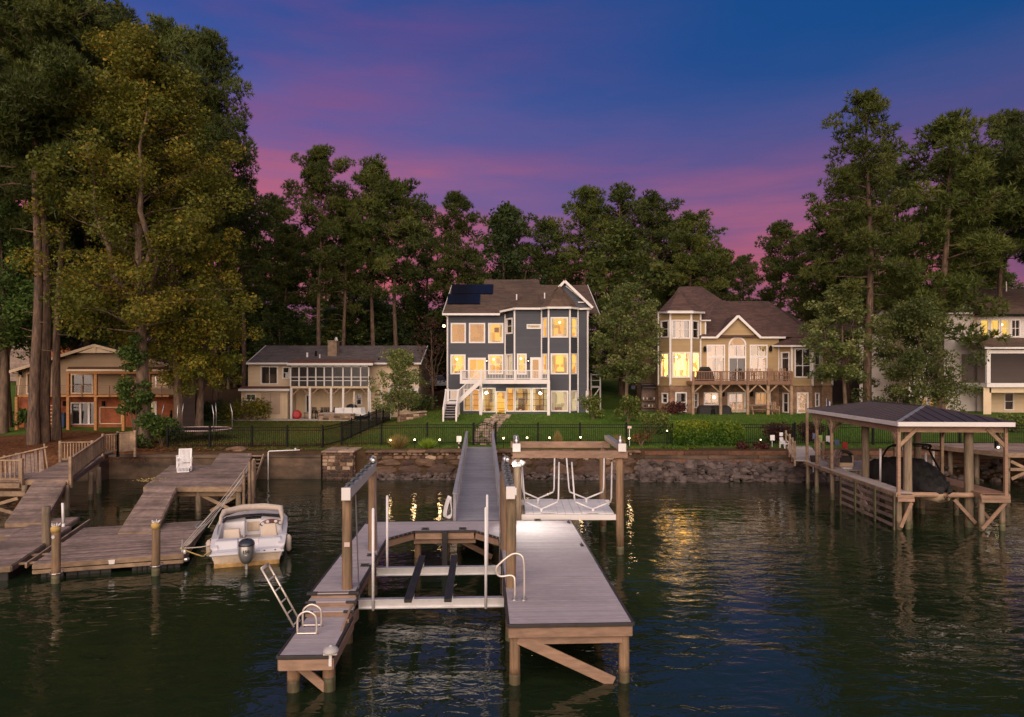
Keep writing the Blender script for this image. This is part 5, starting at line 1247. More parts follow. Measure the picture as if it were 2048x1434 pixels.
def lay(F, z1, specs, Y):
    hs = []
    for s in specs:
        H, o = NW(F, Y, *s[:2], *s[2:4], **(s[4] if len(s) > 4 else {})); hs.append(H)
    siding(nh, F, gb, z1, 'siding_blue', hs, .19)
ZL, ZR = 10.97, 11.32
lay(FL, ZL, [((175, 303, 447, 617), 'peach', 1, 1), ((328, 466, 447, 617), 'peach', 1, 1), ((490, 620, 447, 617), 'amber', 1, 1),
             ((172, 301, 712, 880), 'gold', 2, 2), ((320, 472, 740, 932), 'amber', 2, 1, dict(fw=.16, name='sliding_door', door=True)), ((490, 620, 712, 880), 'gold', 2, 2), ((172, 243, 1010, 1095), 'gold', 6, 1, dict(mw=.05))], Y0)
lay(FA, ZR, [((.12, .82, 405, 540), 'dark', 1, 2), ((.12, .82, 707, 885), 'cream', 2, 1)], 56.8)
lay(FM, ZR, [((815, 936, 457, 497), 'cream', 1, 1, dict(fw=.1)), ((733, 816, 705, 882), 'yellow', 1, 2), ((845, 936, 737, 930), 'peach', 1, 1, dict(fw=.2, name='glazed_door', door=True))], YB)
lay(FT1, ZR, [((.15, .85, 400, 570), 'amber', 1, 2, dict(fw=.1)), ((.15, .85, 705, 880), 'gold', 1, 2, dict(fw=.1))], 55.8)
lay(FT2, ZR, [((1016, 1167, 397, 571), 'amber', 1, 1), ((1017, 1167, 703, 880), 'gold', 1, 1), ((1018, 1167, 1017, 1195), 'cream', 1, 1)], YT)
lay(FT3, ZR, [((.15, .85, 400, 570), 'gold', 1, 2, dict(fw=.1)), ((.15, .85, 703, 880), 'gold', 1, 2, dict(fw=.1)), ((.15, .85, 1015, 1190), 'cream', 1, 2, dict(fw=.1))], 55.8)
siding(nh, FR, gb, ZR, 'siding_blue', (), .19)
xr = nx(1330, YB); xl = nx(148, Y0)
siding(nh, Face((xr, YB), (xr, 72)), gb, ZR, 'siding_blue', (), .19); siding(nh, Face((xl, 72), (xl, Y0)), gb, ZL, 'siding_blue', (), .19)
for (zx, Y, z1) in ((148, Y0, ZL), (635, Y0, ZR), (713, YB, ZR), (942, YB, ZR), (1000, YT, ZR), (1180, YT, ZR), (1247, YB, ZR), (1330, YB, ZR)): corner(nh, nx(zx, Y), Y-.02, gb, z1)
# ground-floor glazed room under the deck
FG = Face((nx(272, YG), YG), (nx(1008, YG), YG)); zt = nz(960, YG)
hs = []
for (za, zb, ya, yb, kind, cols, rows, kw) in ((283, 350, 1003, 1190, 'dim', 1, 4, {}), (352, 420, 1003, 1190, 'amber', 1, 4, {}), (440, 555, 993, 1200, 'dim', 2, 4, {}), (556, 640, 1022, 1218, 'amber', 1, 4, dict(name='glazed_door', door=True)),
                                         (642, 712, 993, 1195, 'amber', 1, 4, {}), (714, 856, 993, 1195, 'dim', 2, 4, {}), (858, 996, 993, 1195, 'dim', 2, 4, {})):
    a0, a1 = FG.a(nx(za, YG)), FG.a(nx(zb, YG)); H = (a0, a1, nz(yb, YG), nz(ya, YG)); hs.append(H)
    o = window(nh, FG, *H, kind, 1, 1, .085, depth=1.4, **kw); q = MB()
    for j in range(1, 4): c = H[2]+(H[3]-H[2])*j/4; FG.box(q, a0+.09, a1-.09, c-.012, c+.012, -.05, -.02)
    if cols == 2: c = (a0+a1)/2; FG.box(q, c-.015, c+.015, H[2]+.09, H[3]-.09, -.05, -.02)
    q.build('muntin', 'black_metal', o)
    if za in (714,): inside(o, FG, [(a0+.9, a1-.5, H[2], H[3]-.5, -1.38, -1.3)], 'vinyl')
siding(nh, FG, gb, zt, 'siding_blue', hs, .19)
siding(nh, Face((nx(272, YG), Y0), (nx(272, YG), YG)), gb, zt, 'siding_blue', (), .19)
for (zx, zy, i) in ((475, 1035, 0), (930, 1040, 1)):
    x, z = nx(zx, YG-.6), nz(zy, YG-.6)
    t = thing('porch_pendant', 'bright white porch light under the navy house deck, '+('right of the stair' if i == 0 else 'near the right deck post'), 'porch light', (x, YG-.6, z), 'bright porch lights under the white deck')
    q = MB(); q.ball((x, YG-.6, z), .10, n=10, m=6); q.build('bulb', 'bulb_white', t, True)
    q = MB(); q.tube((x, YG-.6, z+.08), (x, YG-.6, nz(958, YD)), .012, n=5); q.build('stem', 'black_metal', t)
    lamp('porch_lamp', (x, YG-.78, z-.05), 26, (1, .92, .75), .1, t)
# deck, rail, posts, stairs
xd0, xd1 = nx(258, YD), nx(1010, YD); zf = nz(926, YD); zb_ = nz(960, YD)
q = MB(); n = int((YB-YD)/.14)
for i in range(n): q.box(xd0, xd1, YD+i*.14+.003, YD+i*.14+.137, zf-.03, zf)
q.build('deck_boards', 'white_trim', nh, kind='stuff')
q = MB(); q.box(xd0, xd1, YD-.04, YD, zb_, zf+.005); q.build('deck_fascia', 'white_trim', nh); q = MB(); q.box(xd0-.04, xd0, YD, Y0, zb_, zf); q.build('deck_fascia', 'white_trim', nh)
rh = nz(848, YD)-zf
pxs = [262, 437, 720, 1000]
for zx in pxs:
    q = MB(); x = nx(zx, YD); q.box(x-.08, x+.08, YD-.08, YD+.08, zf-.3, zf+rh+.06); q.build('rail_post', 'white_trim', nh)
for a, c in ((262, 437), (437, 720), (720, 1000)):
    baluster_rail(nh, (nx(a, YD), YD, zf), (nx(c, YD), YD, zf), 0, rh, 'white_trim', .115)
baluster_rail(nh, (xd1-.08, YD, zf), (xd1-.08, YT, zf), 0, rh, 'white_trim', .115); baluster_rail(nh, (xd0+.08, YD, zf), (xd0+.08, Y0, zf), 0, rh, 'white_trim', .115)
for zx in (428, 1000):
    x = nx(zx, YD); q = MB(); q.box(x-.11, x+.11, YD-.09, YD+.11, gb, zf-.05); q.build('deck_post', 'white_trim', nh)
xs0, xs1 = nx(245, YD), nx(437, YD); zl = nz(1105, YD)
n = 8
for i in range(n):
    t = (i+.5)/n; x = xs1-(xs1-xs0)*t; z = zf-(zf-zl)*(i+1)/(n+0.5); q = MB(); q.box(x-.17, x+.17, YD-.95, YD-.05, z-.04, z); q.build('stair_tread', 'white_trim', nh)
for y in (YD-1.0, YD-.05):
    trim(nh, (xs1, y, zf-.1), (xs0, y, zl-.08), .05, .25, 'stringer')
y = YD-1.0; baluster_rail(nh, (xs1, y, zf), (xs0, y, zl+.05), 0, rh+.05, 'white_trim', .14)
for (x, z) in ((xs1, zf), (xs0, zl)):
    q = MB(); q.box(x-.07, x+.07, y-.07, y+.07, z-.5, z+rh+.1); q.build('rail_post', 'white_trim', nh)
xl0, xl1 = nx(145, YD), nx(248, YD)
q = MB(); q.box(xl0, xl1, YD-1.05, YD+.3, zl-.16, zl); q.build('stair_landing', 'white_trim', nh)
baluster_rail(nh, (xl0, YD+.25, zl), (xl1, YD+.25, zl), 0, .85, 'white_trim', .11)
for x in (xl0+.05, xl1-.05):
    for y in (YD-1.0, YD+.25): q = MB(); q.box(x-.06, x+.06, y-.06, y+.06, gb-.2, zl+(.9 if y > YD else 0)); q.build('landing_post', 'white_trim', nh)
for i in range(6):
    z = zl-(zl-2.6)*(i+1)/7; y = YD-1.05-i*.3; q = MB(); q.box(xl0+.03, xl1-.03, y-.32, y, z-.04, z); q.build('stair_tread', 'composite', nh); q = MB(); q.box(xl0+.05, xl1-.05, y-.02, y, z-.2, z-.02); q.build('riser', 'siding_blue', nh)
for x in (xl0, xl1):
    trim(nh, (x, YD-1.05, zl-.1), (x, YD-3.0, 2.55), .05, .22, 'stringer'); trim(nh, (x, YD-1.05, zl+.85), (x, YD-3.0, 3.45), .09, .07, 'rail')
    for yy, z0_, z1_ in ((YD-3.0, 2.2, 3.5), (YD-1.05, zl-.3, zl+.95)): q = MB(); q.box(x-.06, x+.06, yy-.06, yy+.06, z0_, z1_); q.build('rail_post', 'white_trim', nh)
    q = MB()
    for i in range(1, 14): t = i/14; yy = YD-1.05-1.95*t; zz = zl+(2.6-zl)*t; q.box(x-.017, x+.017, yy-.017, yy+.017, zz, zz+.85)
    q.build('baluster', 'white_trim', nh, kind='stuff')
# roof
rl = nx(105, 57.0); YR = 66.0; zrid = 14.5; sl = (zrid-10.95)/9; xrr = 7.3
mz = lambda y: 10.95+sl*(y-57.0)
roof(nh, [((rl, 57.0, mz(57)), (xrr, 57.0, mz(57)), (xrr, YR, zrid), (rl, YR, zrid)), ((-2.75, YR, zrid), (2.7, YR, zrid), (2.7, 68, 15.3), (-2.7, 68, 15.3))], 'shingle_brown')
roof(nh, [((rl, 75, mz(57)), (xrr, 75, mz(57)), (xrr, YR+.02, zrid-.02), (rl, YR+.02, zrid-.02))], 'shingle_brown')
q = MB(); q.slab([(2.69, 66, 14.4), (2.69, 68, 15.28), (2.69, 70, 14.4)], (-.06, 0, 0)); q.slab([(-2.7, 66, 14.4), (-2.7, 68, 15.28), (-2.7, 70, 14.4)], (.06, 0, 0)); q.build('gable_end', 'siding_blue', nh)
q = MB(); q.slab([(xl+.01, Y0, ZL), (xl+.01, YR, zrid-.12), (xl+.01, 74.8, ZL)], (.05, 0, 0)); q.slab([(xr-.01, Y0, ZL), (xr-.01, YR, zrid-.12), (xr-.01, 74.8, ZL)], (-.05, 0, 0)); q.build('gable_end', 'siding_blue', nh)
for s, x in ((1, rl), (-1, xrr)): trim(nh, (x, 57.0, mz(57)-.06), (x, YR, zrid-.06), .05, .2, 'rake_board')
trim(nh, (rl, 56.97, 10.9), (nx(590, 57), 56.97, 10.9), .14, .17, 'gutter')
# right front gable
gp = (nx(1135, 55.8), nz(97, 55.8)); g0, g1 = nx(1055, 55.8), nx(1360, 55.8); zg = 11.38; zg2 = nz(178, 55.8)
FGa = Face((g0, 55.85), (g1, 55.85))
siding(nh, FGa, zg, gp[1]-.05, 'siding_blue', (), .19, lim=lambda z: (max(0, (z-zg2)/(gp[1]-zg2)*(gp[0]-g0)), FGa.len-(z-zg)/(gp[1]-zg)*(g1-gp[0])), name='gable_wall')
yb = 57+(gp[1]-10.95)/sl; yb3 = 57+(zg2-10.95)/sl
roof(nh, [((g1+.05, 55.55, zg), (g1+.05, 57.8, zg), (gp[0], yb, gp[1]+.05), (gp[0], 55.55, gp[1]+.05)), ((g0-.05, yb3, zg2), (g0-.05, 55.55, zg2), (gp[0], 55.55, gp[1]+.05), (gp[0], yb, gp[1]+.05))], 'shingle_brown', 'gable_roof')
trim(nh, (g1+.1, 55.55, zg-.08), (gp[0], 55.55, gp[1]), .12, .2, 'rake_board'); trim(nh, (nx(1085, 55.8), 55.56, nz(150, 55.8)), (gp[0], 55.56, gp[1]), .12, .2, 'rake_board')
trim(nh, (g1-.45, 55.75, zg+.42), (gp[0]+.1, 55.75, gp[1]-.36), .05, .09, 'gable_trim'); trim(nh, (g1-.55, 55.75, zg+.40), (gp[0]+1.1, 55.75, zg+.40), .05, .09, 'gable_trim')
# bay hips
E = lambda zx, Y, z: (nx(zx, Y), Y, z)
ap = (nx(1096, 55.45), 55.45, nz(132, 55.45))
e1_, e2_, e3_, e4_ = E(925, 56.0, 11.35), E(992, 55.1, 11.35), E(1188, 55.1, 11.35), E(1258, 56.0, 11.35)
roof(nh, [(e1_, e2_, ap, ap), (e2_, e3_, ap, ap), (e3_, e4_, ap, ap)], 'shingle_brown', 'bay_roof')
for a, c in ((e1_, e2_), (e2_, e3_), (e3_, e4_), (e4_, (nx(1362, 55.9), 55.9, 11.35))): trim(nh, Vector(a)-Vector((0, 0, .08)), Vector(c)-Vector((0, 0, .08)), .13, .16, 'gutter')
b0, b1, b2 = E(592, 57.0, 11.2), E(712, 55.9, 11.35), E(945, 55.9, 11.35); t1 = (nx(800, 62.4), 62.4, 13.12); t2 = (nx(900, 62.4), 62.4, 13.12)
roof(nh, [(b1, b2, t2, t1), (b0, b1, t1, t1), (b2, E(1000, 56.2, 11.35), t2, t2)], 'shingle_brown', 'bay_roof')
for a, c in ((b0, b1), (b1, b2)): trim(nh, Vector(a)-Vector((0, 0, .08)), Vector(c)-Vector((0, 0, .08)), .13, .16, 'gutter')
q = MB(); q.prism([(nx(635, Y0), Y0), (nx(713, YB), YB), (nx(942, YB), YB), (nx(1000, YT), YT), (nx(1180, YT), YT), (nx(1247, YB), YB), (xr, YB), (xr, Y0)], ZR-.02, ZR+.03); q.build('soffit', 'white_trim', nh)
for (zx, zy, y) in ((731, 190, 61), (967, 195, 61.5), (1277, 195, 60.5)):
    x = nx(zx, y); z = mz(y); q = MB(); q.tube((x, y, z-.2), (x, y, z+.5), .06, n=8); q.build('vent_pipe', 'pvc', nh)
q = MB(); q.path([(xr+.08, YB-.05, 11.3), (xr+.08, YB-.05, 11.0), (xr+.02, YB-.08, 10.7), (xr+.02, YB-.08, 4.6), (xr-.12, YB-.08, 4.5), (xr-.12, YB-.08, 2.6)], .05, 6); q.build('downspout', 'white_trim', nh)
q = MB(); q.path([(nx(130, Y0), Y0-.1, 10.9), (xl+.0, Y0-.1, 10.6), (xl, Y0-.1, 4.8), (xl+.1, Y0-.1, 4.6)], .05, 6); q.build('downspout', 'white_trim', nh)
q = MB(); q.box(xr+.02, xr+.35, YB+.3, YB+1.5, gb, 4.6); q.build('stone_chimney_base', 'stone', nh)
for (zx, Y) in ((480, Y0), (829, YB)):
    x, z = nx(zx, Y), nz(765, Y); q = MB(); q.box(x-.06, x+.06, Y-.2, Y-.05, z-.16, z+.16); o = q.build('wall_lantern', 'black_metal', nh); q = MB(); q.ball((x, Y-.22, z-.02), .05, n=6, m=4); q.build('bulb', 'bulb_dim', o)
# solar panels, each its own part
def on_roof(x, y, d=.08):
    n_ = Vector((0, -sl, 1)).normalized(); return Vector((x, y, mz(y)))+n_*d
for (zxa, zxb, zya, zyb, n) in ((178, 530, 131, 208, 6), (146, 420, 213, 294, 5)):
    def roofpt(zx, zy):
        px, py = 860+zx/4.218, 540+zy/4.218; y = (10.95-sl*57-CH)/(-(py-HOR)/K-sl); return X(px, y), y
    for i in range(n):
        pts = []
        for (u, vv) in ((0.012, 1), (.988, 1), (.988, 0), (.012, 0)):
            zx = zxa+(zxb-zxa)*(i+u)/n+(0 if vv else 0); zy = zya+(zyb-zya)*vv; zx += (1-vv)*5
            pts.append(on_roof(*roofpt(zx, zy)))
        q = MB(); q.slab(pts, Vector((0, -.02, .04))); q.build('solar_panel', 'solar', nh)
# furniture hints behind the big bay panes
for F, a, z in ((FT2, 2.1, nz(430, YT)), (FT2, 2.1, nz(800, YT))):
    pass
sp_ = thing('side_porch', 'small white side porch at the right of the navy house', 'porch', (8, 60, 3))
x0, x1 = X(1181, 60), X(1199, 60); zf2 = Zp(772, 60)
q = MB(); q.box(x0, x1, 59.5, 61.5, zf2-.15, zf2); q.build('floor', 'white_trim', sp_)
for x in (x0, x1): q = MB(); q.box(x-.06, x+.06, 59.45, 59.57, 2.6, zf2+1.1); q.build('post', 'white_trim', sp_)
q = MB(); q.bar((x0, 59.5, zf2+1.0), (x1, 59.5, zf2+1.0), .1, .08); q.bar((x0, 59.5, zf2+.5), (x1, 59.5, zf2+.5), .05, .05); q.build('rail', 'white_trim', sp_); q = MB(); q.bar((x1, 59.52, zf2-.1), (x1-.5, 59.52, zf2-.8), .06, .1); q.build('brace', 'white_trim', sp_)

# ---------------------------------------------------------------- tan house with brick base
tx_ = lambda zx, Y: X(1240+zx/4.217, Y); tz = lambda zy, Y: Zp(540+zy/4.217, Y)
th = thing('tan_house', 'tan sided house with turret, brick basement and brown deck', 'house', (19, 56, 2.7))
TY, TF, TDk = 56.2, 55.0, 53.4
C1 = Face((tx_(325, TY), TY), (tx_(421, TF), TF)); C2 = Face((tx_(421, TF), TF), (tx_(600, TF), TF)); C3 = Face((tx_(600, TF), TF), (tx_(677, TY), TY)); C4 = Face((tx_(677, TY), TY), (tx_(1340, TY), TY))
C5 = Face((tx_(1340, TY), TY), (tx_(1447, TF), TF)); C6 = Face((tx_(1447, TF), TF), (tx_(1622, TF), TF)); C7 = Face((tx_(1622, TF), TF), (tx_(1700, TY), TY)); C8 = Face((tx_(1700, TY), TY), (tx_(1790, TY), TY))
zbr = tz(970, 55.5)
def TW(F, z, kind, cols=1, rows=1, fw=.1, Y=None, **kw):
    Y = Y or (TF if F in (C2, C6) else TY); zx0, zx1, zy0, zy1 = z
    if F in (C2, C4, C6, C8): a0, a1 = F.a(tx_(zx0, Y)), F.a(tx_(zx1, Y))
    else: a0, a1 = zx0*F.len, zx1*F.len; Y = 55.6
    H = (a0, a1, tz(zy1, Y), tz(zy0, Y)); o = window(th, F, *H, kind, cols, rows, fw, **kw); return H, o
def layt(F, z1, up, low):
    siding(th, F, zbr, z1, 'siding_tan', [TW(F, *s[:4], **(s[4] if len(s) > 4 else {}))[0] for s in up], .2)
    hs = [TW(F, *s[:4], **(s[4] if len(s) > 4 else {}))[0] for s in low]
    siding(th, F, 2.3, zbr, 'brick_tan', hs, 3, name='brick_wall', lap=.0)
    trim(th, F.p(0, zbr, .03), F.p(F.len, zbr, .03), .07, .1, 'water_table', 'siding_tan')
ztu = tz(352, 55.3); zec = tz(568, TY); zrb = tz(634, 55.3)
layt(C1, ztu, [((.2, .92, 425, 572), 'dark', 1, 2), ((.2, .92, 700, 905), 'bright', 1, 2, dict(split=.8))], [((.3, .85, 1035, 1125), 'dark', 1, 2)])
layt(C2, ztu, [((433, 590, 420, 580), 'blush', 2, 2), ((438, 592, 692, 910), 'bright', 2, 2, dict(split=.8))], [((465, 563, 1030, 1200), 'dark', 1, 2)])
layt(C3, ztu, [((.1, .82, 425, 580), 'dark', 1, 2), ((.1, .85, 692, 910), 'bright', 1, 2, dict(split=.8))], [((.3, .75, 1035, 1165), 'dark', 1, 2)])
up4 = [((730, 885, 630, 732), 'blush', 2, 1), ((730, 885, 732, 945), 'blush', 2, 1, dict(door=True)), ((912, 1063, 634, 735), 'blush', 2, 1), ((912, 1063, 735, 945), 'dark', 2, 1, dict(name='french_door', door=True)), ((1092, 1243, 630, 732), 'sun', 2, 1), ((1092, 1243, 732, 945), 'blush', 2, 1, dict(door=True))]
layt(C4, zec, up4, [((705, 840, 1030, 1140), 'blush', 2, 1), ((905, 1062, 1030, 1203), 'blush', 2, 1, dict(name='french_door', door=True, fw=.16)), ((1140, 1270, 1030, 1140), 'peach', 3, 1)])
# gable with arched window
pk_ = (tx_(985, TY), tz(392, TY)); ga, gb2 = tx_(815, TY), tx_(1165, TY); FGt = Face((ga, TY-.02), (gb2, TY-.02))
arc0, arc1 = FGt.a(tx_(912, TY)), FGt.a(tx_(1063, TY)); zar = tz(634, TY)
siding(th, FGt, zec-.02, pk_[1], 'siding_tan', [], .2, lim=lambda z: ((z-zec)/(pk_[1]-zec)*(pk_[0]-ga), FGt.len-(z-zec)/(pk_[1]-zec)*(gb2-pk_[0])), name='gable_wall')
am = (arc0+arc1)/2; ar = (arc1-arc0)/2
q = MB()
for i in range(12):
    t0, t1 = math.pi*i/12, math.pi*(i+1)/12; c = lambda t, r_: (am+r_*math.cos(t), zar+r_*.95*math.sin(t))
    a_, b_, d_, e_ = c(t0, ar), c(t1, ar), c(t1, ar-.12), c(t0, ar-.12); q.hexa([FGt.p(*a_, .09), FGt.p(*b_, .09), FGt.p(*b_, .0), FGt.p(*a_, .0)], [FGt.p(*e_, .09), FGt.p(*d_, .09), FGt.p(*d_, 0), FGt.p(*e_, 0)])
o = q.build('arched_window', 'white_trim', th)
q = MB(); q.poly([FGt.p(am+(ar-.1)*math.cos(t), zar+(ar-.1)*.95*math.sin(t), .035) for t in np.linspace(0, math.pi, 13)]); q.build('pane', 'peach_reflection_glow', o)  # pane itself glows peach in place of a sky reflection
yb2 = 61.0
roof(th, [((gb2+.1, TY-.3, zec), (gb2+.1, 57.2, zec), (pk_[0], yb2, pk_[1]+.08), (pk_[0], TY-.3, pk_[1]+.08)), ((ga-.1, 57.2, zec), (ga-.1, TY-.3, zec), (pk_[0], TY-.3, pk_[1]+.08), (pk_[0], yb2, pk_[1]+.08))], 'shingle_red', 'gable_roof')
trim(th, (gb2+.12, TY-.3, zec-.05), (pk_[0], TY-.3, pk_[1]+.02), .1, .2, 'rake_board'); trim(th, (ga-.12, TY-.31, zec-.05), (pk_[0], TY-.31, pk_[1]+.02), .1, .2, 'rake_board')
trim(th, (tx_(675, TY), TY-.25, zec-.03), (ga-.1, TY-.25, zec-.03), .14, .15, 'gutter'); trim(th, (gb2+.1, TY-.25, zec-.03), (tx_(1385, TY), TY-.25, zec-.03), .14, .15, 'gutter')
layt(C5, zrb, [((.18, .86, 690, 950), 'dark', 1, 2, dict(split=.82, name='patio_door', door=True))], [((.3, .8, 1035, 1205), 'dark', 1, 2)])
layt(C6, zrb, [((1470, 1612, 660, 908), 'dark', 2, 2, dict(split=.4))], [((1490, 1588, 1032, 1210), 'blush', 1, 2)])
layt(C7, zrb, [((.2, .85, 690, 905), 'dark', 1, 2)], [((.3, .75, 1035, 1155), 'dark', 1, 2)])
layt(C8, zrb, [], [])
for (zx, Y, z1) in ((325, TY, ztu), (423, TF, ztu), (600, TF, ztu), (677, TY, ztu), (1340, TY, zrb), (1447, TF, zrb), (1622, TF, zrb), (1700, TY, zrb), (1788, TY, zrb)): corner(th, tx_(zx, Y), Y-.02, zbr-.05, z1, .15)
xe = tx_(1790, TY); x0_ = tx_(325, TY)
siding(th, Face((xe, TY), (xe, 66)), zbr, zrb, 'siding_tan', (), .2); siding(th, Face((xe, TY), (xe, 66)), 2.3, zbr, 'brick_tan', (), 3, name='brick_wall', lap=0)
siding(th, Face((x0_, 66), (x0_, TY)), zbr, ztu, 'siding_tan', (), .2); siding(th, Face((x0_, 66), (x0_, TY)), 2.3, zbr, 'brick_tan', (), 3, name='brick_wall', lap=0)
TE = lambda zx, zy, Y: (tx_(zx, Y), Y, tz(zy, Y))
u1, u2, u3, u4 = TE(322, 352, 56.3), TE(405, 350, 54.6), TE(616, 350, 54.6), TE(712, 352, 56.3); ua = TE(495, 165, 57.6)
roof(th, [(u1, u2, ua, ua), (u2, u3, ua, ua), (u3, u4, ua, ua), (u4, TE(712, 352, 59), ua, ua), (TE(322, 352, 59), u1, ua, ua)], 'shingle_red', 'turret_roof')
for a, c in ((u1, u2), (u2, u3), (u3, u4)): trim(th, Vector(a)-Vector((0, 0, .07)), Vector(c)-Vector((0, 0, .07)), .12, .15, 'gutter')
q = MB(); q.prism([(p[0], p[1]) for p in (u1, u2, u3, u4)], ztu-.02, ztu+.02); q.build('soffit', 'white_trim', th)
A_, B_, C_, D_ = TE(500, 140, 64), TE(690, 140, 64), TE(875, 264, 61.5), TE(1250, 262, 61.5)
e_l, e_r = TE(560, 565, 55.9), TE(1650, 565, 55.9)
roof(th, [(e_l, e_r, D_, C_), (e_l, C_, B_, A_), (TE(330, 400, 60), e_l, A_, A_), (e_r, TE(1800, 600, 66), D_, D_)], 'shingle_red')
v1_, v2_, v3_ = TE(1288, 634, 56.2), TE(1435, 634, 54.7), TE(1640, 634, 54.7); va = TE(1480, 478, 57.8); v4_ = TE(1720, 634, 55.9); v5_ = TE(1810, 634, 55.9)
roof(th, [(v1_, v2_, va, va), (v2_, v3_, va, va), (v3_, v4_, va, va), (v4_, v5_, TE(1700, 520, 59.5), va)], 'shingle_red', 'bay_roof')
for a, c in ((v1_, v2_), (v2_, v3_), (v3_, v4_), (v4_, v5_)): trim(th, Vector(a)-Vector((0, 0, .07)), Vector(c)-Vector((0, 0, .07)), .12, .14, 'gutter')
q = MB(); q.box(tx_(677, 56), tx_(728, 56), 56.22, 58, tz(540, 56), tz(430, 56)); q.build('dormer_wall', 'siding_tan', th); trim(th, (tx_(677, 56), 56.1, tz(425, 56)), (tx_(768, 56), 56.1, tz(425, 56)), .2, .1, 'gutter'); q = MB(); q.box(tx_(720, 56), tx_(732, 56), 56.17, 56.25, tz(540, 56), tz(432, 56)); q.build('corner_board', 'white_trim', th)
roof(th, [(TE(677, 425, 56), TE(770, 425, 56), TE(720, 350, 58.5), TE(677, 350, 58.5))], 'shingle_red', 'dormer_roof')
for (zx, zy) in ((712, 668), (1265, 665), (865, 1045), (1105, 1045)):
    x, z = tx_(zx, TY), tz(zy, TY); q = MB(); q.box(x-.1, x+.1, TY-.25, TY-.05, z-.2, z+.12); q.lathe([(.14, .12), (.03, .26)], (x, TY-.15, z), 6); q.build('wall_lantern', 'black_metal', th)
# its deck
zf3 = tz(937, TDk); zb3 = tz(966, TDk); k0, k1 = tx_(610, TDk), tx_(1455, TDk)
q = MB(); n = int((TF-TDk)/.15)+8
for i in range(n): q.box(k0, k1, TDk+i*.15, TDk+i*.15+.144, zf3-.03, zf3)
q.build('deck_boards', 'deck_brown', th, kind='stuff')
q = MB(); q.box(k0, k1, TDk-.05, TDk, zb3, zf3+.01); q.build('deck_fascia', 'deck_brown', th); q = MB(); q.box(k0-.05, k0, TDk, TF, zb3, zf3); q.build('deck_fascia', 'deck_brown', th)
r3 = tz(856, TDk)-zf3
ps = [616, 850, 1078, 1250, 1447]
for zx in ps:
    x = tx_(zx, TDk); q = MB(); q.box(x-.08, x+.08, TDk-.12, TDk-.03, zb3-.05, zf3+r3); q.build('rail_post', 'deck_brown', th); q = MB(); q.box(x-.10, x+.10, TDk-.02, TDk+.16, 2.3, zb3); q.build('deck_post', 'old_lumber', th)
for a, c in zip(ps[:-1], ps[1:]): baluster_rail(th, (tx_(a, TDk), TDk-.06, zf3), (tx_(c, TDk), TDk-.06, zf3), 0, r3, 'deck_brown', .125, .04)
for zx, s in ((616, 1), (850, -1), (850, 1), (1078, -1), (1078, 1), (1250, -1), (1250, 1), (1447, -1)):
    x = tx_(zx, TDk); q = MB(); q.bar((x, TDk+.05, zb3-.7), (x+s*.75, TDk+.05, zb3), .06, .1); q.build('knee_brace', 'old_lumber', th)
# things on and under the tan deck
gr = thing('covered_grill', 'black covered grill on the brown deck of the tan house', 'grill', (tx_(730, 54.4), 54.4, zf3))
x = tx_(715, 54.4); q = MB(); q.hexa([(x-.7, 54.1, zf3), (x+.7, 54.1, zf3), (x+.7, 54.7, zf3), (x-.7, 54.7, zf3)], [(x-.6, 54.15, zf3+.75), (x+.6, 54.15, zf3+.75), (x+.6, 54.65, zf3+.75), (x-.6, 54.65, zf3+.75)]); q.path([(x-.35, 54.4, zf3+.75), (x-.3, 54.4, zf3+.95), (x+.3, 54.4, zf3+.95), (x+.4, 54.4, zf3+.75)], .2, 8); q.build('grill_cover', 'cover_black', gr, bevel=.05)
def slat_chair(name, x, y, z, m, lab, grp=None, s=1.0, rz=0.):
    t = thing(name, lab, 'chair', (x, y, z), grp, local=True, rz=rz)
    q = MB(); q.box(-.3*s, .3*s, -.3*s, .28*s, .40*s, .45*s); q.build('seat', m, t)
    for i in range(4): q = MB(); q.bar((-.21*s+i*.14*s, .26*s, .45*s), (-.21*s+i*.14*s, .38*s, 1.0*s), .09*s, .02); q.build('back_slat', m, t)
    for sx_ in (-.3, .3):
        q = MB(); q.bar((sx_*s, -.3*s, .65*s), (sx_*s, .3*s, .66*s), .06, .03); q.build('armrest', m, t)
        for sy in (-.27, .27): q = MB(); q.box(sx_*s-.025, sx_*s+.025, sy*s-.025, sy*s+.025, 0, .65*s); q.build('leg', m, t)
    return t
for i, zx in enumerate((1110, 1280, 1385)): slat_chair('deck_chair', tx_(zx, 54.5), 54.5, zf3, 'deck_brown', ('left', 'middle', 'right')[i]+' of three brown slatted chairs on the tan house deck', 'brown deck chairs')
pt = thing('picnic_table', 'wooden picnic table with benches under the brown deck', 'picnic table', (tx_(1180, 54.2), 54.2, 2.7), local=True)
q = MB()
for i in range(5): q.box(-1.0, 1.0, -.4+i*.165, -.4+i*.165+.155, .74, .78)
q.build('tabletop', 'old_lumber', pt)
for sy in (-.75, .75): q = MB(); q.box(-1, 1, sy-.13, sy+.13, .44, .48); q.build('bench', 'old_lumber', pt)
for sx_ in (-.75, .75):
    for sy in (-1, 1): q = MB(); q.bar((sx_, sy*.75, -.1), (sx_, sy*.25, .75), .08, .05); q.build('leg', 'old_lumber', pt)
slat_chair('patio_chair', tx_(1300, 54.1), 54.1, 2.7, 'old_lumber', 'single wooden chair right of the picnic table')
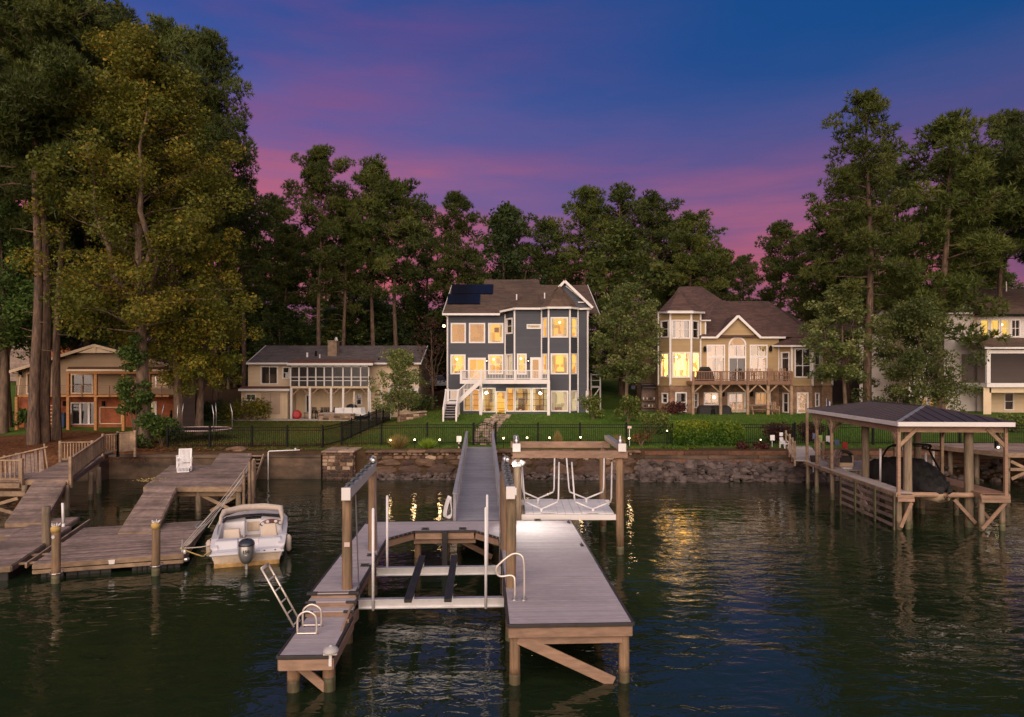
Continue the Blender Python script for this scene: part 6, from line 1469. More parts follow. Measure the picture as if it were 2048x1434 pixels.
for i, (zx, w_) in enumerate(((735, .75), (845, .95))):
    x = tx_(zx, 53.9); t = thing('covered_furniture', ('narrower left' if i == 0 else 'wider right')+' of two black covered seats under the brown deck', 'covered furniture', (x, 53.9, 2.7))
    q = MB(); q.hexa([(x-w_, 53.7, 2.6), (x+w_, 53.7, 2.6), (x+w_, 54.5, 2.6), (x-w_, 54.5, 2.6)], [(x-w_*.9, 53.8, 3.35), (x+w_*.9, 53.8, 3.35), (x+w_*.85, 54.4, 3.45), (x-w_*.85, 54.4, 3.45)]); q.build('cover', 'cover_black', t, bevel=.12)
q = MB(); x, z = tx_(792, 55.95), tz(1073, 55.95); q.ball((x, 55.9, z), .14, n=10, m=6); t = thing('globe_lamp', 'small glowing round globe in front of the basement window', 'lamp', (x, 55.9, z-.14)); q.build('globe', 'bulb_dim', t, True)
fg = thing('flag_pole', 'small blue and white flag on a pole at the right end of the tan house', 'flag', P(1655, 812, 54))
x, y, z = P(1653, 814, 54); q = MB(); q.tube((x, y, 2.6), (x, y, z+.7), .02, n=5); q.build('pole', 'white_trim', fg)
q = MB(); vs = [(x+.02+k*.09, y+.04*math.sin(k*1.7), z+.72-j*.5-k*.11) for j in range(2) for k in range(6)]; q.add(vs, [(k, k+1, k+7, k+6) for k in range(5)]); q.build('cloth', 'flag_blue', fg)
q = MB(); q.add([(p[0], p[1]-.01, p[2]) for p in (vs[2], vs[3], vs[9], vs[8])], [(0, 1, 2, 3)]); q.build('stripe', 'white_trim', fg)
sh = thing('garden_shed', 'dark lean-to with shelves of pots left of the tan house', 'shed', (X(1298, 57), 57, 2.6))
x0, x1 = X(1286, 57), X(1313, 57); q = MB(); q.box(x0, x1, 57.6, 58, 2.5, Zp(768, 57)); q.build('back_wall', 'old_wood', sh); q = MB(); q.hexa([(x0-.1, 56.7, Zp(776, 57)), (x1+.1, 56.7, Zp(776, 57)), (x1+.1, 58.1, Zp(768, 57)), (x0-.1, 58.1, Zp(768, 57))], [(x0-.1, 56.7, Zp(776, 57)+.06), (x1+.1, 56.7, Zp(776, 57)+.06), (x1+.1, 58.1, Zp(768, 57)+.06), (x0-.1, 58.1, Zp(768, 57)+.06)]); q.build('roof', 'roof_metal', sh)
for z in (3.1, 3.7): q = MB(); q.box(x0, x1, 57.1, 57.6, z, z+.04); q.build('shelf', 'old_lumber', sh)
for i in range(7):
    xx = x0+.1+i*.15; z = 3.14 if i % 2 else 3.74; q = MB(); q.lathe([(.05, 0), (.07, .14), (.06, .2)], (xx, 57.3, z), 7); tag(q.build('jar', ('pvc', 'terracotta', 'pink_sign')[i % 3], None, True), 'small '+('white', 'dark', 'pink')[i % 3]+' pot on the '+('upper', 'lower')[i % 2]+' shelf of the dark lean-to, '+('far left', 'left', 'left of middle', 'middle', 'right of middle', 'right', 'far right')[i], 'pot', 'pots on the lean-to shelves')
q = MB(); q.box(X(1262, 57), X(1270, 57), 56.9, 57.3, Zp(778, 57), Zp(771, 57)); tag(q.build('blue_tarp', 'blue_bin', None), 'small blue bundle behind the young tree trunk', 'bundle')

# ---------------------------------------------------------------- cream ranch house
cx_ = lambda zx, Y: X(420+zx/4.452, Y); cz = lambda zy, Y: Zp(640+zy/4.452, Y)
rh_ = thing('ranch_house', 'low cream ranch house with screened porch over an open patio', 'house', (-15, 62, 1.95))
RY, RP, RS, RR = 62.0, 59.6, 59.6, 66.5
F1 = Face((cx_(340, RY), RY), (cx_(1860, RY), RY)); zr0 = 1.7; zre = cz(388, RY)
hs = []
for z, kind, cols, rows, kw in (((450, 608, 408, 575), 'dark', 2, 1, dict(name='sliding_door')), ((643, 712, 415, 525), 'dark', 1, 2, {}), ((880, 940, 430, 495), 'dark', 1, 1, {}), ((1130, 1180, 430, 590), 'dark', 1, 1, {}), ((850, 892, 665, 830), 'dark', 1, 1, {}), ((1300, 1356, 655, 760), 'dark', 1, 2, {})):
    H = (F1.a(cx_(z[0], RY)), F1.a(cx_(z[1], RY)), cz(z[3], RY), cz(z[2], RY)); hs.append(H); window(rh_, F1, *H, kind, cols, rows, .12, **kw)
zmid = cz(590, RY)
siding(rh_, F1, zmid, zre, 'siding_cream', hs[:4], .2)
siding(rh_, F1, zr0, zmid, 'siding_cream', hs[4:], 4, lap=0, name='lower_wall')
q = MB()
a = .2
while a < F1.len:
    if not any(h[0]-.03 < a < h[1]+.03 for h in hs[4:]): F1.box(q, a-.025, a+.025, zr0, zmid, 0, .03)
    a += .45
q.build('batten', 'siding_cream', rh_, kind='stuff')
xl2, xr2 = cx_(340, RY), cx_(1860, RY)
siding(rh_, Face((xr2, RY), (xr2, 70)), zr0, zre, 'siding_cream', (), .2); siding(rh_, Face((xl2, 70), (xl2, RY)), zr0, zre, 'siding_cream', (), .2)
el_, er_ = cx_(325, 61.6), cx_(1880, 61.6); zrr = cz(228, RR); rz_ = cx_(360, RR)
roof(rh_, [((el_, 61.6, zre+.05), (er_, 61.6, zre+.05), (er_, RR, zrr), (el_, RR, zrr)), ((el_, 71.5, zre), (er_, 71.5, zre), (er_, RR+.02, zrr-.02), (el_, RR+.02, zrr-.02))], 'shingle_grey')
trim(rh_, (el_, 61.55, zre), (er_, 61.55, zre), .14, .16, 'gutter')
for x in (el_, er_): trim(rh_, (x, 61.6, zre), (x, RR, zrr-.05), .05, .18, 'rake_board')
q = MB(); q.slab([(xl2+.05, RY, zre), (xl2+.05, RR, zrr-.1), (xl2+.05, 71, zre)], (.05, 0, 0)); q.slab([(xr2-.05, RY, zre), (xr2-.05, RR, zrr-.1), (xr2-.05, 71, zre)], (-.05, 0, 0)); q.build('gable_end', 'siding_cream', rh_)
ych = 63.4; x0, x1 = cx_(1048, ych), cx_(1128, ych); q = MB(); q.box(x0, x1, ych, ych+1.0, cz(345, ych)-.3, cz(184, ych)); q.box(x0-.04, x1+.04, ych-.04, ych+1.04, cz(190, ych), cz(184, ych)+.02); q.build('chimney', 'stone_pale', rh_)
x, y, z = cx_(1155, 64.5), 64.5, cz(190, 64.5)
q = MB(); q.path([(x-.4, y, z-.6), (x-.1, y, z-.1), (x+.3, y, z+.1)], .025, 5); q.tube((x-.15, y, z-.2), (x-.35, y, z+.35), .02, n=5); q.add([(x-.35+.28*math.cos(a)*.5, y+.1, z+.15+.28*math.sin(a)) for a in np.linspace(0, 6.1, 10)], [tuple(range(10))]); q.build('satellite_dish', 'steel', rh_)
for (zx, zy, y, m, r_) in ((866, 305, 63.2, 'pvc', .09), (977, 320, 62.9, 'pvc', .06), (943, 290, 63.5, 'black_metal', .1), (1503, 355, 62.4, 'black_metal', .07)):
    x, z = cx_(zx, y), cz(zy, y); q = MB(); q.tube((x, y, z-.35), (x, y, z+.15), r_, n=8); q.build('vent_pipe', m, rh_)
# porch
zpr = cz(392, RP); zpf = cz(590, RP); p0, p1 = cx_(712, RP), cx_(1420, RP)
roof(rh_, [((cx_(690, RP-.3), RP-.3, zpr+.08), (cx_(1452, RP-.3), RP-.3, zpr+.08), (cx_(1468, 61.9), 61.9, zpr+.42), (cx_(745, 61.9), 61.9, zpr+.42))], 'roof_rust', 'porch_roof')
trim(rh_, (cx_(688, RP-.3), RP-.33, zpr-.02), (cx_(1452, RP-.3), RP-.33, zpr-.02), .12, .2, 'gutter'); trim(rh_, (p0, RP, zpr-.18), (p1, RP, zpr-.18), .1, .18, 'porch_beam')
q = MB(); q.box(p0, p1, RP, RY-.03, zpf-.18, zpf); q.build('porch_floor', 'siding_cream', rh_)
for zx in (718, 793, 868, 943, 1018, 1092, 1185, 1260, 1342, 1414):
    x = cx_(zx, RP); q = MB(); q.box(x-.05, x+.05, RP-.05, RP+.05, zpf, zpr-.1); q.build('screen_post', 'white_trim', rh_)
for zy in (508, 540): trim(rh_, (p0, RP, cz(zy, RP)), (p1, RP, cz(zy, RP)), .05, .05, 'screen_rail')
q = MB(); q.box(p0, p1, RP+.06, RP+.065, zpf, zpr-.15); q.build('screen', 'glass_screen', rh_)
for zx in (725, 890, 1080, 1187, 1415):
    x = cx_(zx, RP); q = MB(); q.box(x-.09, x+.09, RP-.07, RP+.1, 1.6, zpf-.15); q.build('porch_post', 'white_trim', rh_)
for zx, s in ((725, 1), (890, -1), (890, 1), (1080, -1), (1080, 1), (1187, 1), (1415, -1)):
    x = cx_(zx, RP); q = MB(); q.bar((x, RP+.05, zpf-.85), (x+s*.72, RP+.05, zpf-.15), .05, .09); q.build('knee_brace', 'lumber', rh_)
# storage lean-to
FS = Face((cx_(278, RS), RS), (cx_(690, RS), RS)); zst = cz(628, RS); hs = []
H = (FS.a(cx_(318, RS)), FS.a(cx_(412, RS)), cz(718, RS), cz(655, RS)); hs.append(H); window(rh_, FS, *H, 'dark', 2, 1, .09)
H = (FS.a(cx_(455, RS)), FS.a(cx_(625, RS)), cz(838, RS), cz(653, RS)); hs.append(H)
q = MB(); FS.box(q, H[0], H[1], H[2], H[3], -.03, .03); o = q.build('storage_door', 'tan_door', rh_); q = MB(); c = (H[0]+H[1])/2; FS.box(q, c-.01, c+.01, H[2], H[3], .03, .034); FS.box(q, c-.08, c-.04, H[2]+1.0, H[2]+1.1, .03, .06); FS.box(q, c+.04, c+.08, H[2]+1.0, H[2]+1.1, .03, .06); q.build('handle', 'black_metal', o)
siding(rh_, FS, zr0, zst, 'siding_cream', hs, 4, lap=0, name='lower_wall'); q = MB(); a = .2
while a < FS.len:
    if not any(h[0]-.03 < a < h[1]+.03 for h in hs): FS.box(q, a-.02, a+.02, zr0, zst, 0, .025)
    a += .3
q.build('batten', 'siding_cream', rh_, kind='stuff')
siding(rh_, Face((cx_(690, RS), RS), (cx_(690, RS), RY)), zr0, zst, 'siding_cream', (), 4, lap=0, name='lower_wall'); siding(rh_, Face((cx_(278, RS), RY), (cx_(278, RS), RS)), zr0, zst, 'siding_cream', (), 4, lap=0, name='lower_wall')
roof(rh_, [((cx_(255, RS-.3), RS-.3, zst+.12), (cx_(705, RS-.3), RS-.3, zst+.12), (cx_(715, RY), RY, cz(590, RY)), (cx_(280, RY), RY, cz(590, RY)))], 'roof_rust', 'lean_to_roof'); trim(rh_, (cx_(252, RS-.3), RS-.32, zst+.06), (cx_(708, RS-.3), RS-.32, zst+.06), .06, .2, 'fascia')
# outside stair and right deck
for i in range(10):
    t = i/9; y = RP-.2-t*2.2; z = zpf-.1-(zpf-2.2)*t; q = MB(); q.box(cx_(1440, y), cx_(1520, y), y-.28, y, z-.04, z); q.build('stair_tread', 'old_lumber', rh_)
for zx in (1430, 1525): trim(rh_, (cx_(zx, RP), RP-.1, zpf-.1), (cx_(zx, 57.2), 57.2, 2.1), .06, .3, 'stringer')
q = MB(); q.box(cx_(1590, 61), cx_(1860, 61), 60.6, RY, cz(605, 61)-.25, cz(605, 61)); q.build('side_deck', 'white_trim', rh_)
baluster_rail(rh_, (cx_(1595, 60.6), 60.6, cz(605, 61)), (cx_(1855, 60.6), 60.6, cz(605, 61)), 0, 1.0, 'white_trim', .16)
for zx in (1600, 1850): x = cx_(zx, 60.7); q = MB(); q.box(x-.08, x+.08, 60.65, 60.8, 1.7, cz(605, 61)); q.build('deck_post', 'white_trim', rh_)
# patio, pool and furniture
def gpt(zx, zy, zz): y = (CH-zz)*K/(640+zy/4.452-HOR); return (cx_(zx, y), y)
pz_ = 2.02
pts = [gpt(60, 893, pz_), gpt(1395, 890, pz_), (cx_(1420, 61), 61.9), (cx_(300, 61), 61.9)]
pd = thing('pool_patio', 'pale concrete pool patio below the ranch house', 'patio', (-15, 58, pz_))
q = MB(); q.prism([pts[0], pts[1], pts[2], pts[3]], 1.5, pz_); q.build('slab', 'patio', pd)
wp = [gpt(235, 886, pz_), gpt(968, 886, pz_), gpt(968, 866, pz_), gpt(300, 866, pz_)]
q = MB(); q.prism([(p[0], p[1]) for p in wp], pz_+.002, pz_+.006); tag(q.build('pool_water', 'water', None, kind='structure'))
cp = [(wp[i], wp[(i+1) % 4]) for i in range(4)]
for a, c in cp: q = MB(); q.bar((*a, pz_+.015), (*c, pz_+.015), .2, .05); q.build('coping', 'patio', pd)
spa = thing('stone_spa', 'raised tan stone spa at the right end of the pool', 'spa', (*gpt(1120, 886, pz_), pz_))
s0, s1 = gpt(970, 890, pz_), gpt(1280, 890, pz_); q = MB(); q.box(s0[0], s1[0], s0[1], s0[1]+1.6, pz_-.3, cz(838, s0[1])); q.build('spa_wall', 'mortar', spa)
nst = 0; zt_ = cz(838, s0[1])
for r_ in range(3):
    x = s0[0]
    while x < s1[0]-.1:
        w_ = min(random.uniform(.3, .7), s1[0]-x); h = (zt_-pz_)/3; q = MB(); q.box(x+.012, x+w_-.012, s0[1]-.05, s0[1], pz_+h*r_+.01, pz_+h*(r_+1)-.01); q.build('stone', random.choice(['stone_pale', 'stone_pale', 'stone']), spa, bevel=.015); x += w_
q = MB(); q.box(s0[0]-.05, s1[0]+.05, s0[1]-.08, s0[1]+1.7, zt_, zt_+.07); q.build('capstone', 'patio', spa)
lw_ = thing('stone_garden_wall', 'low dry stone garden wall between ranch and navy house', 'stone wall', ground_hit(805, 840))
ga0 = ground_hit(797, 845); ga1 = ground_hit(850, 833); A0 = Vector((ga0[0], ga0[1], 0)); A1 = Vector((ga1[0], ga1[1]+.5, 0)); dv = (A1-A0); Lw = dv.length; dv.normalize()
q = MB(); q.bar((*A0.xy, 2.0), (*A1.xy, 2.2), .5, 1.3); q.build('wall_core', 'mortar', lw_)
FW = Face((A0.x, A0.y), (A1.x, A1.y))
for r_ in range(5):
    a = 0
    while a < Lw-.1:
        w_ = min(random.uniform(.25, .6), Lw-a); q = MB(); FW.box(q, a+.012, a+w_-.012, 1.75+r_*.22, 1.75+r_*.22+.2, .2, .3+random.uniform(0, .03)); q.build('stone', random.choice(['stone', 'stone_pale', 'stone']), lw_, bevel=.02); a += w_
q = MB(); q.bar((*A0.xy, 2.9), (*A1.xy, 3.0), .65, .09); q.build('capstone', 'stone_pale', lw_)
def sofa(x, y, z, w_, n, lab, rz=0):
    t = thing('patio_sofa', lab, 'sofa', (x, y, z), 'white sofas on the pool patio', local=True, rz=rz)
    q = MB(); q.box(-w_/2, w_/2, -.4, .4, .1, .3); q.build('frame', 'black_metal', t)
    for i in range(n):
        a = -w_/2+i*w_/n; q = MB(); q.box(a+.01, a+w_/n-.01, -.4, .3, .3, .5); q.build('seat_cushion', 'white_plastic', t, bevel=.05); q = MB(); q.hexa([(a+.01, .2, .45), (a+w_/n-.01, .2, .45), (a+w_/n-.01, .42, .45), (a+.01, .42, .45)], [(a+.01, .3, 1.02), (a+w_/n-.01, .3, 1.02), (a+w_/n-.01, .46, 1.02), (a+.01, .46, 1.02)]); q.build('back_cushion', 'white_plastic', t, bevel=.05)
yso = 58.6
sofa(cx_(1240, yso), yso, pz_, 2.3, 3, 'long white cushioned sofa on the pool patio', R(178)); sofa(cx_(1385, yso), yso-.3, pz_, .8, 1, 'single tilted white cushioned seat beside the outside stair', R(60))
q = MB(); c = (cx_(775, 59), 59, pz_); q.lathe([(.16, -.02), (.36, -.02), (.40, .05), (.36, .12), (.16, .12)], (0, 0, 0), 16, axis='y'); t = q.build('red_tub', 'red', None, True); t.location = (cx_(775, 59), 59, pz_+.38); t.rotation_euler = (R(-12), 0, R(25)); tag(t, 'red round water toy leaning on the first porch post', 'water toy')
um = thing('closed_umbrella', 'closed cream patio umbrella behind the white sofa', 'umbrella', (cx_(1283, 59), 59, pz_))
x = cx_(1283, 59); q = MB(); q.tube((x, 59, pz_), (x, 59, cz(648, 59)), .025, n=6); q.build('pole', 'steel', um); q = MB(); q.lathe([(.10, 0), (.17, .15), (.12, .6), (.09, .9), (.03, 1.2)], (x, 59, cz(755, 59)), 8); q.build('canopy', 'umbrella_cloth', um, True)
gq = thing('kettle_grill', 'round black grill under the ranch porch', 'grill', (cx_(1255, 60.4), 60.4, pz_)); x = cx_(1262, 60.4); q = MB(); q.ball((x, 60.4, pz_+.95), .5, .35, .3, 12, 7); q.build('lid', 'cover_black', gq, True)
q = MB(); q.box(x-.45, x+.45, 60.1, 60.7, pz_, pz_+.8); q.build('cart', 'black_plastic', gq)
for i, zx in enumerate((948, 1020, 1060, 1110)): slat_chair('patio_chair', cx_(zx, 60.8), 60.8, pz_, 'black_plastic', 'dark patio chair under the ranch porch, '+('leftmost', 'second', 'third', 'rightmost')[i]+' of four', 'dark patio chairs', .95, R(180+20*(i-1)))
tb = thing('patio_table', 'small low dark table between the patio chairs', 'table', (cx_(865, 60.5), 60.5, pz_)); x = cx_(865, 60.5); q = MB(); q.box(x-.25, x+.25, 60.3, 60.7, pz_+.42, pz_+.46); q.build('tabletop', 'black_plastic', tb)
for sx_ in (-.2, .2): q = MB(); q.box(x+sx_-.02, x+sx_+.02, 60.48, 60.52, pz_, pz_+.42); q.build('leg', 'black_plastic', tb)

# ---------------------------------------------------------------- beige house at far left
lx = lambda zx, Y: X(zx/3.983, Y); lz = lambda zy, Y: Zp(620+zy/3.983, Y)
lh = thing('beige_house', 'beige gabled house with orange timber balcony and red brick ground floor', 'house', (-29, 50, 2.2))
BY, BD = 50.0, 48.4
F2 = Face((lx(130, BY), BY), (lx(1400, BY), BY)); zfl = lz(690, BY); zb4 = 1.9
hs = []
for z, kind, cols, rows, kw in (((212, 368, 498, 672), 'dark', 2, 1, {}), ((566, 746, 508, 668), 'dark', 2, 1, dict(name='sliding_door')), ((1195, 1345, 520, 625), 'blush', 3, 2, {})):
    H = (F2.a(lx(z[0], BY)), F2.a(lx(z[1], BY)), lz(z[3], BY), lz(z[2], BY)); hs.append(H); window(lh, F2, *H, kind, cols, rows, .1, trim='siding_cream', **kw)
zel = lz(490, BY)
siding(lh, F2, zfl, zel, 'siding_beige', hs, .24)
pkx, pkz = lx(810, BY), lz(292, BY); gL, gR = lx(100, BY), lx(1440, BY); FGl = Face((gL, BY-.01), (gR, BY-.01))
siding(lh, FGl, zel, pkz, 'siding_beige', [], .24, lim=lambda z: ((z-zel)/(pkz-zel)*(pkx-gL), FGl.len-(z-zel)/(pkz-zel)*(gR-pkx)), name='gable_wall')
hs = []
for z, kind, cols, rows, kw in (((563, 785, 735, 912), 'dark', 3, 1, dict(name='french_door', fw=.09, door=True)), ((1175, 1250, 728, 900), 'cream', 1, 1, dict(name='side_door', fw=.14, door=True))):
    H = (F2.a(lx(z[0], BY)), F2.a(lx(z[1], BY)), lz(z[3], BY), lz(z[2], BY)); hs.append(H); window(lh, F2, *H, kind, cols, rows, kw.pop('fw'), mw=.14, **kw)
siding(lh, F2, zb4, zfl, 'brick_red', hs, 4, lap=0, name='brick_wall')
H = [F2.a(lx(800, BY)), F2.a(lx(970, BY)), lz(905, BY), lz(775, BY)]
for a, c in (((H[0], H[2]), (H[1], H[2])), ((H[0], H[3]), (H[1], H[3])), ((H[0], H[2]), (H[0], H[3])), ((H[1], H[2]), (H[1], H[3]))): trim(lh, F2.p(*a, .03), F2.p(*c, .03), .05, .06, 'brick_frame', 'siding_cream')
siding(lh, Face((lx(1400, BY), BY), (lx(1400, BY), 53)), zb4, zel, 'siding_beige', (), .24); siding(lh, Face((lx(130, BY), 53), (lx(130, BY), BY)), zb4, zel, 'siding_beige', (), .24)
oL, oR = (lx(62, BY-.9), lz(490, BY-.9)), (lx(1490, BY-.9), lz(470, BY-.9)); yk = 53.5
roof(lh, [((oL[0], yk, oL[1]), (oL[0], BY-.9, oL[1]), (pkx, BY-.9, pkz+.12), (pkx, yk, pkz+.12)), ((oR[0], BY-.9, oR[1]), (oR[0], yk, oR[1]), (pkx, yk, pkz+.12), (pkx, BY-.9, pkz+.12))], 'shingle_grey')
for o_ in (oL, oR): trim(lh, (o_[0], BY-.9, o_[1]-.06), (pkx, BY-.9, pkz+.06), .07, .2, 'rake_board', 'siding_cream')
q = MB(); q.hexa([(lx(680, BY), BY-.85, lz(344, BY)), (lx(960, BY), BY-.85, lz(344, BY)), (lx(960, BY), BY-.8, lz(344, BY)), (lx(680, BY), BY-.8, lz(344, BY))], [(lx(790, BY), BY-.85, lz(305, BY)), (lx(830, BY), BY-.85, lz(305, BY)), (lx(830, BY), BY-.8, lz(305, BY)), (lx(790, BY), BY-.8, lz(305, BY))]); q.build('gable_panel', 'siding_cream', lh); q = MB(); q.box(lx(795, BY), lx(822, BY), BY-.9, BY-.8, lz(345, BY), lz(290, BY)); q.build('king_post', 'siding_cream', lh)
roof(lh, [((lx(530, 48.1), 48.1, lz(478, 48.1)), (lx(1350, 48.1), 48.1, lz(478, 48.1)), (lx(1330, BY), BY, lz(452, BY)), (lx(545, BY), BY, lz(452, BY)))], 'roof_rust', 'balcony_roof'); trim(lh, (lx(530, 48.05), 48.05, lz(480, 48.05)), (lx(1350, 48.05), 48.05, lz(480, 48.05)), .08, .14, 'gutter', 'siding_cream'); trim(lh, (lx(545, 48.2), 48.2, lz(495, 48.2)), (lx(1340, 48.2), 48.2, lz(495, 48.2)), .1, .2, 'balcony_beam', 'warm_wood')
q = MB(); q.box(lx(130, BD), lx(1345, BD), BD, BY-.03, lz(692, BD), lz(678, BD)); q.build('balcony_floor', 'warm_wood', lh)
for zx, top in ((135, 680), (545, 490), (765, 490), (985, 490), (1190, 490)):
    x = lx(zx, BD); q = MB(); q.box(x-.1, x+.1, BD-.1, BD+.1, 1.8, lz(692, BD)); q.build('balcony_post', 'warm_wood', lh, bevel=.015)
    if top < 600: q = MB(); q.box(x-.1, x+.1, BD-.1, BD+.1, lz(678, BD), lz(498, BD)); q.build('balcony_post', 'warm_wood', lh, bevel=.015)
for zy in (600, 615, 630, 645, 660): q = MB(); q.bar((lx(135, BD), BD-.06, lz(zy, BD)), (lx(1345, BD), BD-.06, lz(zy, BD)), .04 if zy == 600 else .012, .04 if zy == 600 else .012); q.build('cable_rail', 'deck_brown', lh)
for zx in (135, 330, 420, 655, 875, 1085, 1290): x = lx(zx, BD); q = MB(); q.box(x-.03, x+.03, BD-.09, BD-.03, lz(690, BD), lz(600, BD)); q.build('rail_post', 'deck_brown', lh)
for (zx, zy) in ((170, 508), (520, 742), (830, 742)): x, z = lx(zx, BY), lz(zy, BY); q = MB(); q.box(x-.07, x+.07, BY-.2, BY-.03, z-.2, z+.15); q.build('wall_lantern', 'black_metal', lh)
for i in range(6):
    z = 2.35+i*.26; x = lx(395+i*6, 49); q = MB(); q.box(x, x+.5, 48.7, 49.1, z, z+.05); q.build('stair_tread', 'siding_cream', lh)
q = MB(); q.path([(lx(75, BY-.8), BY-.8, lz(492, BY)), (lx(125, BY-.8), BY-.3, lz(520, BY)), (lx(128, BY), BY-.1, 2.2)], .06, 6); q.build('downspout', 'siding_cream', lh)
rb_ = thing('recycling_bin', 'blue wheeled bin standing by the brick wall', 'bin', (lx(497, 49.2), 49.2, 2.1)); x = lx(497, 49.2)
q = MB(); q.hexa([(x-.25, 49, 2.05), (x+.25, 49, 2.05), (x+.25, 49.5, 2.05), (x-.25, 49.5, 2.05)], [(x-.32, 48.92, 3.05), (x+.32, 48.92, 3.05), (x+.32, 49.6, 3.05), (x-.32, 49.6, 3.05)]); q.build('body', 'blue_bin', rb_, bevel=.03); q = MB(); q.box(x-.34, x+.34, 48.9, 49.65, 3.05, 3.13); q.build('lid', 'blue_bin', rb_, bevel=.03); q = MB(); q.box(x-.08, x+.08, 48.9, 48.93, 2.75, 2.9); q.build('sticker', 'white_trim', rb_)
# trampoline frame left of the ranch lawn
tr_ = thing('trampoline', 'trampoline with thin grey net poles on the left lawn', 'trampoline', (X(390, 44.5), 44.5, 1.7))
xc, yc = X(395, 44.5), 44.5; q = MB(); q.path([(xc+2.1*math.cos(a), yc+2.1*math.sin(a)*.8, 2.35) for a in np.linspace(0, 2*math.pi, 21)], .06, 6); q.build('ring', 'pink_sign', tr_, True); q = MB(); q.lathe([(1.95, 0), (1.95, .01)], (xc, yc, 2.33), 20); q.build('mat', 'black_plastic', tr_)
for i in range(6):
    a = i*1.047+.3; x, y = xc+2.15*math.cos(a), yc+1.75*math.sin(a); q = MB(); q.path([(x, y, 1.5), (x, y, 3.4), (x-.15*math.cos(a), y, 4.0)], .03, 6); q.build('net_pole', 'steel', tr_, True)

# ---------------------------------------------------------------- white house at far right
wx = lambda zx, Y: X(1700+zx/4.779, Y); wz = lambda zy, Y: Zp(560+zy/4.779, Y)
wh = thing('white_house', 'white sided house with screened porch at the far right', 'house', (38, 58, 2.7))
WY, WP = 58.0, 54.5
FWm = Face((wx(560, WY), WY), (wx(1215, WY), WY)); zwe = wz(322, WY)
hs = []
for z, kind in (((640, 735, 1120, 1215), 'peach'), ((750, 840, 1120, 1215), 'peach'), ((850, 935, 1120, 1230), 'peach'), ((700, 860, 380, 520), 'yellow')):
    H = (FWm.a(wx(z[0], WY)), FWm.a(wx(z[1], WY)), wz(z[3], WY), wz(z[2], WY)); hs.append(H); window(wh, FWm, *H, kind, 1, 1, .1)
siding(wh, FWm, 2.3, zwe, 'siding_white', hs, .2)
FWb = Face((wx(1215, WY-.3), WY-.3), (wx(2600, WY-.3), WY-.3)); hs = []
for i, (a, c, kind) in enumerate(((1240, 1328, 'yellow'), (1338, 1428, 'yellow'), (1438, 1530, 'yellow'), (1536, 1625, 'dark'))):
    H = (FWb.a(wx(a, WY-.3)), FWb.a(wx(c, WY-.3)), wz(545, WY-.3), wz(378, WY-.3)); hs.append(H); window(wh, FWb, *H, kind, 2 if kind == 'dark' else 1, 2, .08)
siding(wh, FWb, wz(900, WY), wz(352, WY), 'siding_white', hs, .2)
siding(wh, FWb, 2.3, wz(900, WY), 'siding_white', [], .2)
zwr = wz(85, 66); xl3 = wx(1000, WY)
roof(wh, [((wx(540, 57.6), 57.6, zwe+.05), (wx(1180, 57.6), 57.6, zwe+.05), (wx(1180, 66), 66, zwr), (wx(1050, 66), 66, zwr)), ((wx(1180, 57.2), 57.2, zwe-.1), (wx(2700, 57.2), 57.2, zwe-.1), (wx(2700, 66), 66, zwr), (wx(1150, 66), 66, zwr))], 'shingle_brown')
trim(wh, (wx(560, 57.5), 57.5, zwe), (wx(1170, 57.5), 57.5, zwe), .14, .15, 'gutter'); trim(wh, (wx(1200, 57.1), 57.1, zwe-.15), (wx(2600, 57.1), 57.1, zwe-.15), .14, .12, 'gutter', 'black_metal')
for zx in (1448, 1492): x = wx(zx, 65); q = MB(); q.tube((x, 65, zwr-1), (x, 65, wz(15, 65)), .07, n=6); q.build('vent_pipe', 'steel', wh)
# its porch
zp1 = wz(645, WP); roof(wh, [((wx(1290, WP-.3), WP-.3, zp1), (wx(2700, WP-.3), WP-.3, zp1), (wx(2700, 57.6), 57.6, wz(552, 57.6)), (wx(1062, 57.6), 57.6, wz(552, 57.6)))], 'shingle_brown', 'porch_roof'); trim(wh, (wx(1285, WP-.3), WP-.32, zp1-.05), (wx(2700, WP-.3), WP-.32, zp1-.05), .12, .14, 'gutter')
trim(wh, (wx(1290, WP), WP-.3, zp1-.05), (wx(1065, 57.6), 57.6, wz(560, 57.6)), .06, .16, 'rake_board')
trim(wh, (wx(1310, WP), WP, wz(685, WP)), (wx(2700, WP), WP, wz(685, WP)), .12, .28, 'porch_beam'); q = MB(); q.box(wx(1312, WP)-.1, wx(1312, WP)+.2, WP-.1, WP+.1, wz(985, WP), wz(660, WP)); q.build('porch_post', 'white_trim', wh)
q = MB(); q.poly([(wx(1310, WP), WP+.05, wz(985, WP)), (wx(2600, WP), WP+.05, wz(985, WP)), (wx(2600, WP), WP+.05, wz(700, WP)), (wx(1310, WP), WP+.05, wz(700, WP))]); q.build('screen', 'glass_screen', wh); q = MB(); q.poly([(wx(1310, WP), WP+.05, wz(985, WP)), (wx(1310, WP), 57.6, wz(985, WP)), (wx(1310, WP), 57.6, wz(700, WP)), (wx(1310, WP), WP+.05, wz(700, WP))]); q.build('screen', 'glass_screen', wh)
q = MB(); q.box(wx(1305, WP), wx(2600, WP), WP-.05, 57.6, wz(1025, WP), wz(985, WP)); q.build('porch_floor', 'white_trim', wh)
FU = Face((wx(1275, WP+.2), WP+.2), (wx(1350, WP+.2), WP+.2)); siding(wh, FU, 2.4, wz(1028, WP), 'siding_cream', (), 4, lap=0, name='pillar'); q = MB(); q.box(wx(1350, WP), wx(2600, WP), WP+.2, WP+.4, wz(1078, WP), wz(1028, WP)); q.build('porch_beam', 'siding_cream', wh)
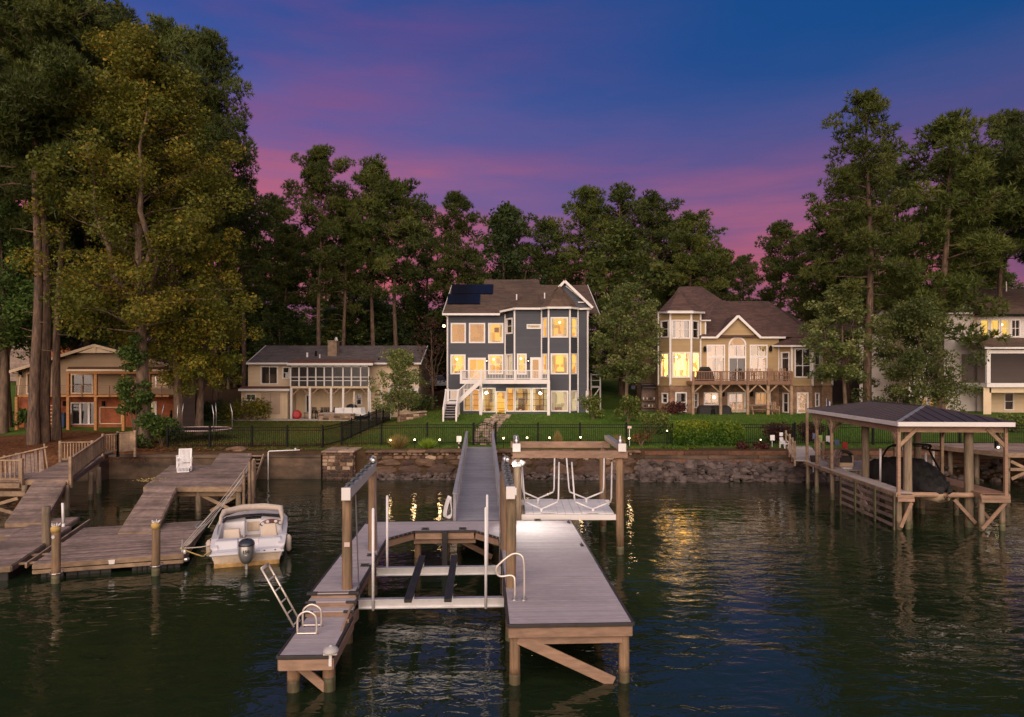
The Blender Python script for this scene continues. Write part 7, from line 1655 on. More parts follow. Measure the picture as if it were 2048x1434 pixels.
siding(wh, Face((wx(1350, WP+.2), WP+.2), (wx(1350, WP+.2), WP+.9)), 2.4, wz(1078, WP), 'siding_cream', (), 4, lap=0, name='pillar')
FV = Face((wx(1300, 56.8), 56.8), (wx(2600, 56.8), 56.8)); H = (FV.a(wx(1470, 56.8)), FV.a(wx(1565, 56.8)), wz(1245, 56.8), wz(1075, 56.8)); window(wh, FV, *H, 'dark', 1, 2, .09); siding(wh, FV, 2.4, wz(1028, WP), 'siding_cream', [H], .2, name='back_wall')
lamp('pillar_uplight', (wx(1312, WP), WP-.25, wz(1320, WP)+.1), 12, (1, .55, .12), .05, wh)
q = MB(); q.ball((wx(1312, WP), WP-.28, wz(1318, WP)), .06, n=6, m=4); q.build('uplight', 'bulb_dim', wh)
# left rear gable of the white house
gl0, gl1, glp = wx(90, 62), wx(620, 62), (wx(420, 62), wz(215, 62)); FGw = Face((gl0, 62), (gl1, 62)); zg0 = wz(480, 62)
siding(wh, FGw, 2.6, zg0, 'siding_white', (), .2); siding(wh, FGw, zg0, glp[1], 'siding_white', (), .2, lim=lambda z: ((z-zg0)/(glp[1]-zg0)*(glp[0]-gl0), FGw.len-(z-zg0)/(glp[1]-zg0)*(gl1-glp[0])), name='gable_wall')
trim(wh, (gl0-.2, 61.9, zg0-.1), (glp[0], 61.9, glp[1]), .1, .2, 'rake_board'); trim(wh, (gl1+.2, 61.9, zg0-.1), (glp[0], 61.9, glp[1]), .1, .2, 'rake_board')
roof(wh, [((gl1+.2, 61.9, zg0-.1), (gl1+.2, 70, zg0-.1), (glp[0], 70, glp[1]), (glp[0], 61.9, glp[1])), ((gl0-.2, 70, zg0-.1), (gl0-.2, 61.9, zg0-.1), (glp[0], 61.9, glp[1]), (glp[0], 70, glp[1]))], 'shingle_brown', 'gable_roof')

# ---------------------------------------------------------------- houses seen between the trees behind
def far_house(label, px0, px1, py_e, py_r, py_b, Y, wm, rm, win=()):
    x0, x1 = X(px0, Y), X(px1, Y); z0, ze_, zr_ = Zp(py_b, Y), Zp(py_e, Y), Zp(py_r, Y); t = thing('far_house', label, 'house', ((x0+x1)/2, Y, z0))
    F = Face((x0, Y), (x1, Y)); hs = []
    for (a, c, d, e) in win: H = (F.a(X(a, Y)), F.a(X(c, Y)), Zp(e, Y), Zp(d, Y)); hs.append(H); window(t, F, *H, 'dark', 1, 2, .1)
    siding(t, F, z0-1, ze_, wm, hs, .25); xm = (x0+x1)/2
    siding(t, F, ze_, zr_, wm, (), .25, lim=lambda z: ((z-ze_)/(zr_-ze_)*(xm-x0), F.len-(z-ze_)/(zr_-ze_)*(x1-xm)), name='gable_wall')
    roof(t, [((x1+.3, Y-.4, ze_-.1), (x1+.3, Y+8, ze_-.1), (xm, Y+8, zr_), (xm, Y-.4, zr_)), ((x0-.3, Y+8, ze_-.1), (x0-.3, Y-.4, ze_-.1), (xm, Y-.4, zr_), (xm, Y+8, zr_))], rm)
    trim(t, (x0-.3, Y-.4, ze_-.15), (xm, Y-.4, zr_-.05), .05, .15, 'rake_board', wm); trim(t, (x1+.3, Y-.4, ze_-.15), (xm, Y-.4, zr_-.05), .05, .15, 'rake_board', wm)
    siding(t, Face((x0, Y+8), (x0, Y)), z0-1, ze_, wm, (), .25); siding(t, Face((x1, Y), (x1, Y+8)), z0-1, ze_, wm, (), .25)
    return t
far_house('grey roofed house far behind the left pine trunks', 84, 144, 690, 655, 745, 74, 'brick_red', 'shingle_grey', ((131, 136, 678, 690),))
far_house('low roofed beige cottage far behind, at the left edge', 20, 84, 676, 658, 745, 80, 'old_wood', 'shingle_grey')
far_house('dark cottage roof peeking over the ranch ridge', 600, 660, 686, 664, 745, 80, 'siding_beige', 'shingle_grey')
far_house('brown brick cottage between ranch and navy house', 840, 886, 700, 680, 765, 86, 'brick_red', 'shingle_grey', ((855, 862, 716, 730),))
for i, (pa, ya, pb, yb_, Y) in enumerate(((60, 668, 905, 646, 67), (60, 690, 905, 664, 67.4))):
    a, c = Vector(P(pa, ya, Y)), Vector(P(pb, yb_, Y+6)); q = MB(); q.path([a.lerp(c, t)-Vector((0, 0, 1.6*t*(1-t))) for t in np.linspace(0, 1, 17)], .02, 4); tag(q.build('power_line', 'black_metal', None), ('upper', 'lower')[i]+' overhead wire crossing between the trunks behind the ranch house', 'power line')
sl2 = thing('street_lamp', 'orange street lamp beyond the left corner of the navy house', 'street lamp', (X(888, 76), 76, gz(X(888, 76), 76)))
x, y, z = P(888, 652, 76); q = MB(); q.tube((x+.5, y, gz(x, y)-.2), (x+.5, y, z+.2), .07, .05, 8); q.path([(x+.5, y, z+.1), (x+.3, y, z+.3), (x, y, z+.2)], .04, 6); q.build('pole', 'black_metal', sl2); q = MB(); q.ball((x, y-.1, z), .16, n=8, m=6); q.build('bulb', 'bulb', sl2, True)
car = thing('parked_car', 'grey car parked on the drive left of the navy house', 'car', ground_hit(873, 775)); x, y, z = ground_hit(873, 777)
OFFc = OFF.pop(car.name); car.location = (x, y, z); car.rotation_euler = (0, 0, R(25))
q = MB(); q.hexa([(-.9, -2.2, .3), (.9, -2.2, .3), (.9, 2.2, .3), (-.9, 2.2, .3)], [(-.85, -2.1, .85), (.85, -2.1, .85), (.85, 2.1, .9), (-.85, 2.1, .9)]); q.hexa([(-.8, -1.2, .85), (.8, -1.2, .85), (.8, 1.7, .9), (-.8, 1.7, .9)], [(-.62, -.4, 1.45), (.62, -.4, 1.45), (.62, 1.2, 1.45), (-.62, 1.2, 1.45)]); q.build('body', 'car_paint', car, bevel=.08)
q = MB(); q.hexa([(-.7, -1.17, .92), (.7, -1.17, .92), (.7, -1.1, .92), (-.7, -1.1, .92)], [(-.56, -.5, 1.4), (.56, -.5, 1.4), (.56, -.43, 1.4), (-.56, -.43, 1.4)]); q.build('windscreen', 'engine_dark', car)
for sx_ in (-.82, .82):
    for sy in (-1.35, 1.4): q = MB(); q.lathe([(.2, -.1), (.32, -.1), (.32, .1), (.2, .1)], (sx_, sy, .32), 14, axis='x'); q.build('wheel', 'rubber', car)
for sx_ in (-.6, .6): q = MB(); q.box(sx_-.16, sx_+.16, -2.2, -2.14, .6, .74); q.build('headlight', 'pvc', car)
# ================================================================ BOATHOUSE (local: y towards shore)
BHR = R(-3.2)
BO = (14.78, 26.15, 0)
def bwp(u, v, z=0):
    c, s = math.cos(BHR), math.sin(BHR); return (BO[0]+u*c-v*s, BO[1]+u*s+v*c, z)
bh_ = thing('boathouse', 'open boathouse on piles with dark hip roof and slatted side', 'boathouse', BO, local=True, rz=BHR)
D2 = 1.44; WD = 4.08; LN = 9.6
# roof with standing seams
e0, e1 = -.10, WD+.08; f0, f1 = -.25, 8.9; ze, zr = 4.14, 4.64; c_ = (e0+e1)/2; r0, r1 = f0+2.25, f1-2.25
for nm, pl in (('left', [(e0, f0, ze), (e0, f1, ze), (c_, r1, zr), (c_, r0, zr)]), ('right', [(e1, f1, ze), (e1, f0, ze), (c_, r0, zr), (c_, r1, zr)]), ('front', [(e1, f0, ze), (e0, f0, ze), (c_, r0, zr)]), ('back', [(e0, f1, ze), (e1, f1, ze), (c_, r1, zr)])):
    q = MB(); q.slab(pl, (0, 0, .03)); q.build('roof_plane', 'roof_metal', bh_)
q = MB()
for i in range(1, 22):
    y = f0+i*.42
    if y > f1-.1: break
    t = min(1, (y-f0)/2.25, (f1-y)/2.25)
    for s in (0, 1):
        a = (e0 if s == 0 else e1, y, ze+.045); b_ = ((e0 if s == 0 else e1)+(c_-(e0 if s == 0 else e1))*t, y, ze+.045+(zr-ze)*t); q.bar(a, b_, .03, .03)
for i in range(1, 11):
    x = e0+i*.42; t = 1-abs(x-c_)/(c_-e0)
    for (yb, s) in ((f0, 1), (f1, -1)): q.bar((x, yb, ze+.045), (x, yb+s*2.25*t, ze+.045+(zr-ze)*t), .03, .03)
q.build('roof_seams', 'roof_metal', bh_, kind='stuff')
for a, b_ in (((e0, f0, ze+.04), (c_, r0, zr+.04)), ((e1, f0, ze+.04), (c_, r0, zr+.04)), ((e0, f1, ze+.04), (c_, r1, zr+.04)), ((e1, f1, ze+.04), (c_, r1, zr+.04)), ((c_, r0, zr+.04), (c_, r1, zr+.04))):
    q = MB(); q.bar(a, b_, .13, .03); q.build('roof_cap', 'aluminium' if a == (e0, f0, ze+.04) else 'roof_metal', bh_)
for a, b_, m in (((e0, f0, ze-.06), (e1, f0, ze-.06), 'white_trim'), ((e0, f0, ze-.06), (e0, f1, ze-.06), 'white_trim'), ((e1, f0, ze-.06), (e1, f1, ze-.06), 'white_trim'), ((e0, f1, ze-.06), (e1, f1, ze-.06), 'white_trim')):
    q = MB(); q.bar(a, b_, .04, .17); q.build('fascia', m, bh_, bevel=.005)
for a, b_ in (((.0, .12, ze-.28), (WD, .12, ze-.28)), ((.05, .0, ze-.28), (.05, 8.6, ze-.28)), ((WD-.05, 0, ze-.28), (WD-.05, 8.6, ze-.28)), ((0, 8.5, ze-.28), (WD, 8.5, ze-.28)), ((0, 4.3, ze-.28), (WD, 4.3, ze-.28))):
    q = MB(); q.bar(a, b_, .08, .22); q.build('header_beam', 'lumber', bh_)
for (x, ys) in ((.06, (.06, 6.3, 8.1, 9.4)), (WD-.06, (.06, 4.3, 8.4))):
    for y in ys:
        q = MB(); q.box(x-.06, x+.06, y-.06, y+.06, D2-.3, ze-.15); q.build('roof_post', 'old_lumber' if y > 1 else 'lumber', bh_, bevel=.01)
for (a, b_) in (((.06, .06, 3.2), (.75, .06, 3.9)), ((WD-.06, .06, 3.2), (WD-.75, .06, 3.9)), ((.06, .1, 3.3), (.06, .8, 3.95)), ((WD-.06, .1, 3.3), (WD-.06, .8, 3.95)),
                ((.06, 6.3, 3.2), (.06, 5.6, 3.95)), ((.06, 6.3, 3.2), (.06, 7.0, 3.95)), ((.06, 8.1, 3.2), (.06, 7.4, 3.95)), ((.06, 8.1, 3.2), (.06, 8.8, 3.95)), ((.06, 6.3, 3.2), (.7, 6.3, 3.9)), ((WD-.06, 4.3, 3.2), (WD-.06, 3.6, 3.95)), ((WD-.06, 8.4, 3.2), (WD-.7, 8.4, 3.95))):
    q = MB(); q.bar(a, b_, .05, .13); q.build('knee_brace', 'old_lumber', bh_)
# deck
def strip(x0, x1, y0, y1):
    q = MB(); y = y0
    while y < y1: q.box(x0, x1, y+.004, min(y+.145, y1)-.004, D2-.035, D2+random.uniform(-.003, .003)); y += .145
    q.build('decking', 'deck_brown' if x0 > 1 else 'patio', bh_, kind='stuff')
strip(-.04, .58, .0, LN); strip(WD-1.0, WD+.04, 0, LN); strip(.58, WD-1.0, 6.2, LN)
for a, b_ in (((-.04, 0, D2-.1), (-.04, LN, D2-.1)), ((.58, 0, D2-.1), (.58, 6.2, D2-.1)), ((WD-1, 0, D2-.1), (WD-1, 6.2, D2-.1)), ((WD+.04, 0, D2-.1), (WD+.04, LN, D2-.1))):
    q = MB(); q.bar(a, b_, .06, .14); q.build('rim_board', 'old_lumber', bh_)
for (x0, x1) in ((-.02, .6), (WD-1.02, WD+.05)):
    for k in range(2):
        q = MB(); q.box(x0, x1, -.05-.02*k, .0, D2-.2-.14*k, D2-.07-.14*k); q.build('end_board', 'lumber', bh_, bevel=.006)
for (x, y) in ((.12, .15), (.5, .25), (WD-.9, .15), (WD-.1, .2), (.1, 3.2), (.1, 6.3), (.1, 8.2), (.1, 9.4), (WD-.2, 3), (WD-.2, 6), (WD-.9, 6), (1.2, 6.3), (2.4, 6.3), (1.4, 3.1), (1.9, 3.4), (2.6, 3.2)):
    piling(bh_, x, y, D2-.06 if y > 3.3 or x < .6 or x > 3 else 1.05, .1, 'pile_grey')
for a, b_ in (((.52, .02, 1.05), (.12, .02, .1)), ((WD-.08, .02, 1.1), (WD-.95, .02, .08)), ((WD-.9, .5, .2), (WD-1.7, .5, 1.1)), ((WD-.95, .3, .9), (WD-.2, .6, .2))):
    q = MB(); q.bar(a, b_, .05, .13); q.build('diagonal_brace', 'lumber', bh_)
for k in range(4):
    q = MB(); z = 1.08-k*.31; q.bar((-.075, .1, z), (-.075, 5.0, z), .03, .12); q.build('side_slat', 'old_wood', bh_)
for y in (.06, 1.6, 3.4, 4.9):
    q = MB(); q.box(-.14, -.09, y-.05, y+.05, -.4, D2-.1); q.build('slat_post', 'pile_wet', bh_)
q = MB(); q.bar((-.06, 2.2, .3), (-.06, 3.3, 1.2), .03, .12); q.build('diagonal_brace', 'old_wood', bh_)
q = MB(); q.tube((.6, .5, 1.28), (WD-1.0, .5, 1.28), .10, n=10); q.build('lift_crossbar', 'lumber', bh_)
q = MB(); q.tube((.6, 3.6, 1.28), (WD-1.0, 3.6, 1.28), .10, n=10); q.build('lift_crossbar', 'lumber', bh_)
for (x, y) in ((WD-1.0, .75), (.62, .5), (.62, 4.0), (WD-.95, 4.6)): piling(bh_, x, y, ze-.3, .16 if y < 3 else .15, 'pile_grey')
for (x, y, z0, z1) in ((.95, 3.4, 1.3, 2.75), (2.95, 3.0, 1.5, 2.7), (2.85, 3.4, 1.5, 2.6)):
    q = MB(); q.tube((x, y, z0), (x, y, z1), .045, n=8); q.build('guide_pole', 'pvc', bh_, True)
# covered wake boat, bow to the lake
CBS = .88
cb = thing('covered_boat', 'boat under a black mesh cover with black wake tower, hung in the boathouse', 'boat', bwp(1.95, .3, 1.2), local=True, rz=BHR)
key = [(.0, .10, .12, .36), (.25, .42, .05, .50), (.8, .74, .0, .66), (1.5, .96, -.02, .86), (2.1, 1.06, 0, 1.20), (2.6, 1.1, 0, 1.42), (3.2, 1.12, .03, 1.40), (4.2, 1.12, .05, 1.24), (5.2, 1.08, .08, 1.16), (5.7, 1.0, .12, 1.02)]
prof = [tuple(np.interp(y, [k[0] for k in key], [k[j] for k in key]) for j in range(4)) for y in np.linspace(0, 5.7, 30)]
q = MB(); rows = []
random.seed(5)
for (y, w_, z0, z1) in prof:
    row = []
    for k in range(25):
        t = k/24; a = math.pi*t; xx = -math.cos(a)*w_*(1-.12*math.sin(a)); e = abs(2*t-1)
        zz = z0+(z1-z0)*(min(1, (1-e)*3.1)*.62+.38*(1-e)**.8); f = .05*math.sin(y*5+k*.9)+.045*math.sin(y*2.3-k*1.7+1)+.03*math.sin(y*9-k*.6); row.append((xx+f*.6, y+random.uniform(-.015, .015), zz+f*math.sin(a)+random.uniform(-.012, .012)))
    rows.append(row)
loft(q, rows); q.add(rows[-1], [tuple(range(25))], .5); q.build('cover', 'cover_black', cb)
q = MB(); loft(q, [[(-w_*.98, y, z0+.05), (-w_*.75, y, z0-.22), (0, y, z0-.34 if y > .2 else z0-.1), (w_*.75, y, z0-.22), (w_*.98, y, z0+.05)] for (y, w_, z0, z1) in prof]); q.build('hull', 'hull_cream', cb, True)
q = MB(); q.path([(-.1, -.02, .1), (-.1, -.1, .02), (-.02, -.1, -.04)], .014, 5); q.path([(.1, -.02, .1), (.1, -.1, .02), (.18, -.1, -.02)], .014, 5); q.build('bow_hook', 'black_metal', cb)
q = MB(); q.path(smooth_pts([(-1.0, 3.9, .95), (-.98, 3.3, 1.7), (-.85, 2.8, 2.02), (0, 2.7, 2.08), (.85, 2.8, 2.02), (.98, 3.1, 1.7), (1.02, 2.3, .9)]), .045, 8); q.path([(-.9, 2.9, 1.95), (0, 2.85, 1.98), (.9, 2.9, 1.95)], .03, 6); q.build('wake_tower', 'black_metal', cb, True)
q = MB(); q.lathe([(.09, -.16), (.1, .1), (.04, .18)], (-.35, 2.7, 1.86), 10, axis='x'); q.build('tower_speaker', 'white_plastic', cb, True)
q = MB(); q.ball((.55, 2.75, 1.95), .13, n=8, m=6); q.build('tower_light', 'black_plastic', cb, True)
cb.scale = (CBS, CBS, CBS)
random.seed(11)
# things on the boathouse deck
def adirondack(u, v, rz, lab):
    t = thing('deck_chair', lab, 'deck chair', bwp(u, v, D2), local=True, rz=BHR+rz)
    q = MB(); q.hexa([(-.28, -.3, .32), (.28, -.3, .32), (.28, .25, .18), (-.28, .25, .18)], [(-.28, -.3, .35), (.28, -.3, .35), (.28, .25, .21), (-.28, .25, .21)]); q.build('seat', 'old_wood', t)
    for i in range(5):
        x = -.22+i*.11; h = .86-.05*abs(i-2); q = MB(); q.bar((x*.9, .2, .2), (x*1.15, .52, h), .09, .02); q.build('back_slat', 'old_wood', t)
    for s in (-.34, .34):
        q = MB(); q.bar((s, -.35, .5), (s, .4, .52), .12, .025); q.build('armrest', 'old_wood', t)
        for y in (-.28, .3):
            q = MB(); q.bar((s*.95, y, 0), (s*.95, y, .49), .06, .05); q.build('leg', 'old_wood', t)
adirondack(.25, 7.1, R(-70), 'weathered wooden armchair by the left boathouse posts')
fb2 = thing('storage_bin', 'open fronted tan box with dark mesh lid on the boathouse deck', 'storage bin', bwp(1.1, 7.2, D2), local=True, rz=BHR)
q = MB(); q.box(-.35, .35, -.02, .4, 0, .2); q.box(-.35, -.31, -.02, .4, .2, .55); q.box(.31, .35, -.02, .4, .2, .55); q.build('bin_body', 'hull_cream', fb2, bevel=.01)
q = MB(); q.box(-.31, .31, .0, .38, .2, .5); q.build('mesh_front', 'black_plastic', fb2)
q = MB(); q.path([(-.36, .2, .55), (-.2, .2, .68), (0, .2, .72), (.2, .2, .68), (.36, .2, .55)], .09, 6); q.build('bin_lid', 'black_plastic', fb2, True)
q = MB(); q.box(.7, 1.1, 6.5, 6.75, D2, D2+.05); o = q.build('towel', 'towel_white', None); o.location = BO; o.rotation_euler = (0, 0, BHR); tag(o, 'crumpled white towel lying on the boathouse deck', 'towel')
q = MB(); q.lathe([(.15, 0), (.2, .3), (.21, .32), (.17, .32), (.16, .28)], bwp(-.0+.25, 9.0, D2), 10); tag(q.build('plant_pot', 'terracotta', None, True), 'dark plant pot at the shore end of the boathouse deck', 'plant pot')
# shore walk with rope rail and drying towels
sw_ = thing('shore_walk', 'pinkish walkway from the boathouse to the arched gate', 'walkway', (16, 37, 1.5))
b = MB(); planks(b, (14.75, 35.6, 1.46), (16.55, 41.2, 1.62), (16.1, 35.3, 1.46), (18.0, 41.2, 1.62), 40); b.build('decking', 'patio', sw_, kind='stuff')
q = MB(); q.bar((14.75, 35.6, 1.36), (16.55, 41.2, 1.52), .06, .16); q.build('side_beam', 'old_lumber', sw_)
pts = []
for i, (x, y) in enumerate(((14.8, 35.7), (15.25, 37.1), (15.75, 38.7), (16.3, 40.6), (16.25, 35.6), (16.8, 37.3), (17.3, 38.9))):
    z = 1.46+(y-35.6)*.028; q = MB(); q.tube((x, y, z-.3), (x, y, z+1.0), .06, n=8); q.build('rail_post', 'old_lumber', sw_); pts.append((x, y, z))
for seq in ((0, 1, 2, 3), (4, 5, 6)):
    for h in (.9, .5):
        for i, j in zip(seq[:-1], seq[1:]):
            a = Vector(pts[i])+Vector((0, 0, h)); c = Vector(pts[j])+Vector((0, 0, h)); q = MB(); q.path(smooth_pts([a, a.lerp(c, .5)-Vector((0, 0, .08)), c], 3), .018, 5); q.build('rope', 'rope_white', sw_, True)
for i, (px, py, yy, m, lab) in enumerate(((1630, 872, 37.5, 'towel_blue', 'dark blue towel hung on the rope rail, leftmost'), (1640, 876, 37.3, 'towel_lime', 'lime and white striped towel hung on the rope rail'), (1657, 877, 37, 'towel_white', 'white cloth bundle hung on the rope rail'), (1674, 885, 36.5, 'towel_blue', 'pale blue swim trunks hung on the rope rail'), (1690, 890, 36, 'red', 'small red vest hung on the rope rail'))):
    x, y, z = P(px, py, yy); q = MB(); w_ = .13
    vs = [(x+(k-3)*w_/3, y+.03*math.sin(k*2.1), z+(.15 if j == 0 else -.18+.03*math.sin(k))) for j in range(2) for k in range(7)]
    q.add(vs, [(k, k+1, k+8, k+7) for k in range(6)]); q.add([(a[0], a[1]+.04, a[2]) for a in vs], [(k, k+1, k+8, k+7) for k in range(6)])
    tag(q.build('towel', m, None, True), lab, 'towel', 'laundry on the rope rail')
q = MB(); q.path([(16.9, 38.3, -.6), (16.9, 38.3, 1.3), (16.85, 38.3, 1.36), (15.6, 38.4, 1.42)], .035, 8); tag(q.build('water_pipe', 'pvc', None, True), 'white plastic pipe bent over the wall beside the boathouse walk', 'pipe')
# far right dock
fr_ = thing('plank_pier', 'raised brown pier with crossed braces at the far right edge', 'pier', (27, 36, 0))
b = MB(); planks(b, (25.2, 34.8, 1.95), (24.0, 40.5, 1.85), (33, 34.8, 1.95), (31, 40.5, 1.85), 40); b.build('decking', 'old_wood', fr_, kind='stuff')
q = MB(); q.bar((25.2, 34.75, 1.82), (33, 34.75, 1.82), .06, .22); q.build('rim_board', 'old_lumber', fr_)
q = MB(); q.bar((25.2, 34.8, 1.82), (24.0, 40.5, 1.72), .06, .22); q.build('rim_board', 'old_lumber', fr_)
for (x, y) in ((25.4, 35), (25.2, 37), (27.5, 35), (24.8, 38.6)): piling(fr_, x, y, 1.8, .12, 'pile_grey')
for a, c in (((25.5, 34.9, 1.5), (27.4, 34.9, .6)), ((25.5, 34.85, .6), (27.4, 34.85, 1.5)), ((25.4, 34.8, 1.1), (27.5, 34.8, 1.1))):
    q = MB(); q.bar(a, c, .06, .15); q.build('cross_brace', 'old_lumber', fr_)
pz = thing('bollard_light', 'small black post light glowing orange on the far right pier', 'bollard light', P(1993, 897, 36))
x, y, z = P(1993, 893, 36); q = MB(); q.box(x-.07, x+.07, y-.07, y+.07, z-.1, z+.28); q.build('post', 'black_metal', pz); q = MB(); q.ball((x+.02, y-.1, z-.03), .06, n=8, m=5); q.build('bulb', 'bulb_dim', pz, True)
# ================================================================ TREES AND PLANTS
def branch_mesh(name, paths, m, n=7):
    b = MB()
    for pts, rad in paths: b.path(pts, rad, n, cap=False)
    return b.mesh(name, m, True)
def crooked(rng, p0, p1, k=5, j=.05):
    p0 = np.array(p0, float); p1 = np.array(p1, float); L_ = np.linalg.norm(p1-p0); out = []
    for i in range(k+1):
        t = i/k; q = p0+(p1-p0)*t
        if 0 < i < k: q = q+rng.normal(0, j*L_, 3)*np.array([1, 1, .4])
        out.append(tuple(q))
    return out
def rand_dirs(rng, n):
    d = rng.normal(size=(n, 3)); return d/np.linalg.norm(d, axis=1)[:, None]
def needle_mesh(rng, cen, out, n, ln, wd, m, tone):
    """starry tufts of long needles"""
    k = len(cen); c = np.repeat(cen, n, 0); o = np.repeat(out, n, 0)
    d = o*.6+np.array([0, 0, .45])+rand_dirs(rng, k*n)*.72; d /= np.linalg.norm(d, axis=1)[:, None]
    w_ = np.cross(d, rand_dirs(rng, k*n)); w_ /= np.linalg.norm(w_, axis=1)[:, None]
    L_ = ln*rng.uniform(.7, 1.25, k*n)[:, None]
    v = np.stack([c-w_*wd, c+w_*wd, c+d*L_], 1).reshape(-1, 3); f = np.arange(k*n*3).reshape(-1, 3)
    r = np.repeat(np.clip(tone*.7+rng.random(k)*.2, 0, 1), n)+rng.random(k*n)*.16
    return np_mesh('crown', v, f, m, r)
def leaf_mesh(rng, cen, out, size, m, tone=None):
    k = len(cen); n_ = out*.35+np.array([0, 0, .35])+rand_dirs(rng, k)*.9; n_ /= np.linalg.norm(n_, axis=1)[:, None]
    a = np.cross(n_, rand_dirs(rng, k)); a /= np.linalg.norm(a, axis=1)[:, None]; b = np.cross(n_, a); s = size*np.clip(rng.lognormal(-.08, .38, k), .4, 2.0)[:, None]
    v = np.stack([cen-a*s, cen-b*s*.62+n_*s*.12, cen+a*s, cen+b*s*.62+n_*s*.12], 1).reshape(-1, 3); f = np.arange(k*4).reshape(-1, 4)
    r = rng.random(k) if tone is None else np.clip(tone+rng.normal(0, .2, k), 0, 1)
    return np_mesh('crown', v, f, m, r)
def blob_points(rng, clusters, per):
    """points in lumpy shells of the clusters (x,y,z,r,flat)"""
    C_, O_, T_ = [], [], []
    for (x, y, z, r_, fl) in clusters:
        n = max(3, int(per*r_*r_)); d = rand_dirs(rng, n); rr = r_*(rng.random(n)**.38)[:, None]
        p = d*rr*np.array([1, 1, fl]); C_.append(p+np.array([x, y, z])); O_.append(d); T_.append(np.full(n, rng.random()))
    blob_points.tone = np.concatenate(T_)
    return np.concatenate(C_), np.concatenate(O_)
def make_pine(seed, H=25., cb=.48, rad=4.6, per=50, nn=7, ln=.46, wd=.055, m='needles', tr=.30, limbs=34, round_=.5, lean=.02):
    rng = np.random.default_rng(seed); lx_, ly_ = rng.normal(0, lean, 2)*H
    axis = lambda z: np.array([lx_*(z/H)**1.4+.12*math.sin(z*.35+seed), ly_*(z/H)**1.4+.1*math.cos(z*.3+seed*2), z])
    tp = [tuple(axis(H*i/12)) for i in range(13)]; paths = [(tp, [tr*1.25]+[tr*(1-.88*(i/12)**1.15) for i in range(1, 13)])]; cl = []
    for i in range(limbs):
        t = ((i+rng.random()*.8)/limbs); t = t**.85; z = H*(cb+(1-cb)*.97*t)
        prof = (1-t**2.4)**.6*(.62+.38*min(1, t*4)); L_ = rad*prof*rng.uniform(.55, 1.12)
        if t < .15 and rng.random() < .35: continue
        az = i*2.4+rng.random()*1.2; elv = R(-8+48*t+rng.uniform(-10, 14)); p0 = axis(z)
        p1 = p0+np.array([math.cos(az)*math.cos(elv), math.sin(az)*math.cos(elv), math.sin(elv)])*L_
        pts = crooked(rng, p0, p1, 4, .05); r0 = tr*.28*(1-.5*t); paths.append((pts, [r0, r0*.8, r0*.6, r0*.4, r0*.2]))
        k = 2+int(L_ > 2)+int(L_ > 3.4)
        for j in range(k):
            s = 1.02-j*.26+rng.uniform(-.06, .06); q = p0+(p1-p0)*s+rng.normal(0, .10*L_+.1, 3)*np.array([1, 1, .45]); cl.append((*q, rng.uniform(.6, 1.12)*(rad/4.6)*(.75+.25*prof), .66))
            if j < 2: paths.append(([tuple(p0+(p1-p0)*max(.2, s-.25)), tuple(q)], [r0*.3, r0*.15]))
    for i in range(9):
        z = H*rng.uniform(.2, cb+.12); az = rng.uniform(0, 6.28); p0 = axis(z); L_ = rng.uniform(.6, 2.2); paths.append((crooked(rng, p0, p0+np.array([math.cos(az)*L_, math.sin(az)*L_, rng.uniform(-.2, .5)]), 3, .08), [tr*.16, tr*.12, tr*.08, tr*.03]))
    top = axis(H*.985); cl += [(top[0], top[1], top[2]-.3, rad*.17, .9), (top[0]+.3, top[1], top[2]-1.0, rad*.22, .8)]
    c, o = blob_points(rng, cl, per)
    return branch_mesh('trunk', paths, 'bark' if m != 'none' else 'bark', 7), needle_mesh(rng, c, o, nn, ln, wd, m, blob_points.tone)
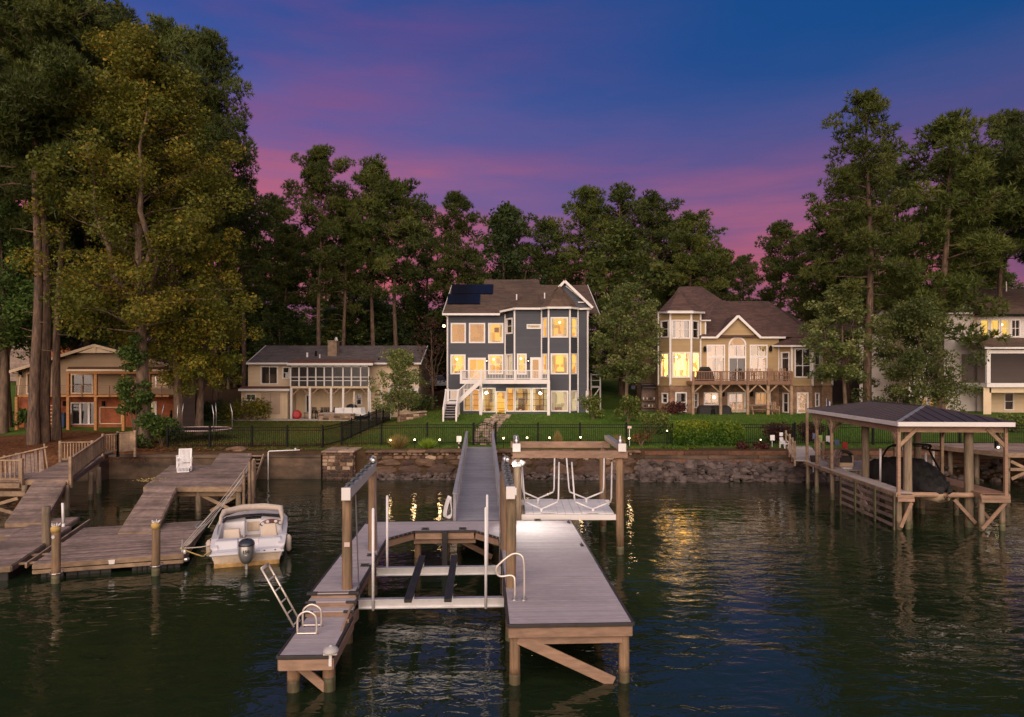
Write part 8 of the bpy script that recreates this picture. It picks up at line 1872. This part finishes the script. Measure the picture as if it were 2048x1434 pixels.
def make_leafy(seed, H=18., cb=.25, rad=4.5, per=90, size=.15, m='leaf_mid', tr=.25, limbs=40, bark='bark_grey', shape='oval', forks=3, cr=1.0):
    rng = np.random.default_rng(seed); paths = []; cl = []
    axis = lambda z: np.array([.15*math.sin(z*.3+seed), .15*math.cos(z*.27+seed), z])
    paths.append(([tuple(axis(H*.93*i/10)) for i in range(11)], [tr*1.3]+[tr*(1-.9*i/10) for i in range(1, 11)]))
    for k in range(forks):
        az = k*2.1+rng.random(); z = H*(cb*.7+.15*rng.random()); p0 = axis(z); p1 = p0+np.array([math.cos(az)*rad*.5, math.sin(az)*rad*.5, H*.45]); paths.append((crooked(rng, p0, p1, 6, .03), [tr*.55*(1-.8*i/6) for i in range(7)]))
    for i in range(limbs):
        t = (i+rng.random())/limbs; z = H*(cb+(1-cb)*.98*t)
        if shape == 'oval': prof = math.sin(math.pi*min(1, (.16+.84*t)))**.62
        elif shape == 'cone': prof = (1-t)**.75*.95+.08
        else: prof = (1-t**2.6)**.6*(.75+.25*min(1, t*5))
        az = i*2.4+rng.random()*1.3; elv = R(8+40*t+rng.uniform(-12, 12)); L_ = rad*prof*rng.uniform(.72, 1.1); p0 = axis(max(.05*H, z-L_*.3))
        p1 = p0+np.array([math.cos(az)*math.cos(elv), math.sin(az)*math.cos(elv), math.sin(elv)])*L_
        paths.append((crooked(rng, p0, p1, 4, .05), [tr*.17*(1-.5*t)*(1-.2*j) for j in range(5)]))
        for s in (1.0, .68, .38):
            q = p0+(p1-p0)*s+rng.normal(0, .12*L_, 3); cl.append((*q, rng.uniform(.55, 1.0)*rad*.24*cr*(1 if s > .5 else .85), rng.uniform(.7, .95)))
    c, o = blob_points(rng, cl, per); tone = np.clip(.18+.5*blob_points.tone+.25*vnoise(c[:, 0]+c[:, 2]*.7, c[:, 1]+c[:, 2], 1.6, seed)-.12+.25*(vnoise(c[:, 2], c[:, 0], .8, seed+1)-.5), 0, 1)
    return branch_mesh('trunk', paths, bark, 6), leaf_mesh(rng, c, o, size, m, tone)

PROTO = {}
def plant(kind, lab, cat, px, Y, top, group=None, rz=None, wide=1.0, base=None, name='pine_tree', lean=0.):
    """stand a copy of a prototype so that its top reaches photo row `top`; height comes from there"""
    tm, cm, H = PROTO[kind]; x = X(px, Y); zb = gz(x, Y)-.15 if base is None else base; h = Zp(top, Y)-zb; s = h/H
    t = bpy.data.objects.new(name, None); COL.objects.link(t); t.location = (x, Y, zb); t.rotation_euler = (0, lean, random.uniform(0, 6.28) if rz is None else rz)
    t.scale = (s*wide, s*wide, s); tag(t, lab, cat, group)
    for nm, me in (('trunk', tm), ('crown', cm)):
        o = bpy.data.objects.new(nm, me); COL.objects.link(o); o.parent = t
    return t
for i in range(4): PROTO[f'pine{i}'] = (*make_pine(20+i, 25, .44+.03*i, 4.5+.25*(i % 2), m='needles' if i % 2 == 0 else 'needles_warm'), 25)
PROTO['tall0'] = (*make_pine(41, 31, .48, 6.0, 66, 8, .38, .042, 'needles', .36, 36), 31)
PROTO['tall1'] = (*make_pine(42, 31, .55, 5.4, 66, 8, .38, .042, 'needles_warm', .34, 32), 31)
PROTO['big'] = (*make_pine(47, 25, .36, 4.0, 66, 8, .38, .042, 'needles_warm', .33, 38, lean=.005), 25)
PROTO['full'] = (*make_pine(48, 22, .24, 4.4, 62, 8, .40, .045, 'needles_warm', .3, 44), 22)
for i in range(3): PROTO[f'wood{i}'] = (*make_leafy(60+i, 18, .16, 4.4+.3*i, 100, .17, ('leaf_dark', 'leaf_mid', 'leaf_dark')[i], .24, 46), 18)
PROTO['autumn'] = (*make_leafy(71, 25, .31, 5.4, 420, .078, 'leaf_autumn', .42, 80, 'bark_grey', 'round', 4, .92), 25)
PROTO['autumn_slim'] = (*make_leafy(72, 22, .21, 3.7, 400, .078, 'leaf_autumn', .34, 72, 'bark_grey', 'round', 2, .95), 22)
PROTO['broad'] = (*make_leafy(73, 16, .45, 4.6, 240, .10, 'leaf_green', .3, 52), 16)
PROTO['young0'] = (*make_leafy(81, 10, .34, 2.6, 470, .078, 'leaf_young', .15, 52, 'bark_grey', 'oval', 3, 1.0), 10)
PROTO['young1'] = (*make_leafy(82, 9, .13, 3.8, 440, .08, 'leaf_young', .17, 52, 'bark_grey', 'round', 3, .95), 9)
PROTO['sapling'] = (*make_leafy(83, 6, .26, 2.4, 480, .07, 'leaf_young', .09, 48, 'bark_grey', 'round', 3, .98), 6)
PROTO['bare'] = (*make_leafy(84, 7, .3, 2.6, 60, .07, 'leaf_red', .12, 40, 'bark', 'round', 4, .8), 7)

# ---- left group
GP = 'tall pines on the left bank'
plant('tall1', 'thickest reddish pine trunk on the straw bank, left of three', 'pine tree', 72, 42.3, -70, GP, .4)
plant('tall0', 'leaning pine trunk in the middle of three on the straw bank', 'pine tree', 90, 43.0, -50, GP, 2.1, lean=.035)
plant('pine1', 'slimmest leaning pine trunk, right of three on the straw bank', 'pine tree', 110, 44, 60, GP, 1.2, .8, lean=.045)
for i, (k, px, Y, top, w_, where) in enumerate((('tall0', 8, 50, -40, 1.0, 'against the left picture edge'), ('tall1', 170, 53, 30, .95, 'behind the three trunks'), ('tall0', 238, 55, 22, 1.0, 'left behind the golden tree'), ('tall0', 322, 57, 42, .72, 'directly behind the golden tree'),
                                         ('tall0', 398, 58, 70, .84, 'with its flat crown right of the golden tree'), ('pine2', 432, 62, 215, .95, 'lower, between golden tree and pink sky'), ('pine0', -60, 50, 60, 1.2, 'half outside the left edge'))):
    plant(k, 'tall dark pine '+where, 'pine tree', px, Y, top, GP, None, w_)
plant('autumn', 'huge golden green broadleaf tree at the water edge, trunk wrapped in ivy', 'broadleaf tree', 283, 42.6, 78, None, 1.0, 1.12, name='broadleaf_tree')
plant('autumn_slim', 'olive green tree with a stout trunk just right of the ivy tree', 'broadleaf tree', 352, 46.5, 170, None, 2.0, 1.0, name='broadleaf_tree')
plant('autumn_slim', 'olive tree with a dark twin trunk behind the stout trunk', 'broadleaf tree', 400, 47.5, 330, None, 4.0, 1.0, name='broadleaf_tree')
for i, (px, Y, top, k, where) in enumerate(((5, 47, 425, 'broad', 'at the left edge below the pines'), (62, 53, 440, 'broad', 'between the first and second pine trunk'), (150, 54, 470, 'broad', 'just right of the leaning trunks'), (215, 56, 400, 'broad', 'left behind the golden tree'))):
    plant(k, 'lower deep green broadleaf tree '+where, 'broadleaf tree', px, Y, top, 'lower green trees among the left pines', None, 1.1, name='broadleaf_tree')
# ---- pines behind ranch and navy house
GM = 'pines behind the houses'
mids = [('pine0', 488, 68, 372, 1.0, 'with a bare trunk right of the golden tree'), ('pine2', 545, 82, 400, 1.0, 'dark, left of the tallest middle pine'), ('tall1', 638, 67, 296, .95, 'the tallest of the middle, above the ranch chimney'),
        ('pine1', 686, 69, 400, 1.0, 'yellowish, just right of the tallest middle pine'), ('pine3', 745, 71, 328, .95, 'slender, upright right of the ranch chimney'), ('pine2', 792, 72, 362, 1.05, 'leaning over the right end of the ranch roof'),
        ('pine0', 850, 84, 412, .9, 'small, between slender pine and navy house'), ('full', 922, 74, 384, .95, 'lighter green, above the solar panels'), ('pine3', 575, 75, 455, 1.1, 'yellow green, low behind the ranch'), ('pine1', 470, 78, 430, 1.1, 'low, behind the ranch roof left end')]
for k, px, Y, top, w_, where in mids: plant(k, 'pine tree '+where, 'pine tree', px, Y, top, GM, None, w_)
rr_ = [('pine1', 1166, 86, 376, 1.1, 'left peak of the group above the navy house'), ('pine0', 1246, 84, 374, 1.05, 'centre peak of the group right of the navy gable'), ('pine2', 1292, 88, 392, 1.1, 'right peak of the group above the young tree'), ('pine3', 1384, 84, 430, 1.2, 'round topped, above the turret of the tan house'), ('pine0', 1335, 92, 442, 1.0, 'behind the turret, half hidden'), ('pine1', 1440, 94, 500, 1.0, 'small, above the tan ridge'), ('pine2', 1486, 102, 512, .9, 'thin, in the purple gap above the tan house'), ('pine3', 1562, 90, 448, 1.0, 'dark, left of the big right hand pine'), ('pine0', 1610, 86, 470, 1.2, 'behind the two right hand front trees'), ('pine2', 1030, 88, 416, 1.2, 'directly behind the navy house ridge'), ('pine0', 1095, 90, 440, 1.2, 'behind the right end of the navy roof')]
for k, px, Y, top, w_, where in rr_: plant(k, 'pine tree '+where, 'pine tree', px, Y, top, GM, None, w_)
plant('wood1', 'rounded brighter green broadleaf tree between navy house and turret', 'broadleaf tree', 1240, 70, 448, None, None, 1.2, name='broadleaf_tree')
plant('wood0', 'dark full broadleaf tree behind the navy roof', 'broadleaf tree', 1010, 82, 412, None, None, 1.0, name='broadleaf_tree')
plant('full', 'broad feathery green tree left of the tan house right wing', 'broadleaf tree', 1650, 74, 428, None, None, 1.25, name='broadleaf_tree')
GRP = 'tall pines at the right'
plant('big', 'tallest right hand pine with layered boughs and long bare trunk', 'pine tree', 1738, 51, 183, GRP, .6, 1.0)
for k, px, Y, top, w_, where in (('full', 1880, 57, 230, 1.15, 'dense and full, right of the tallest one'), ('tall0', 1998, 62, 232, .9, 'second from the right edge'), ('tall1', 2060, 66, 300, 1.0, 'cut by the right picture edge'), ('pine3', 1700, 66, 335, 1.0, 'thin, just left of the tallest one'), ('pine0', 1800, 64, 330, 1.0, 'between the tallest and the dense one'), ('pine2', 1940, 70, 320, 1.1, 'dark, behind the white house roof'), ('pine1', 2110, 58, 250, 1.1, 'half outside the right edge')):
    plant(k, 'right hand pine '+where, 'pine tree', px, Y, top, GRP, None, w_)
# ---- dark wood filling the gaps behind everything
random.seed(21)
def zone(px): return 'the beige house' if px < 440 else 'the ranch house' if px < 850 else 'the navy house' if px < 1200 else 'the tan house' if px < 1680 else 'the white house'
for i in range(58):
    px = -120+i*39.5+random.uniform(-14, 14); Y = random.uniform(80, 104); top = random.uniform(545, 640)
    if 1455 < px < 1520: top = 600
    plant(random.choice(['wood0', 'wood1', 'wood2', 'wood2']), 'dark broadleaf tree in the wood behind '+zone(px), 'broadleaf tree', px, Y, top, 'dark wood behind '+zone(px), None, random.uniform(1.0, 1.35), name='broadleaf_tree')
for i in range(26):
    px = -150+i*90+random.uniform(-30, 30)
    if 800 < px < 900 or 1400 < px < 1540: continue
    plant(random.choice(['pine0', 'pine2', 'pine3']), 'dark pine in the wood behind '+zone(px), 'pine tree', px, random.uniform(88, 110), random.uniform(455, 545), 'dark pines behind '+zone(px), None, 1.2)
for i in range(34):
    px = 420+i*14.5+random.uniform(-8, 8) if i < 32 else 1900+i*3
    plant(random.choice(['wood0', 'wood1', 'wood2']), 'dark broadleaf tree in the wood behind '+zone(px), 'broadleaf tree', px, random.uniform(74, 84), random.uniform(590, 672), 'dark wood behind '+zone(px), None, random.uniform(1.1, 1.5), name='broadleaf_tree')
random.seed(22)
# ---- small trees in front of the houses
plant('young0', 'young green tree between the navy house and the tan turret', 'young tree', 1256, 53.5, 572, None, .5, 1.12, name='young_tree')
plant('young0', 'tall young tree hiding the right end of the tan house', 'young tree', 1690, 52, 572, None, 2.5, 1.15, name='young_tree')
plant('young1', 'spreading young tree in front of the white house', 'young tree', 1838, 49, 606, None, 1.5, 1.0, name='young_tree')
plant('sapling', 'small airy tree in front of the ranch porch right end', 'young tree', 797, 54, 703, None, 1.5, 1.0, name='young_tree')
plant('bare', 'reddish half bare ornamental tree between ranch and navy house', 'young tree', 862, 63, 640, None, 1.0, 1.0, name='young_tree')

# ---- shrubs, hedge, ivy, grasses
def shrub(name, lab, cat, px, Y, w_, h, m, n=900, size=.07, dpt=None, base=None, group=None, lumps=10, zoff=0.):
    rng = np.random.default_rng(int(px*7+Y)); x = X(px, Y); zb = gz(x, Y) if base is None else base; d_ = dpt or w_*.7
    cl = [(x+rng.uniform(-.75, .75)*w_/2, Y+rng.uniform(-.7, .7)*d_/2, zb+h*rng.uniform(.25, .78), rng.uniform(.2, .34)*min(w_, h*1.6), .8) for _ in range(lumps)]
    c, o = blob_points(rng, cl, n/sum(q[3]**2 for q in cl)); c[:, 2] = np.maximum(c[:, 2], zb+.02)
    t = thing(name, lab, cat, (x, Y, zb), group); me = leaf_mesh(rng, c, o, size, m); me.name = 'foliage'; link('foliage', me, t)
    b = MB()
    for q in cl[:6]: b.path([(x+rng.normal(0, .08), Y, zb-.1), ((x+q[0])/2, (Y+q[1])/2, zb+h*.3), q[:3]], [.03, .022, .01], 5)
    b.build('stem', 'bark_grey', t); return t
def hedge():
    rng = np.random.default_rng(9); Y = 42.2; x0, x1 = X(1340, Y), X(1475, Y); zb = gz((x0+x1)/2, Y); zt = Zp(848, Y); t = thing('hedge', 'big rounded bright green hedge above the rip-rap bank', 'hedge', ((x0+x1)/2, Y, zb))
    n = 17000; u = rng.random(n); v_ = rng.random(n); face = rng.random(n); top = zt+.18*(vnoise(u*12, v_*4, 1, 3)-.5)*2
    x = x0+(x1-x0)*u; y = Y-1.0+2.0*v_; z = zb+(top-zb)*rng.random(n); fr = face < .5; y = np.where(fr, Y-1.0-.22*(vnoise(u*11, z*1.5, 1, 4)-.3), y); z = np.where(~fr, top-.1*rng.random(n), z)
    rx = np.clip(1-((2*u-1)**8), .0, 1); z = zb+(z-zb)*(.5+.5*rx**.4); c = np.stack([x, y, z], -1)+rng.normal(0, .06, (n, 3)); o = np.stack([0*x, np.where(fr, -1., 0), np.where(fr, .2, 1)], -1)
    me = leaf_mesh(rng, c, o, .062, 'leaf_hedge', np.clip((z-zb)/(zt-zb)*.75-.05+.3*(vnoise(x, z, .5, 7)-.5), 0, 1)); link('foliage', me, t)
    b = MB()
    for i in range(9): xx = x0+.4+(x1-x0-.8)*i/8; b.path([(xx, Y, zb-.1), (xx+.1, Y-.1, zb+.9), (xx, Y, zt-.3)], [.04, .03, .01], 5)
    b.build('stem', 'bark_grey', t)
hedge()
shrub('ivy', 'ivy climbing the trunk of the golden waterside tree', 'ivy', 271, 42.1, 1.7, 8.5, 'leaf_green', 3800, .085, 1.5, lumps=26)
shrub('shrub', 'dense dark green bush right of the ivy trunk', 'shrub', 322, 41.8, 2.2, 2.3, 'leaf_green', 2600, .085)
shrub('shrub', 'low green growth at the foot of the ivy trunk', 'shrub', 272, 40.6, 1.6, .9, 'leaf_green', 1100, .075)
shrub('shrub', 'reddish green rounded bush by the ranch storage door', 'shrub', 498, 57.5, 3.6, 2.1, 'leaf_autumn', 2600, .09)
shrub('shrub', 'loose green bush at the right corner of the navy house', 'shrub', 1186, 51.5, 1.7, 1.9, 'leaf_mid', 1300, .07)
shrub('shrub', 'tall mixed shrub under the young tree, left of the shed', 'shrub', 1256, 50, 2.0, 2.3, 'leaf_mid', 1700, .075)
shrub('shrub', 'yellow green shrub left of the hedge', 'shrub', 1305, 45, 2.0, 1.5, 'leaf_mid', 1500, .065)
shrub('shrub', 'dark foundation shrub under the turret', 'shrub', 1345, 54, 2.2, 1.1, 'leaf_red', 1100, .07)
shrub('shrub', 'croton bush with red leaves right of the hedge', 'shrub', 1557, 42.3, 1.9, 1.35, 'leaf_red', 1600, .065)
shrub('shrub', 'second red leaved bush behind the boathouse walk', 'shrub', 1625, 42.6, 1.6, 1.3, 'leaf_red', 1300, .065)
shrub('shrub', 'dark shrub between ranch stair and navy house', 'shrub', 845, 60, 2.6, 1.6, 'leaf_dark', 1500, .08)
shrub('shrub', 'dark green undergrowth beside the left twin trunks', 'shrub', 425, 58, 3.4, 1.6, 'leaf_dark', 1600, .09)
shrub('shrub', 'green bush by the beige house timber posts', 'shrub', 52, 48.6, 1.5, 1.9, 'leaf_green', 1000, .08)
shrub('shrub', 'low flowering bush at the right behind the boathouse roof', 'shrub', 2030, 46, 2.0, 1.2, 'leaf_mid', 1200, .07)
shrub('ground_cover', 'dark purple ground cover spilling over the retaining wall', 'ground cover', 1507, 40.1, 2.0, .55, 'leaf_red', 1400, .06, .9, 1.4)
shrub('ground_cover', 'yellow green ground cover at the foot of the hedge', 'ground cover', 1360, 40.2, 2.6, .35, 'leaf_hedge', 900, .05, .7, 1.42)
shrub('shrub', 'bare twiggy shrub at the right end of the stone wall', 'shrub', 1283, 41.0, 1.2, 1.3, 'straw', 420, .05)
def grass_clump(lab, px, Y, h, w_, m, n=420):
    rng = np.random.default_rng(int(px)); x = X(px, Y); zb = gz(x, Y); a = rng.uniform(0, 6.28, n); r_ = w_*rng.random(n)**.6; hh = h*(1-.45*(r_/w_)**2)*rng.uniform(.75, 1.1, n)
    bx, by = x+.25*r_*np.cos(a), Y+.25*r_*np.sin(a); tx_, ty_ = x+r_*np.cos(a), Y+r_*np.sin(a); wv = .012
    v = np.stack([np.stack([bx-wv, by, 0*bx+zb], -1), np.stack([bx+wv, by, 0*bx+zb], -1), np.stack([tx_, ty_, zb+hh], -1)], 1).reshape(-1, 3)
    me = np_mesh('ornamental_grass', v, np.arange(3*n).reshape(-1, 3), m, rng.random(n)); tag(link('ornamental_grass', me), lab, 'ornamental grass', 'ornamental grass clumps on the sea wall')
grass_clump('large fountain grass clump left above the stone wall', 797, 40.4, .95, .85, 'grass_dry'); grass_clump('smaller green grass clump between two garden lights', 856, 40.4, .65, .75, 'leaf_hedge')
grass_clump('dry feathery plume grass behind the lift header beam', 1115, 40.9, 1.05, .35, 'grass_dry'); grass_clump('tan grass clump beside the wall end light', 1236, 40.5, .9, .6, 'grass_dry')
# ---- bed odds and ends right of the hedge
for px, py0, py1, w_, lab in ((1544.5, 870, 881, 9, 'white utility box on a post in front of the red leaved bush'), (1562, 865, 872, 7, 'small white notice on a stake beside the red leaved bush'), (1259, 852, 857, 8, 'tiny pink sign on a stake at the end of the stone wall')):
    y = 40.9; x = X(px, y); t = thing('garden_sign', lab, 'sign', (x, y, 1.5)); hw_ = w_*y/K/2; q = MB(); q.box(x-hw_, x+hw_, y-.05, y, Zp(py1, y), Zp(py0, y)); q.build('board', 'pink_sign' if px < 1300 else 'white_plastic', t, bevel=.01); q = MB(); q.tube((x, y+.02, 1.4), (x, y+.02, Zp(py1, y)), .02, n=6); q.build('stake', 'pvc', t)
slat_chair('garden_chair', X(1569, 40.5), 40.5, 1.55, 'white_plastic', 'small white garden chair on the bank right of the hedge', s=.62, rz=R(30))
for i in range(4): pass
